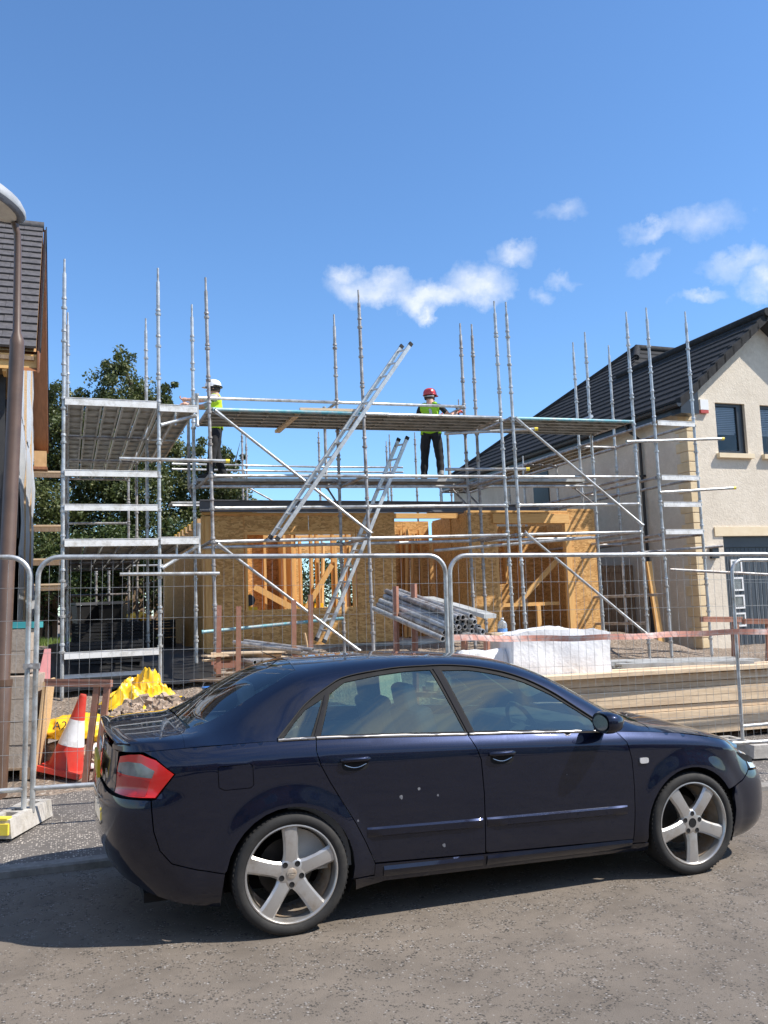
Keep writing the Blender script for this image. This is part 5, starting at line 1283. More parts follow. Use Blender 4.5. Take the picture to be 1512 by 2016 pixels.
b = MB(); b.path([(VA, RBk, LR+.05), (-9, RBk, LR+.05)], .1, 8); b.build('ridge_tile', 'tile_brown', lh, smooth=50)
for (y0, z0, y1, z1) in ((EB-.05, LE-.03, RBk, LR+.0), (RBk, LR+.0, BB, LE-.03)):   # bargeboards and verge soffits
    b = MB(); b.poly([(VA, y0, z0), (VA, y1, z1), (VA, y1, z1-.33), (VA, y0, z0-.33)], (.03, 0, 0)); b.build('bargeboard', 'barge_brown', lh, fix=True)
    b = MB(); b.poly([(VA+.031, y0, z0+.06), (VA+.031, y1, z1+.06), (VA+.031, y1, z1-.02), (VA+.031, y0, z0-.02)], (.02, 0, 0)); b.build('verge_trim', 'tile_dark', lh, fix=True)
    b = MB(); b.add([(VA, y0, z0-.31), (VA, y1, z1-.31), (WA, y1, z1-.31), (WA, y0, z0-.31)], [(0, 1, 2, 3)]); b.build('verge_soffit', 'barge_brown', lh)
for y0, s_ in ((BB-.36, 1),):
    lb('soffit_box', 'soffit_ply', WA+.02, VA-.002, y0+.02, y0+.36, LE-.72, LE-.36)
lb('box_bottom', 'barge_brown', WA+.0, VA+.02, BB-.36, BB+.02, LE-.78, LE-.722)
# gable wall in membrane, battens, openings
gzl = lambda y: LE-.33+(LR-LE)*(1-abs(y-RBk)/(RBk-EB))
b = MB(); ny, nz_ = 60, 44
for j in range(nz_+1):
    for i in range(ny+1):
        y = 1.3+6.3*i/ny; z = .5+(gzl(y)-.5)*j/nz_; bl_ = abs(sin(pi*(z-.5)/1.15))**.6
        b.v.append(Vector((WA+.045*bl_*(.7+mnoise.noise(Vector((y*.9, z*.8, 2))))+.012*mnoise.noise(Vector((y*3.5, z*5, 7))), y, z)))
b.f = [(j*(ny+1)+i, j*(ny+1)+i+1, (j+1)*(ny+1)+i+1, (j+1)*(ny+1)+i) for j in range(nz_) for i in range(ny)]; b.m = [0]*len(b.f); b.build('wall', 'membrane', lh, smooth=70)
lb('wall_core', 'opening', WA-.2, WA-.06, 1.5, 7.5, .5, 5.2)
b = MB(); b.bb(-9, WA-.2, 1.3, 1.5, .5, LE-.3); b.build('front_wall', 'opening', lh)
for y in (2.9, 5.4):
    lb('batten', 'wood', WA+.002, WA+.05, y, y+.03, .6, gzl(y)-.02)
for z in (1.6, 2.75, 3.9, 5.0):
    for y in (1.42, 3.36):
        b = MB(); n = 8
        b.add([(WA+.004+.03*sin(pi*i/n)*random.uniform(.5, 1), y+1.85*i/n, z+.03*random.uniform(-1, 1)+dz) for dz in (0, .1) for i in range(n+1)], [(i, i+1, n+2+i, n+1+i) for i in range(n)])
        b.build('membrane_lap', 'membrane', lh)
lb('fascia', 'stud_x', -9, VA-.01, EB+.02, EB+.05, LE-.3, LE-.06); lb('fascia_strip', 'old_wood', -9, VA-.05, EB-.02, EB+.02, LE-.16, LE-.1)
for i in range(6): lb('rafter_foot', 'stud', VA-.5-i*.6, VA-.45-i*.6, EB+.05, 1.3, LE-.34, LE-.18)
lb('dark_opening', 'opening', WA-.02, WA+.006, 1.5, 2.2, 3.0, 5.2)
# timber lifts of the neighbours' working platform
wp = thing('timber_platform', 'weathered board lifts stacked up behind the membrane-clad gable', 'platform', (-2.6, 9.2, GZ(-2.6, 9.2)), SITE)
for z in (5.2, 3.9, 3.1, 2.5):
    for j in range(2):
        b = MB(); b.bb(-3.1, -2.0+random.uniform(-.1, .1), 8.9+j*.3, 9.16+j*.3, z, z+.04); b.build('board', 'wood_x', wp)
    b = MB(); b.beam((-3.1, 8.85, z-.08), (-2.05, 8.85, z-.08), .05, .1); b.build('bearer', 'old_wood', wp)
for a in (-3.0, -2.1):
    b = MB(); b.tube((a, 9.6, GZ(a, 9.6)), (a, 9.6, 5.5), .028); b.build('post', 'galv_old', wp, smooth=50)
# ------------------------------------------------------------------ street lamp
sl_ = thing('street_lamp', 'brown lamp post with a grey oval lantern behind the site fence', 'street lamp', (-3.46, 8.0, .11))
b = MB(); x, y = -3.435, 8.0
b.path([(x-.10, y, 0), (x-.082, y, 1.12), (x-.081, y, 1.15), (x-.03, y, 4.28), (x-.032, y, 4.34), (x-.035, y, 4.42), (x-.05, y, 5.25), (x-.055, y-.01, 5.4), (x-.07, y-.05, 5.5)], [.088, .088, .07, .067, .066, .039, .034, .032, .032], 16); b.build('column', 'lamp_brown', sl_, smooth=40)
b = MB(); b.path([(x-.082, y, 1.10), (x-.081, y, 1.16)], .094, 16); b.build('collar', 'lamp_brown', sl_, smooth=40)
Mh = Matrix.Translation((-3.63, 7.68, 5.585)) @ Matrix.Rotation(rad(-22), 4, 'Z') @ Matrix.Rotation(rad(-8), 4, 'X') @ Matrix.Diagonal((.86, .95, .9, 1))
b = MB(); n = 28; rows = []
for (t_, zz) in ((1.0, 0), (1.03, .02), (1.0, .06), (.9, .11), (.7, .15), (.4, .175), (.05, .18)):
    rows += [Mh @ Vector((.245*t_*cos(2*pi*j/n), .42*t_*sin(2*pi*j/n), zz)) for j in range(n)]
b.v = [Vector(p) for p in rows]; b.f = [(i*n+j, i*n+(j+1) % n, (i+1)*n+(j+1) % n, (i+1)*n+j) for i in range(6) for j in range(n)]; b.m = [0]*len(b.f); b.build('lantern_canopy', 'lamp_grey', sl_, smooth=50)
b = MB(); rows = []
for t_, zz in ((1.0, 0), (.93, -.03), (.86, -.05), (.8, -.05)): rows += [Mh @ Vector((.245*t_*cos(2*pi*j/n), .42*t_*sin(2*pi*j/n), zz)) for j in range(n)]
b.v = [Vector(p) for p in rows]; b.f = [(i*n+(j+1) % n, i*n+j, (i+1)*n+j, (i+1)*n+(j+1) % n) for i in range(3) for j in range(n)]; b.m = [0]*len(b.f); b.build('lantern_rim', 'steel_grey', sl_, smooth=50)
b = MB(); b.add([Mh @ Vector((.196*cos(2*pi*j/n), .02+.3*sin(2*pi*j/n), -.047)) for j in range(n)], [tuple(range(n))[::-1]]); b.build('lens', 'lamp_lens', sl_)
b = MB(); b.add([Mh @ Vector((.24*.8*cos(2*pi*j/n), .42*.8*sin(2*pi*j/n), -.045)) for j in range(n)], [tuple(range(n))[::-1]]); b.build('lantern_base', 'steel_grey', sl_)
# ------------------------------------------------------------------ trees and hedge
def tree(label, name, trunk, clumps, nleaf, leaf=.13, m='leaf', limbs=True, seed=1, cat='tree', group='trees behind the plot'):
    rng = random.Random(seed); tx, ty, tz = trunk
    t = thing(name, label, cat, (tx, ty, tz), WORLD, group)
    tr = MB(); ztop = max(c[2] for c in clumps)-.6
    pts = [Vector((tx+.12*sin(i*1.3), ty+.1*cos(i*1.7), tz+(ztop-tz)*i/6)) for i in range(7)]
    tr.path(pts, [.2*(1-.85*i/6)+.02 for i in range(7)], 8)
    for (cx, cy, cz, r) in clumps:
        q = min(pts, key=lambda p: abs(p.z-(cz-.9*r-.3))); c = Vector((cx, cy, cz)); mid = (q+c)/2+Vector((0, 0, .15))
        tr.path([q, mid, c], [.07, .045, .015], 5)
        for _ in range(4):
            e = c+Vector((rng.gauss(0, 1), rng.gauss(0, 1), rng.gauss(0, .8)))*r*.6; tr.path([mid.lerp(c, .5), e], [.025, .006], 4)
    tr.build('trunk', 'bark', t, smooth=50)
    tot = sum(c[3]**2 for c in clumps); V = []; Fc = []; tone = []
    for (cx, cy, cz, r) in clumps:
        k_ = int(nleaf*r*r/tot); nsub = max(7, int(17*r)); subs = []
        for _ in range(nsub):
            d = Vector((rng.gauss(0, 1), rng.gauss(0, 1), rng.gauss(0, .85))).normalized(); subs.append((Vector((cx, cy, cz))+d*r*rng.uniform(.3, 1.0), r*rng.uniform(.2, .5), rng.uniform(-.25, .25)))
        for _ in range(k_):
            c, rr_, tn = rng.choice(subs); d = Vector((rng.gauss(0, 1), rng.gauss(0, 1), rng.gauss(0, .8))); p = c+d.normalized()*rr_*rng.random()**.45
            n_ = Vector((rng.gauss(0, 1), rng.gauss(0, 1), rng.gauss(.5, 1))).normalized(); u = n_.orthogonal().normalized(); u.rotate(Matrix.Rotation(rng.uniform(0, 6.3), 3, n_)); w = n_.cross(u)
            s_ = leaf*rng.uniform(.6, 1.25); i0 = len(V)
            V += [p-u*s_*.55, p+w*s_*.3+n_*s_*.06, p+u*s_*.55, p-w*s_*.3+n_*s_*.06]; Fc += [(i0, i0+1, i0+2), (i0, i0+2, i0+3)]
            tv = min(1, max(0, .5+tn+rng.gauss(0, .2))); tone += [tv]*4
    b = MB(); b.v = V; b.f = Fc; b.m = [0]*len(Fc); o = b.build('crown', m, t)
    at = o.data.attributes.new('tone', 'FLOAT', 'POINT'); at.data.foreach_set('value', tone)
    return t
def cl(lst, y, sp=1.0, seed=3):
    rg = random.Random(seed); return [(x, y+rg.uniform(-sp, sp), z, r) for x, z, r in lst]
tree('tall broadleaf tree with the highest crown, behind the shaded scaffold decks', 'broadleaf_tree', (-8.4, 28, .6), cl([(-8.65, 9.9, .55), (-8.6, 9.0, 1.1), (-9.6, 8.7, .75), (-7.8, 8.6, .8), (-8.4, 7.6, 1.6), (-7.0, 8.7, .5), (-6.95, 7.9, .75), (-6.5, 7.0, .75), (-9.6, 7.2, 1.2), (-8, 6.2, 1.8), (-6.8, 6, 1.0), (-8.6, 4.8, 1.8), (-7, 4.6, 1.2), (-8, 3.2, 1.6), (-6.4, 3.4, 1.0)], 28), 62000, .115, seed=2)
tree('broadleaf tree crowding the orange bargeboard of the unfinished house', 'broadleaf_tree', (-10.6, 27, .6), cl([(-10.4, 8.7, .65), (-10.9, 8.2, .95), (-10, 7.6, 1.0), (-10.8, 6.8, 1.4), (-10.2, 5.6, 1.5), (-11.2, 5, 1.5), (-10.4, 3.8, 1.5), (-9.4, 3.0, 1.4), (-11.4, 3, 1.4), (-12.2, 6.5, 1.4)], 27), 42000, .115, seed=5)
tree('lower broadleaf tree spreading behind the worker in the white helmet', 'broadleaf_tree', (-5.4, 29, .6), cl([(-5.5, 6.6, .7), (-4.95, 6.9, .4), (-5.1, 5.7, 1.0), (-6.0, 5.3, 1.1), (-4.7, 5.0, .8), (-5.4, 4.2, 1.3), (-4.5, 4.1, .7), (-6.3, 4.2, 1.2), (-5.6, 3.0, 1.3), (-4.6, 3.2, .9)], 29), 34000, .11, seed=8)
tree('dense hedge beyond the open back wall of the timber house', 'hedge', (-1.0, 33, .6), cl([(-3.4, 2.9, 1.3), (-2.2, 3.1, 1.3), (-1.0, 3.0, 1.4), (.4, 3.2, 1.4), (1.8, 3.0, 1.3), (3.0, 3.0, 1.3), (-2.8, 1.8, 1.3), (-.4, 1.8, 1.4), (1.2, 1.7, 1.3), (2.6, 1.7, 1.3)], 33, .4), 14000, .13, 'leaf_hedge', seed=9, cat='hedge', group='hedges behind the plot')
tree('dark overgrown thicket at the back of the side passage', 'thicket', (-9.0, 25.5, .6), cl([(-11.2, 3.2, 1.3), (-10, 3.5, 1.2), (-9, 3.1, 1.2), (-8, 3.5, 1.2), (-7, 3.3, 1.2), (-6, 3.2, 1.2), (-5.2, 3.0, 1.0), (-10.5, 2.1, 1.0), (-5, 3.6, .9), (-8.4, 2.2, .8), (-6.6, 2.2, .8)], 25.5, .5), 26000, .12, 'leaf_hedge', seed=12, cat='hedge', group='hedges behind the plot')
# back fence of vertical boards, lit grass strip in front
bf = thing('board_fence', 'vertical board fence at the far end of the shaded side passage', 'fence', (-1, 14.8, GZ(-1, 14.8)), SITE)
for i in range(52):
    a = -7+i*.21; b = MB(); z0 = GZ(a, 14.8)-.05; b.bb(a, a+.15, 14.8, 14.82, z0, z0+1.75+random.uniform(-.02, .02)); b.build('board', 'old_wood', bf)
for z in (1.5, 2.4): 
    b = MB(); b.bb(-7, 4, 14.825, 14.87, z, z+.08); b.build('rail', 'old_wood', bf)
g = MB(); rg = random.Random(4)
for _ in range(5200):
    a = rg.uniform(-5.2, .2); b_ = rg.uniform(9.6, 12.2); z = GZ(a, b_); h = rg.uniform(.06, .2); dx = rg.uniform(-.06, .06); dy = rg.uniform(-.06, .06)
    g.add([(a-.009, b_, z), (a+.009, b_, z), (a+dx, b_+dy, z+h)], [(0, 1, 2)])
tag(g.build('grass', 'grass_blade', frame=SITE), 'rough green grass in the sun beyond the side passage', 'grass', kind='stuff')
# boarded side gate between the timber house and the cream house
sg = thing('side_gate', 'brown board gate closing the gap beside the cream house', 'gate', (9.3, 3.6, GZ(9.3, 3.6)), SITE)
for i in range(11):
    a = 8.42+i*.165; b = MB(); b.bb(a, a+.155, 3.6, 3.625, .75, 2.45); b.build('board', 'old_wood', sg)
for z in (1.0, 1.7, 2.3): b = MB(); b.bb(8.42, 10.2, 3.57, 3.6, z, z+.1); b.build('rail', 'old_wood', sg)
gp = thing('timber_post', 'tall pale timber post standing against the side gate', 'post', (9.45, 1.9, GZ(9.45, 1.9)), SITE)
b = MB(); b.beam((9.55, 1.9, .62), (9.45, 2.0, 2.45), .12, .06); b.build('post', 'stud', gp); b = MB(); b.beam((9.66, 1.95, .62), (9.53, 2.06, 2.4), .05, .05); b.build('batten', 'stud', gp)
# ------------------------------------------------------------------ houses across the street, behind the viewer (they show only as reflections)
for i, (x0, tone) in enumerate(((-19, 'render_cream'), (-7, 'brick_red'), (5, 'render_cream'), (17, 'brick_red'))):
    t = thing('facing_house', ('cream house across the street, furthest back towards the lamp post', 'red brick house straight across the street', 'cream house across the street facing the car bonnet', 'red brick house across the street beyond the cream one')[i], 'house', (x0+5, -20, 0), CAR, 'houses across the street')
    b = MB(); b.bb(x0, x0+10.4, -28, -19, -.1, 5.2); b.build('wall', tone, t)
    b = MB(); b.poly([(x0-.3, -28.4, 5.2), (x0-.3, -18.6, 5.2), (x0-.3, -23.5, 8.8)], (11, 0, 0)); b.build('roof', 'tile_dark', t, fix=True)
    for j, (xw, zw) in enumerate(((1.2, .9), (7.4, .9), (1.2, 3.4), (4.4, 3.4), (7.4, 3.4))):
        b = MB(); b.bb(x0+xw, x0+xw+1.5, -19.02, -18.94, zw, zw+1.25); w = b.build('window', 'white_plastic', t); b = MB(); b.bb(x0+xw+.08, x0+xw+1.42, -18.938, -18.93, zw+.08, zw+1.17); b.build('pane', 'lamp_smoke', w)
    b = MB(); b.bb(x0+4.6, x0+5.6, -19.02, -18.93, 0, 2.1); b.build('door', 'anthracite', t)
# ------------------------------------------------------------------ materials and gear lying on the plot
def LOC(X, Y, z=0, yaw=0.0): return Matrix.Translation((X, Y, z)) @ Matrix.Rotation(rad(yaw), 4, 'Z')
SI = SITE.inverted()
def gzw(X, Y):
    p = SI @ Vector((X, Y, .5)); return (SITE @ Vector((p.x, p.y, GZ(p.x, p.y)))).z
def crumple(size, seed, amp=.22, sub=4, flat=.25, fold=2.2):
    bm = bmesh.new(); bmesh.ops.create_icosphere(bm, subdivisions=sub, radius=1); off = Vector((seed*7.3, seed*3.1, seed))
    for v in bm.verts:
        p = v.co.copy(); n = 1-abs(mnoise.noise(p*fold+off)); m2 = 1-abs(mnoise.noise(p*fold*2.4+off*2)); g = mnoise.noise(p*1.1+off*3)
        r = 1+amp*(n-.7)*1.6+amp*.6*(m2-.7)+.3*g
        q = Vector((p.x*r*size[0], p.y*r*size[1], p.z*r*size[2])); q.z = max(q.z, -size[2]*flat); v.co = q
    lo = min(v.co.z for v in bm.verts)
    b = MB(); b.v = [v.co-Vector((0, 0, lo)) for v in bm.verts]; b.f = [tuple(v.index for v in f.verts) for f in bm.faces]; b.m = [0]*len(b.f); bm.free(); return b
def single(b, name, m, fr_, label, cat, group=None, smooth=60, **k):
    return tag(b.build(name, m, frame=fr_, smooth=smooth, **k), label, cat, group)
# traffic cone
z = gzw(-3.2, 8.75)
cn = thing('traffic_cone', 'leaning red and white traffic cone behind the fence beside yellow sacks', 'traffic cone', (0, 0, 0), LOC(-3.2, 8.75, z+.02) @ Matrix.Rotation(rad(13), 4, 'Y'))
def ring(name, m, r0, z0, r1, z1): b = MB(); b.lathe([(r0, z0), (r1, z1)], 28); b.build(name, m, cn, smooth=60)
ring('cone_body', 'cone_red', .17, .05, .125, .27); ring('sleeve', 'cone_white', .127, .268, .072, .52); ring('cone_top', 'cone_red', .0725, .518, .035, .75)
b = MB(); b.lathe([(.035, .75), (.03, .765), (.0, .768)], 20); b.build('tip', 'cone_red', cn, smooth=60)
b = MB(); b.bb(-.21, .21, -.21, .21, .0, .05); o = b.build('base', 'cone_red', cn)
# yellow sacks
single(crumple((.34, .28, .17), 3, .22, 4), 'yellow_sack', 'yellow_plastic', LOC(-3.2, 9.12, gzw(-3.2, 9.12)+.26, 15), 'yellow sack printed A24 behind the leaning cone', 'sack', 'yellow sacks')
single(crumple((.3, .25, .17), 11, .3, 4), 'yellow_sack', 'yellow_plastic', LOC(-2.93, 9.25, gzw(-2.98, 9.35)+.16, -10), 'yellow sack half hidden behind the brown steel trestle', 'sack', 'yellow sacks')
cu = bpy.data.curves.new('lettering', 'FONT'); cu.body = 'A24'; cu.size = .12; cu.extrude = .001; cu.align_x = 'CENTER'
to = bpy.data.objects.new('lettering_tmp', cu); COL.objects.link(to); bpy.context.view_layer.update()
me = bpy.data.meshes.new_from_object(to.evaluated_get(bpy.context.evaluated_depsgraph_get())); bpy.data.objects.remove(to)
me.materials.clear(); me.materials.append(MATS['print_dark'])
sack = [o for o in COL.objects if o.name == 'yellow_sack'][0]
lt = bpy.data.objects.new('printed_lettering', me); COL.objects.link(lt); lt.parent = sack; lt.location = (-.13, -.285, .1); lt.rotation_euler = (rad(66), 0, rad(-12))
hx, hy = -3.2, 11.55
def drape(sx_, sy_, h, seed, n=64, peak=(0, 0), sharp=1.0):
    b = MB(); off = Vector((seed*3.7, seed*1.9, seed*5.1)); keep = []
    for j in range(n):
        for i in range(n):
            u, v = i/(n-1)*2-1, j/(n-1)*2-1; q = Vector((u*1.3, v*1.3, 0))
            e = 1-hypot(u-peak[0]*(1-abs(u)), v-peak[1]*(1-abs(v))); e = max(0, e+.22*mnoise.noise(q*1.6+off)); env = min(1, e*1.35)**.75
            r1 = 1-abs(mnoise.noise(q*1.5+off*2)); r2 = 1-abs(mnoise.noise(Vector((q.x*3.3+.6*r1, q.y*4.4, 0))+off*3)); r3 = 1-abs(mnoise.noise(q*8.5+off))
            z = env*h*(.25+.5*r1*r1+.38*r2**3*sharp)+.03*r3**3*sharp*min(1, e*5)
            b.v.append(Vector((u*sx_+.05*mnoise.noise(q*3+off), v*sy_+.05*mnoise.noise(q*3-off), z))); keep.append(e > .012)
    for j in range(n-1):
        for i in range(n-1):
            f = (j*n+i, j*n+i+1, (j+1)*n+i+1, (j+1)*n+i)
            if all(keep[k_] for k_ in f): b.f.append(f); b.m.append(0)
    return b
gz_ = gzw(hx, hy)
single(drape(.62, .5, .36, 3, peak=(-.25, .2), sharp=.75), 'yellow_sheeting', 'yellow_plastic', LOC(hx+.02, hy, gz_+.06, 10), 'crumpled yellow sheeting spread on rubble by the scaffold foot', 'sheeting', 'yellow sheeting heaps', smooth=38)
single(drape(.34, .3, .46, 12, peak=(.1, .0), sharp=.6), 'yellow_sheeting', 'yellow_plastic', LOC(hx-.02, hy+.12, gz_+.14, 40), 'tall peaked fold of yellow sheeting rising from the heap', 'sheeting', 'yellow sheeting heaps', smooth=38)
single(crumple((.15, .13, .2), 51, .3, 4), 'white_sack', 'white_bag', LOC(-2.62, 8.55, gzw(-2.62, 8.55)), 'white sack squeezed between the steel trestle and the car', 'sack', 'white sacks')
single(crumple((.16, .13, .17), 54, .35, 4), 'white_sack', 'white_bag', LOC(-3.0, 9.0, gzw(-3.0, 9.0)), 'white sack crumpled at the foot of the cone', 'sack', 'white sacks')
# brown steel trestles
def trestle(label, fr_, W=.62, H=.95, lean=0, top=None):
    t = thing('steel_trestle', label, 'trestle', (0, 0, 0), fr_, 'brown steel trestles')
    b = MB(); b.beam((-W/2-.02, 0, H), (W/2, 0, H-.02), .07, .065); b.beam((-W/2-.02, -.035, H+.03), (W/2, -.035, H+.01), .006, .02); b.build('top_bar', 'brown_steel', t)
    for x in (top or (.17, .27)):
        b = MB(); b.beam((x, 0, H-.04), (x-lean, 0, .0), .055, .05); b.build('leg', 'brown_steel', t)
    b = MB(); b.beam(((top or (.17, .27))[0], .0, H*.75), ((top or (.17, .27))[-1], 0, H*.75), .03, .03); b.build('tie', 'brown_steel', t)
z = gzw(-2.95, 8.55)
trestle('brown steel trestle with a long top bar behind the fence next to the cone', LOC(-2.98, 8.5, z), lean=.1)
for i, (X, Y, yw) in enumerate(((4.62, 12.0, 25), (5.25, 12.0, 10))):
    trestle(('brown steel trestle leaning by the cream quoined corner', 'brown steel trestle standing in front of the garage door')[i], LOC(X, Y, gzw(X, Y), yw), W=.7, H=1.22, lean=.08, top=(.0, .3) if i else (.22, .27))
# concrete block packs
def blocks(label, X, Y, z, nx, ny, nz, yaw, size=(.225, .44, .215)):
    t = thing('block_pack', label, 'blocks', (0, 0, 0), LOC(X, Y, z, yaw), 'packs of concrete blocks')
    b = MB(); sx_, sy_, sz_ = size; b.bb(0, sx_-.006, 0, sy_-.006, 0, sz_-.005); mb = mesh_of(b, 'block', 'block')
    for i in range(nx):
        for j in range(ny):
            for k_ in range(nz): inst('block', mb, t, (-i*sx_-sx_+random.uniform(-.004, .004), j*sy_+random.uniform(-.006, .006), k_*sz_), Euler((0, 0, random.uniform(-.01, .01))))
    return t
z = gzw(-3.6, 8.6)
b = MB(); 
pl = thing('timber_pallet', 'worn pallet under the concrete blocks at the lamp post', 'pallet', (0, 0, 0), LOC(-3.4, 8.45, z, 12))
for x in (-.75, -.4, -.06): b = MB(); b.bb(x-.05, x+.05, 0, .95, 0, .09); b.build('bearer', 'old_wood', pl)
for i in range(6): b = MB(); b.bb(-.82, .02, i*.17, i*.17+.1, .09, .11); b.build('slat', 'old_wood', pl)
blocks('lower pack of rough concrete blocks on a pallet beside the lamp post', -3.4, 8.46, z+.11, 4, 2, 4, 12)
blocks('upper pack of rough concrete blocks stacked beside the lamp post', -3.52, 8.6, z+.11+.86+.02, 3, 1, 2, 9)
b = MB(); b.box((0, .3, .45), (.02, .6, .92), Euler((0, .09, 0))); single(b, 'leaning_board', 'wood', LOC(-3.35, 8.45, z, 12), 'thin pale board leaning on the end of the block pack', 'board', smooth=None)
b = MB(); b.poly([(0, 0, 0), (.13, 0, 0), (.11, .1, .36), (.05, .1, .36)], (0, .02, 0)); single(b, 'pink_board', 'pink_board', LOC(-3.6, 9.0, z+.84, 10), 'pale pink offcut standing on the blocks', 'board', smooth=None, fix=True)
b = MB(); b.bb(-.5, 0, 0, .4, 0, .06); single(b, 'teal_sheet', 'teal_strap', LOC(-3.5, 8.65, z+1.425, 9), 'teal sheet lying on the upper block pack', 'sheet', smooth=None)
# rubble heap, stones
rg = random.Random(31)
b = MB(); n = 26
for j in range(n):
    for i in range(n):
        u, v = i/(n-1)*2-1, j/(n-1)*2-1; e = max(0, 1-(u*u+v*v))
        b.v.append(Vector((u*.75, v*1.25, .34*e**.8+e*(.1*mnoise.noise(Vector((u*3, v*4, 1)))+.05*mnoise.noise(Vector((u*9, v*9, 5))))-.03)))
b.f = [(j*n+i, j*n+i+1, (j+1)*n+i+1, (j+1)*n+i) for j in range(n-1) for i in range(n-1)]; b.m = [0]*len(b.f)
rp = b.build('rubble_heap', 'rubble', frame=LOC(-2.75, 10.3, gzw(-2.75, 10.3)-.02, 10), smooth=70); tag(rp, 'low heap of broken rubble and earth behind the car boot', 'rubble')
st = MB()
for _ in range(900):
    X = rg.uniform(-3.4, -1.9); Y = rg.uniform(8.9, 11.9); s_ = rg.uniform(.012, .06)*(1 if rg.random() < .85 else 1.8)
    hz_ = gzw(X, Y); u, v = (X+2.75)/.75, (Y-10.3)/1.25; hz_ += .34*max(0, 1-u*u-v*v)**.8 if u*u+v*v < 1 else 0
    st.box((X, Y, hz_+s_*.3), (s_*rg.uniform(.7, 1.6), s_*rg.uniform(.7, 1.4), s_*rg.uniform(.5, 1)), Euler((rg.uniform(-.6, .6), rg.uniform(-.6, .6), rg.uniform(0, 3))), .75)
for _ in range(500):
    X = rg.uniform(3.0, 6.2); Y = rg.uniform(11.2, 13.6); s_ = rg.uniform(.012, .05)
    st.box((X, Y, gzw(X, Y)+s_*.3), (s_*1.2, s_, s_*.7), Euler((rg.uniform(-.6, .6), rg.uniform(-.6, .6), rg.uniform(0, 3))), .75)
tag(st.build('loose_stones', 'rubble'), 'scattered broken stones and brick ends on bare earth', 'stones', kind='stuff')
# galvanised planks lying in stacks
def plank_stack(label, X, Y, z, yaw, L, rows, cols, fan=.02, rotx=0):
    t = thing('plank_stack', label, 'planks', (0, 0, 0), LOC(X, Y, z, yaw), 'stacks of steel scaffold planks')
    for k_ in range(rows):
        for j in range(cols): inst('deck_plank', plank_mesh(L, 'galv_deck'), t, (rg.uniform(-fan, fan)*3, j*.235, .06+k_*.062), Euler((0, 0, rg.uniform(-fan, fan)*.6)))
plank_stack('short pale steel planks piled flat on the rubble behind the boot', -2.85, 11.0, gzw(-2.4, 11)+.02, 12, .95, 3, 2)
plank_stack('fanned stack of galvanised steel planks beyond the long timber', 2.95, 10.95, gzw(3.5, 11.2)+.56, 8, 1.75, 4, 4, .06)
for i, X in enumerate((3.05, 4.2)):
    b = MB(); b.bb(0, .12, 0, 1.0, 0, .61); single(b, 'timber_bearer', 'old_wood', LOC(X, 11.0, gzw(X, 11.3)-.02, 8), ('short timber bearer under the near end of the galvanised planks', 'short timber bearer under the far end of the galvanised planks')[i], 'bearer', smooth=None)
# pipe racks
def rack(label, fr_, W, D, H, posts, hr=.32):
    t = thing('pipe_rack', label, 'rack', (0, 0, 0), fr_, 'brown steel racks of scaffold tube')
    for x, y, h in posts: b = MB(); b.beam((x, y, 0), (x+.01, y, h), .06, .055); b.build('post', 'brown_steel', t)
    for y in (0, D): b = MB(); b.beam((-.05, y, hr), (W+.05, y, hr), .05, .06); b.build('rail', 'brown_steel', t)
    for x in (0, W): b = MB(); b.beam((x, 0, hr-.06), (x, D, hr-.06), .05, .06); b.build('cross_rail', 'brown_steel', t)
    return t
def pipe(fr_, p, q, label, group, r=.027):
    p, q = Vector(p), Vector(q); d = (q-p).normalized(); t = thing('scaffold_tube', label, 'tube', p, fr_, group)
    b = MB(); u = d.orthogonal().normalized(); w = d.cross(u); n = 12
    rings = [(p, r), (q, r), (q, r*.8), (q-d*.25, r*.8)]
    b.add([c+(u*cos(2*pi*j/n)+w*sin(2*pi*j/n))*rr_ for c, rr_ in rings for j in range(n)], [(i*n+j, i*n+(j+1) % n, (i+1)*n+(j+1) % n, (i+1)*n+j) for i in range(3) for j in range(n)] + [tuple(range(n))[::-1]])
    b.build('pipe', 'galv_old' if len(group) % 2 or random.random() < .4 else 'galv', t, smooth=50, fix=False)
    b = MB(); c = q-d*.03; b.add([c+(u*cos(2*pi*j/n)+w*sin(2*pi*j/n))*r*.79 for j in range(n)], [tuple(range(n))]); b.build('bore', 'gap_black', t)
Lr = LOC(-2.12, 11.0, gzw(-1.6, 11), 14)
Hl = 1.82-gzw(-1.6, 11)
rack('brown pipe rack with four tall posts on the near side of the house window', Lr, 1.15, .75, Hl, [(0, 0, Hl), (.22, -.32, Hl-.02), (.95, .0, Hl+.05), (1.2, .2, Hl+.12)], .68)
for i in range(5): pipe(Lr, (.05, 1.05, .76), (.42+.085*i, -.42, .73), 'galvanised tube lying in the row of five on the near rack', 'tubes in the near rack')
for i, (x, y, zz) in enumerate(((.98, .0, .86), (1.06, .02, .82), (1.13, .05, .87), (1.2, .02, .83))): pipe(Lr, (x-.75, y+.55, zz+.09), (x+.05, y-.2, zz-.02), 'galvanised tube in the crossed handful above the near rack', 'tubes on top of the near rack')
for i in range(5):
    b = MB(); b.box((.38, .42-.09*i, .735+.024*i), (1.0+rg.uniform(-.2, .2), .2, .022), Euler((0, 0, rg.uniform(-.35, .35)))); single(b, 'loose_board', 'wood_x', Lr, 'short sawn board lying crosswise in the near pipe rack', 'board', 'boards in the near pipe rack', smooth=None)
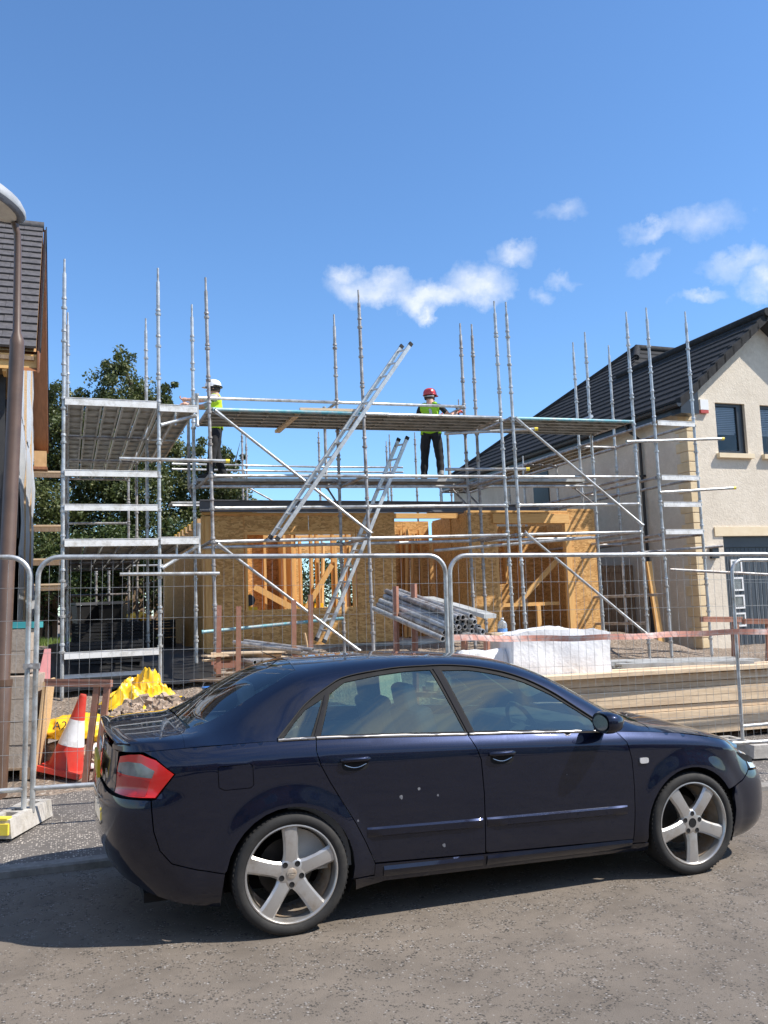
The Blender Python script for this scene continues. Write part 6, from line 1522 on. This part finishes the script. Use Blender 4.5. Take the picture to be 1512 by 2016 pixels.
for i in range(6):
    b = MB(); b.box((.1+.14*i, -.15, .50+.04*i), (.95, .16, .024), Euler((rg.uniform(-.05, .05), rg.uniform(-.1, .1), rg.uniform(-.7, .3)))); single(b, 'loose_board', 'wood_x' if i % 2 else 'old_wood', Lr, 'sawn board thrown askew below the tubes of the near pipe rack', 'board', 'boards below the tubes of the near rack', smooth=None)
b = MB(); b.path([(1.3, .4, .25), (1.15, .35, 1.05)], [.02, .017], 8); single(b, 'tool_handle', 'wood', Lr, 'round wooden tool handle propped up behind the near rack', 'handle')
Rr_ = LOC(.12, 11.15, gzw(.6, 11), -35); Hr = 2.02-gzw(.6, 11)
rack('brown pipe rack heaped with galvanised scaffold tube beside the porch recess', Rr_, 1.25, .7, Hr, [(0, 0, Hr), (.14, .22, Hr+.03), (1.05, -.1, Hr-.62), (1.3, .0, Hr-.62)])
P0 = Vector((-.02, 11.75, 1.62)); cnt = 0
rows_ = [(0, 9), (.058, 8), (.116, 7), (.174, 5), (.232, 3)]
for ri, (dz, n_) in enumerate(rows_):
    for i in range(n_):
        s0 = -.30+.06*(i-(n_-1)/2)+.03*(cnt % 2); e = rg.uniform(-.12, .12); cnt += 1
        q = Vector((.92+.062*(i-(n_-1)/2)*1.0+rg.uniform(-.02, .02), 10.32+.02*(i-(n_-1)/2)+e*.8, 1.38+dz+rg.uniform(-.015, .02)))
        p = Vector((.10+.058*(i-(n_-1)/2)+rg.uniform(-.03, .03), 11.75+.025*(i-(n_-1)/2), 1.74+dz+rg.uniform(-.015, .02)))
        pipe(WORLD, p, q, 'galvanised tube in the %s row of the heap slanting out of the far rack' % ('bottom', 'second', 'middle', 'fourth', 'top')[ri], 'tubes in the %s row of the far rack heap' % ('bottom', 'second', 'middle', 'fourth', 'top')[ri], .034)
b = MB(); b.beam((.55, 11.4, 1.86), (1.25, 10.45, 1.62), .2, .05); single(b, 'steel_plank', 'galv_deck', WORLD, 'short steel plank laid on the heaped tubes', 'plank', smooth=None)
# sheeted pallet, insulation, bottle
bm = bmesh.new(); bmesh.ops.create_cube(bm, size=1); bmesh.ops.subdivide_edges(bm, edges=bm.edges, cuts=14, use_grid_fill=True)
z = gzw(1.9, 10.5)
for v in bm.verts:
    p = v.co; q = Vector((p.x*1.16, p.y*.95, (p.z+.5)*(1.36-z)))
    n_ = mnoise.noise(Vector((q.x*3, q.y*3, q.z*3)))*.04 + (1-abs(mnoise.noise(Vector((q.x*5.5, q.y*5.5, q.z*2)))))*.03
    if p.z > .49: q.z += .07*(1-(p.x*1.7)**2)+n_*1.3
    d = Vector((p.x, p.y, 0)); q += d.normalized()*n_ if d.length > .3 else Vector((0, 0, 0)); v.co = q
b = MB(); b.v = [v.co.copy() for v in bm.verts]; b.f = [tuple(x.index for x in f.verts) for f in bm.faces]; b.m = [0]*len(b.f); bm.free()
single(b, 'sheeted_pallet', 'white_wrap', LOC(1.93, 10.55, z, 12), 'pallet wrapped in shiny white plastic sheet beyond the car roof', 'pallet', smooth=55)
single(crumple((.3, .3, .26), 61, .25, 4), 'white_sack', 'white_bag', LOC(.92, 10.0, gzw(.92, 10.0)+.6), 'white sack of plaster standing under the far tube heap', 'sack', 'white sacks')
b = crumple((.46, .34, 1.5), 67, .1, 4, 0, 1.2); b.v = [Vector((p.x, p.y, min(p.z, 1.06+.05*mnoise.noise(p*4)))) for p in b.v]; single(b, 'insulation_stack', 'white_bag', LOC(1.05, 10.25, gzw(.95, 10.05), 12), 'pale stack of boards beside the white wrapped pallet', 'boards', smooth=None)
bo = thing('water_bottle', 'large clear water bottle with a blue label standing by the scaffold tube ends', 'bottle', (0, 0, 0), LOC(1.45, 10.9, 1.36))
b = MB(); b.lathe([(0, 0), (.055, .0), (.06, .015), (.06, .15), (.045, .185), (.018, .205), (.018, .22)], 20); b.build('bottle_body', 'clear_plastic', bo, smooth=50)
b = MB(); b.lathe([(.061, .05), (.061, .1)], 20); b.build('paper_label', 'label_blue', bo, smooth=50); b = MB(); b.lathe([(.02, .218), (.02, .236), (0, .236)], 14); b.build('cap', 'white_plastic', bo, smooth=50)
b = MB(); b.box((1.62, 10.75, 1.40), (.75, .22, .03), Euler((0, 0, .2))); single(b, 'loose_board', 'wood_x', WORLD, 'rough brown board lying on the white wrapped pallet', 'board', smooth=None)
single(crumple((.3, .22, .16), 71, .4, 4), 'film_bundle', 'film', LOC(2.95, 10.75, gzw(2.95, 10.75)+.55), 'torn clear film bundled round brown packing beside the wrapped pallet', 'film')
b = MB(); b.bb(-.28, .28, -.2, .2, 0, .62); single(b, 'packing_box', 'wood_x', LOC(2.9, 10.85, gzw(2.9, 10.85), 20), 'brown packing case under the torn clear film', 'box', smooth=None)
# long timber stack along the fence
TS = LOC(.75, 9.42, gzw(2.6, 9.8), 20)
for i, x in enumerate((.8, 2.6, 4.3)):
    b = MB(); b.bb(x, x+.1, -.02, .8, -.06, .08); single(b, 'timber_bearer', 'old_wood', TS, ('timber bearer under the hidden end of the long stack', 'timber bearer under the middle of the long stack', 'timber bearer under the far end of the long stack')[i], 'bearer', smooth=None)
tz = .082; lay = [.095, .095, .098, .07, .095, .095, .07, .095]
for k_, h_ in enumerate(lay):
    for j in range(3):
        x0 = rg.uniform(-.12, .1); L = 5.4+rg.uniform(-.2, .15); y0 = j*.25+rg.uniform(-.012, .022)
        b = MB(); w_ = .235; mid = rg.uniform(-.004, .006)
        n_ = 6; vs = []
        for i in range(n_+1):
            x = x0+L*i/n_; dz = mid*sin(pi*i/n_)
            vs += [(x, y0, tz+.002+dz), (x, y0+w_, tz+.002+dz), (x, y0+w_, tz+h_-.003+dz), (x, y0, tz+h_-.003+dz)]
        b.add(vs, [(i*4+q, i*4+(q+1) % 4, (i+1)*4+(q+1) % 4, (i+1)*4+q) for i in range(n_) for q in range(4)] + [(0, 1, 2, 3), tuple(n_*4+q for q in range(4))[::-1]])
        single(b, 'sawn_timber', 'wood_x', TS, '%s long sawn timber in the %s layer of the stack behind the bonnet' % (('fence-side', 'middle', 'house-side')[j], ('lowest', 'second lowest', 'third lowest', 'fourth lowest', 'fifth lowest', 'third highest', 'second highest', 'highest')[k_]), 'timber', 'sawn timbers in the long stack', smooth=None, fix=True)
    tz += h_
for (x0, x1, y0, y1, h_) in ((.2, 5.8, .05, .12, .045), (.5, 5.9, .3, .38, .05), (.1, 5.2, -.06, .0, .045)):
    b = MB(); b.beam((x0, y0, tz+.03), (x1, y1, tz+.035+rg.uniform(0, .02)), .14, h_); single(b, 'loose_board', 'wood_x', TS, {.05: 'loose board lying along the middle of the long stack top', .3: 'loose board lying along the house side of the long stack top', -.06: 'loose board lying along the fence edge of the long stack top'}[y0], 'timber', 'loose boards on the long stack', smooth=None)
# barrier tape
b = MB(); n = 40; vs = []
for i in range(n+1):
    t_ = i/n; x = 3.52+4.3*t_; z = 1.46-.06*t_-.02*sin(pi*t_*2)+.004*sin(t_*40); tw = .01*sin(t_*17)
    vs += [(x, .045+tw, z+.027), (x, .045-tw, z-.027)]
b.v = [Vector(p) for p in vs]; b.f = [(2*i, 2*i+1, 2*i+3, 2*i+2) for i in range(n)]; b.m = [0]*n
single(b, 'barrier_tape', 'tape_red', FENCE, 'faded red warning tape strung along the fence behind the bonnet', 'tape')
# bits in the window opening and side passage
sw = thing('mitre_saw', 'yellow and black mitre saw standing in the window opening', 'saw', (1.1, 2.42, 1.74), SITE)
b = MB(); b.bb(.98, 1.22, 2.3, 2.5, 1.742, 1.80); b.build('bed', 'yellow_plastic', sw); b = MB(); b.lathe([(.0, -.02), (.1, -.02), (.1, .02), (0, .02)], 20, Matrix.Translation((1.1, 2.4, 1.92)) @ Matrix.Rotation(pi/2, 4, 'X')); b.build('blade_guard', 'tool_black', sw, smooth=40); b = MB(); b.path([(1.1, 2.42, 1.8), (1.06, 2.45, 1.95), (1.12, 2.4, 2.03)], .025, 8); b.build('arm', 'yellow_plastic', sw, smooth=50)
sh = thing('sawhorse', 'yellow folding sawhorse inside the open room', 'sawhorse', (3.0, 6.0, FLOOR), SITE)
b = MB(); b.bb(2.6, 3.5, 5.95, 6.05, 1.75, 1.84); b.build('beam', 'yellow_plastic', sh)
for x in (2.7, 3.4):
    for y in (-.2, .2): b = MB(); b.beam((x, 6+y*.2, 1.75), (x, 6+y, FLOOR), .04, .04); b.build('leg', 'yellow_plastic', sh)
def bin_(label, a, b_, rz):
    t = thing('wheelie_bin', label, 'bin', (0, 0, 0), SITE @ Matrix.Translation((a, b_, GZ(a, b_))) @ Matrix.Rotation(rad(rz), 4, 'Z'), 'black bins in the side passage')
    b = MB(); b.add([(-.22, -.26, .05), (.22, -.26, .05), (.22, .26, .05), (-.22, .26, .05), (-.28, -.34, .95), (.28, -.34, .95), (.28, .34, .95), (-.28, .34, .95)], [(0, 3, 2, 1), (4, 5, 6, 7), (0, 1, 5, 4), (1, 2, 6, 5), (2, 3, 7, 6), (3, 0, 4, 7)]); b.build('body', 'bin_black', t)
    b = MB(); b.poly([(-.29, -.36, .955), (-.29, .38, .99), (-.29, .38, 1.03), (-.29, -.3, 1.02)], (.58, 0, 0)); b.build('lid', 'bin_black', t, fix=True)
    for x in (-.25, .25): b = MB(); b.tube((x-.03, .28, .1), (x+.03, .28, .1), .1, n=16); b.build('wheel', 'rubber', t, smooth=40)
bin_('black wheelie bin at the end of the side passage, lid shut', -1.55, 8.6, 10); bin_('black wheelie bin turned aside next to the yellow sacks in the passage', -.95, 8.4, -12)
single(crumple((.3, .25, .2), 81, .35, 4), 'yellow_sack', 'yellow_plastic', SITE @ Matrix.Translation((-.35, 9.2, GZ(-.35, 9.2)+.5)), 'yellow sack heaped beyond the bins in the side passage', 'sack', 'yellow sacks')
single(crumple((.4, .35, .45), 83, .35, 4), 'black_sack', 'bin_black', SITE @ Matrix.Translation((-.4, 9.1, GZ(-.4, 9.1))), 'black sack under the yellow one in the side passage', 'sack')
# black sheet added to darken the shaded passage ground, and dark stacks under the decks
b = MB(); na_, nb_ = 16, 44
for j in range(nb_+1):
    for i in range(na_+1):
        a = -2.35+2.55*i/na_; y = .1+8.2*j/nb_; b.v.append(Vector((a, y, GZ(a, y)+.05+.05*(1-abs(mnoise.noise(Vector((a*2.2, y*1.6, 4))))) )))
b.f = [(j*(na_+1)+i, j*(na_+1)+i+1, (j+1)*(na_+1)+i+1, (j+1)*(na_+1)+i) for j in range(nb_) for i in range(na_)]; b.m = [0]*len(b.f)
single(b, 'darkening_sheet', 'bin_black', SITE, 'wrinkled black plastic sheet added to darken the ground of the shaded side passage', 'sheet')
def dark_stack(label, a, b_, nx, nz):
    t = thing('crate_stack', label, 'crates', (0, 0, 0), SITE @ Matrix.Translation((a, b_, GZ(a, b_)+.09)), 'black crates in the side passage')
    for k_ in range(nz):
        for w_ in (0, .5):
            for s_ in (0, 1, 2):
                b = MB(); b.bb(0, nx, w_, w_+.04, k_*.18+s_*.055, k_*.18+s_*.055+.04); b.build('slat', 'bin_black', t)
        for x in (0, nx/2-.03, nx-.06): b = MB(); b.bb(x, x+.06, .041, .499, k_*.18, k_*.18+.16); b.build('divider', 'bin_black', t)
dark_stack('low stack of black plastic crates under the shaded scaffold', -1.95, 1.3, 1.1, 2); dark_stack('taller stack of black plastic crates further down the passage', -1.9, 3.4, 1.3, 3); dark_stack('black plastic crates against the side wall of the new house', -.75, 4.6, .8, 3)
tb = thing('blue_tub', 'small blue plastic tub at the corner post of the timber house', 'tub', (0, 0, 0), LOC(-2.42, 12.1, gzw(-2.42, 12.1)))
b = MB(); b.lathe([(0, .01), (.1, .01), (.13, .22), (.14, .22), (.14, .24), (.12, .235), (.095, .03), (0, .03)], 18); b.build('pail', 'blue_plastic', tb, smooth=40); b = MB(); b.path([(.13*cos(t_), 0, .22+.12*sin(t_)) for t_ in [pi*i/10 for i in range(11)]], .004, 5); b.build('handle', 'galv_old', tb)
single(crumple((.09, .08, .1), 91, .3, 3), 'yellow_container', 'yellow_plastic', LOC(4.2, 12.5, gzw(4.2, 12.5)), 'small yellow container near the planks by the cream house', 'container')
for i, (X, Y) in enumerate(((4.0, 12.5), (3.75, 12.6))):
    b = MB(); b.lathe([(0, .0), (.11, .0), (.15, .26), (.16, .26), (.14, .25), (0, .22)], 16); single(b, 'plant_pot', 'bin_black', LOC(X, Y, gzw(X, Y)), ('black plant pot next to the small yellow container', 'black plant pot nearer the scaffold foot')[i], 'pot', smooth=40)

# ------------------------------------------------------------------ the two workers
def person(label, fr_, J, cfg):
    """J joints in local metres: +y is the way the body faces"""
    t = thing('person', label, 'person', (0, 0, 0), fr_, 'workers on the scaffold')
    order = list(J); idx = {n_: i for i, n_ in enumerate(order)}
    me = bpy.data.meshes.new('body'); edges = [(idx[a], idx[b_]) for a, b_ in cfg['edges']]
    me.from_pydata([J[n_][0] for n_ in order], edges, [])
    o = bpy.data.objects.new('body_tmp', me); COL.objects.link(o)
    m = o.modifiers.new('skin', 'SKIN'); m.use_smooth_shade = True; m.branch_smoothing = .5
    for n_ in order:
        r = J[n_][1]; sv = me.skin_vertices[0].data[idx[n_]]; sv.radius = r if isinstance(r, tuple) else (r, r); sv.use_root = (n_ == 'pelvis')
    s2 = o.modifiers.new('sub', 'SUBSURF'); s2.levels = 2; s2.render_levels = 2
    dg = bpy.context.evaluated_depsgraph_get(); dg.update(); ev = o.evaluated_get(dg); em = ev.to_mesh()
    V = [v.co.copy() for v in em.vertices]; NV = [v.normal.copy() for v in em.vertices]; Fs = [tuple(p.vertices) for p in em.polygons]; ev.to_mesh_clear(); bpy.data.objects.remove(o)
    def near(p):                                           # which bone a point belongs to
        best = None
        for a, b_ in cfg['edges']:
            A_, B_ = Vector(J[a][0]), Vector(J[b_][0]); d = B_-A_; u = max(0, min(1, (p-A_).dot(d)/d.length_squared)); q = (p-A_-d*u).length
            if best is None or q < best[0]: best = (q, a, b_, u)
        return best
    mats = ['skin', cfg['shirt'], cfg['trouser']]; b = MB(); b.v = V; bones = []
    for f in Fs:
        c = sum((V[i] for i in f), Vector((0, 0, 0)))/len(f); q = near(c); bone = q[2]; bones.append((bone, q[3], c))
        mi = 0
        if bone in ('spine', 'chest', 'shoulderL', 'shoulderR'): mi = 1
        if bone in ('neck',) and q[3] < .3: mi = 1
        if bone.startswith('elbow') and (q[3] < cfg.get('sleeve', .55)): mi = 1
        if bone.startswith(('hip', 'knee', 'ankle', 'toe')) or (bone == 'spine' and c.z < J['pelvis'][0][2]+.08): mi = 2
        b.f.append(f); b.m.append(mi)
    def hand(w, d, side, m):
        """palm and five bent fingers from wrist w along d"""
        w = Vector(w); d = Vector(d).normalized(); s_ = d.cross(Vector((0, 0, 1))).normalized()*side; n_ = s_.cross(d).normalized()
        b.cm = m; b.path([w-d*.02, w+d*.02, w+d*.06, w+d*.088], [.026, .034, .04, .034], 8)
        for i, L in enumerate((.066, .075, .07, .055)):
            r0 = w+d*.08+s_*(-.03+.02*i); k1 = r0+d*L*.5-n_*.008; k2 = k1+d*L*.3-n_*.028*cfg.get('curl', 1); b.path([r0-d*.01, k1, k2, k2-n_*.022-d*.004], [.0095, .009, .0085, .007], 6)
        r0 = w+d*.03-s_*.035; b.path([r0, r0-s_*.02+d*.025, r0-s_*.022+d*.05-n_*.015], [.011, .011, .008], 6); b.cm = 0
    hm = 3 if cfg.get('glove') else 0
    if cfg.get('glove'): mats.append('glove_red')
    for sd, sg in (('L', -1), ('R', 1)):
        hand(J['wrist'+sd][0], Vector(J['hand'+sd][0])-Vector(J['wrist'+sd][0]), sg, hm)
    # face and ears
    H = Vector(J['head'][0]); Mh = Matrix.Translation(H) @ Matrix.Rotation(cfg['turn'], 4, 'Z')
    b.path([Mh @ Vector((0, .085, .0)), Mh @ Vector((0, .115, -.028)), Mh @ Vector((0, .09, -.038))], [.008, .016, .01], 6)
    for s_ in (-1, 1): b.path([Mh @ Vector((s_*.078, -.005, -.02)), Mh @ Vector((s_*.092, -.018, 0)), Mh @ Vector((s_*.086, -.012, .026))], [.01, .016, .012], 6)
    b.path([Mh @ Vector((-.05, .055, -.085)), Mh @ Vector((0, .085, -.095)), Mh @ Vector((.05, .055, -.085))], [.02, .024, .02], 6)
    body = b.build('body', mats, t, smooth=60)
    for s_ in (-1, 1):
        e = MB(); e.lathe([(0, .009), (.006, .007), (.009, 0)], 8, Mh @ Matrix.Translation((s_*.032, .088, .012)) @ Matrix.Rotation(-pi/2, 4, 'X')); e.build('eye', 'white_plastic', t)
    e = MB(); e.path([Mh @ Vector((-.024, .098, -.062)), Mh @ Vector((0, .104, -.064)), Mh @ Vector((.024, .098, -.062))], .005, 5); e.build('mouth', 'cone_red', t)
    # vest and trousers follow the body
    def layer(name, m, keep, off, rip=0):
        use = [i for i, (bn, u, c) in enumerate(bones) if keep(bn, u, c)]; mp = {}; l = MB()
        for i in use:
            f = []
            for vi in Fs[i]:
                if vi not in mp: mp[vi] = len(l.v); w = V[vi]; l.v.append(w+NV[vi]*(off+rip*(mnoise.noise(w*9)+.5*mnoise.noise(w*19))))
                f.append(mp[vi])
            l.f.append(tuple(f)); l.m.append(0)
        ob = l.build(name, m, t, smooth=60); so_ = ob.modifiers.new('thick', 'SOLIDIFY'); so_.thickness = .006; so_.offset = 1; return ob
    zb_ = J['pelvis'][0][2]
    layer('trousers', cfg['trouser'], lambda bn, u, c: bn.startswith(('hip', 'knee', 'ankle')) and c.z > .07 or (bn == 'spine' and c.z < zb_+.1), .012, .012)
    vest = layer('hi_vis_vest', cfg['vest'], lambda bn, u, c: (bn in ('spine', 'chest') and c.z > zb_-.06) or (bn.startswith('shoulder') and u < .85) or (bn == 'neck' and u < .35) or (bn.startswith('hip') and c.z > zb_-.06), .026, .012)
    for (z0, z1) in cfg.get('bands', ()):
        layer('reflective_band', 'reflective', lambda bn, u, c: bn in ('spine', 'chest') and z0 < c.z < z1, .036)
    if cfg.get('stripe'): layer('reflective_stripe', 'reflective', lambda bn, u, c: bn in ('spine', 'chest') and cfg['stripe'][0] < c.x < cfg['stripe'][1] and c.z > zb_+.1, .036)
    # hair, helmet, boots
    h = MB(); h.lathe([(.088, -.045), (.096, -.01), (.097, .03), (.09, .06)], 20, Mh @ Matrix.Diagonal((1, 1.12, 1, 1)) @ Matrix.Translation((0, -.014, 0))); h.build('hair', 'hair_dark', t, smooth=60)
    hel = MB(); Mk = Mh @ Matrix.Translation((0, -.0, .045)) @ Matrix.Rotation(rad(cfg.get('tilt', 4)), 4, 'X')
    n = 28; rows = []
    for (r, z_) in ((1.0, -.012), (1.0, .012), (.98, .04), (.9, .075), (.72, .105), (.45, .124), (.02, .132)):
        rows += [Mk @ Vector((.118*r*cos(2*pi*j/n), .142*r*sin(2*pi*j/n), z_)) for j in range(n)]
    hel.v = [Vector(p) for p in rows]; hel.f = [(i*n+j, i*n+(j+1) % n, (i+1)*n+(j+1) % n, (i+1)*n+j) for i in range(6) for j in range(n)]; hel.m = [0]*len(hel.f)
    hp = hel.build('helmet', cfg['helmet'], t, smooth=50)
    pk = MB(); arc_ = [rad(25+130*i/12) for i in range(13)]
    pk.v = [Mk @ Vector((.117*cos(a), .14*sin(a), .0)) for a in arc_] + [Mk @ Vector((.117*cos(a)*1.02, .14*sin(a)+.06*sin((a-rad(25))/rad(130)*pi), -.018)) for a in arc_] + [Mk @ Vector((.117*cos(a), .14*sin(a), -.01)) for a in arc_]
    pk.f = [(i, i+1, 14+i, 13+i) for i in range(12)] + [(13+i, 14+i, 27+i, 26+i) for i in range(12)]; pk.m = [0]*24; pk.build('helmet_peak', cfg['helmet'], hp, smooth=50)
    rbm = MB()
    rbm.path([Mk @ Vector((.119*cos(2*pi*j/24), .143*sin(2*pi*j/24), -.008)) for j in range(24)], .006, 6, closed=True); rbm.build('helmet_rim', cfg['helmet'], hp, smooth=50)
    hb = MB(); hb.path([Mk @ Vector((.1*cos(a), .115*sin(a), -.04)) for a in [pi+pi*i/12 for i in range(13)]], .011, 6); hb.build('head_band', 'white_plastic' if cfg['helmet'] == 'helmet_red' else 'tool_black', hp, smooth=50)
    if cfg.get('goggles'):
        g_ = MB(); g_.path([Mk @ Vector((.124*cos(a), .15*sin(a), .0)) for a in [pi*1.05+pi*.9*i/12 for i in range(13)]], [.012]+[.014]*11+[.012], 6); g_.build('goggle_strap', 'tool_black', hp, smooth=50)
    for sd in ('L', 'R'):
        A_, T_ = Vector(J['ankle'+sd][0]), Vector(J['toe'+sd][0]); d = (T_-A_); d.z = 0; d.normalize()
        bt_ = MB(); hgt = A_.z
        bt_.path([A_+Vector((0, 0, .07)), A_+Vector((0, 0, -.0))-d*.01], [.056, .058], 12); bt_.path([Vector((A_.x, A_.y, .045))-d*.075, Vector((A_.x, A_.y, .05))-d*.04, Vector((A_.x, A_.y, .055))+d*.06, Vector((A_.x, A_.y, .046))+d*.15, Vector((A_.x, A_.y, .04))+d*.2], [.025, .05, .05, .045, .022], 12)
        bt_.v = [Vector((p.x, p.y, max(p.z, .004))) for p in bt_.v]; bt_.build('boot', cfg['boot'][0 if sd == 'L' else 1], t, smooth=50)
    return t
E_ = [('pelvis', 'spine'), ('spine', 'chest'), ('chest', 'neck'), ('neck', 'head'), ('head', 'crown'), ('chest', 'shoulderL'), ('shoulderL', 'elbowL'), ('elbowL', 'wristL'), ('wristL', 'handL'),
      ('chest', 'shoulderR'), ('shoulderR', 'elbowR'), ('elbowR', 'wristR'), ('wristR', 'handR'), ('pelvis', 'hipL'), ('hipL', 'kneeL'), ('kneeL', 'ankleL'), ('ankleL', 'toeL'), ('pelvis', 'hipR'), ('hipR', 'kneeR'), ('kneeR', 'ankleR'), ('ankleR', 'toeR')]
def joints(**o):
    J = {'pelvis': ((0, 0, .96), (.15, .115)), 'spine': ((0, .0, 1.14), (.15, .115)), 'chest': ((0, .005, 1.36), (.155, .115)), 'neck': ((0, .01, 1.49), .068), 'head': ((0, .03, 1.61), (.08, .092)), 'crown': ((0, .03, 1.675), .07),
         'shoulderL': ((-.185, 0, 1.43), .062), 'elbowL': ((-.23, .02, 1.14), .046), 'wristL': ((-.22, .18, .95), .033), 'handL': ((-.22, .22, .91), .02),
         'shoulderR': ((.185, 0, 1.43), .062), 'elbowR': ((.23, .02, 1.14), .046), 'wristR': ((.22, .18, .95), .033), 'handR': ((.22, .22, .91), .02),
         'hipL': ((-.1, 0, .88), .098), 'kneeL': ((-.115, .03, .5), .066), 'ankleL': ((-.12, -.02, .11), .05), 'toeL': ((-.13, .1, .05), .035),
         'hipR': ((.1, 0, .88), .098), 'kneeR': ((.115, .03, .5), .066), 'ankleR': ((.12, -.02, .11), .05), 'toeR': ((.13, .1, .05), .035)}
    for k_, v in o.items(): J[k_] = (v, J[k_][1])
    return J
zd = lv(3.955, .4)+.004
person('worker in a white helmet and grey shirt reaching out along the rail', SITE @ Matrix.Translation((.42, 1.62, zd)) @ Matrix.Rotation(rad(78), 4, 'Z'),
       joints(head=(0, .035, 1.6), elbowL=(-.2, .24, 1.36), wristL=(-.16, .46, 1.38), handL=(-.15, .52, 1.385), elbowR=(.22, .26, 1.34), wristR=(.16, .48, 1.37), handR=(.14, .54, 1.38),
              kneeL=(-.13, .06, .5), ankleL=(-.15, .1, .11), toeL=(-.17, .22, .05), kneeR=(.12, .02, .5), ankleR=(.13, -.12, .11), toeR=(.14, .0, .05)),
       dict(edges=E_, shirt='shirt_grey', trouser='trouser', vest='hivis', helmet='helmet_white', turn=rad(-6), sleeve=.8, goggles=True, boot=('boot_black', 'boot_black'), tilt=3))
zd = lv(3.955, 4.45)+.004
person('worker in a red helmet and black shirt working at the rail with red gloves', SITE @ Matrix.Translation((4.45, 1.62, zd)) @ Matrix.Rotation(rad(-28), 4, 'Z'),
       joints(head=(.01, .035, 1.61), elbowR=(.37, .02, 1.21), wristR=(.5, .2, 1.33), handR=(.53, .24, 1.35), elbowL=(-.26, .12, 1.18), wristL=(.1, .34, 1.27), handL=(.15, .36, 1.29), ankleL=(-.16, 0, .11), toeL=(-.2, .11, .05), ankleR=(.16, -.02, .11), toeR=(.21, .09, .05), kneeL=(-.135, .03, .5), kneeR=(.14, .03, .5)),
       dict(edges=E_, shirt='shirt_black', trouser='trouser', vest='hivis_green', helmet='helmet_red', turn=rad(-42), sleeve=.62, glove=True, boot=('boot_black', 'boot_tan'), stripe=(-.005, .05), tilt=2))
dr = thing('cordless_drill', 'black cordless drill held at the rail by the red gloved worker', 'drill', (0, 0, 0), SITE @ Matrix.Translation((5.05, 1.62, zd+1.3)))
b = MB(); b.path([(0, .0, -.02), (0, .02, .04), (.0, .02, .12)], [.022, .02, .026], 8); b.build('grip', 'tool_black', dr, smooth=50); b = MB(); b.path([(-.03, .02, .13), (.1, .05, .14), (.16, .06, .145)], [.035, .032, .012], 10); b.build('motor', 'tool_black', dr, smooth=50); b = MB(); b.tube((.02, .03, .16), (.02, .03, .3), .012); b.build('bit', 'galv_old', dr)
# odds and ends strewn over the drive
for i in range(9):
    X, Y = rg.uniform(3.2, 5.6), rg.uniform(11.6, 13.4); L = rg.uniform(.5, 1.5); b = MB(); b.box((0, 0, .03), (L, rg.choice((.05, .09, .14)), .03)); fr_ = LOC(X, Y, gzw(X, Y)+.03+.012*i, rg.uniform(-60, 60))
    single(b, 'offcut', ('wood_x', 'old_wood', 'alu')[i % 3], fr_, ('pale sawn offcut strewn on the drive beside the cream house', 'dark weathered offcut strewn on the drive beside the cream house', 'grey metal strip strewn on the drive beside the cream house')[i % 3], 'offcut', 'offcuts strewn on the drive', smooth=None)
for i, (X, Y, s_) in enumerate(((-3.2, 9.12, .26), (-2.93, 9.25, .2))):
    b = crumple((.34, .3, .3), 120+i, .3, 3, .5, 2.5); b.v = [Vector((p.x, p.y, p.z*s_/max(q.z for q in b.v))) for p in b.v]
    single(b, 'earth_mound', 'rubble', LOC(X, Y, gzw(X, Y)-.02), ('small mound of earth under the printed yellow sack', 'small mound of earth under the half hidden yellow sack')[i], 'mound')
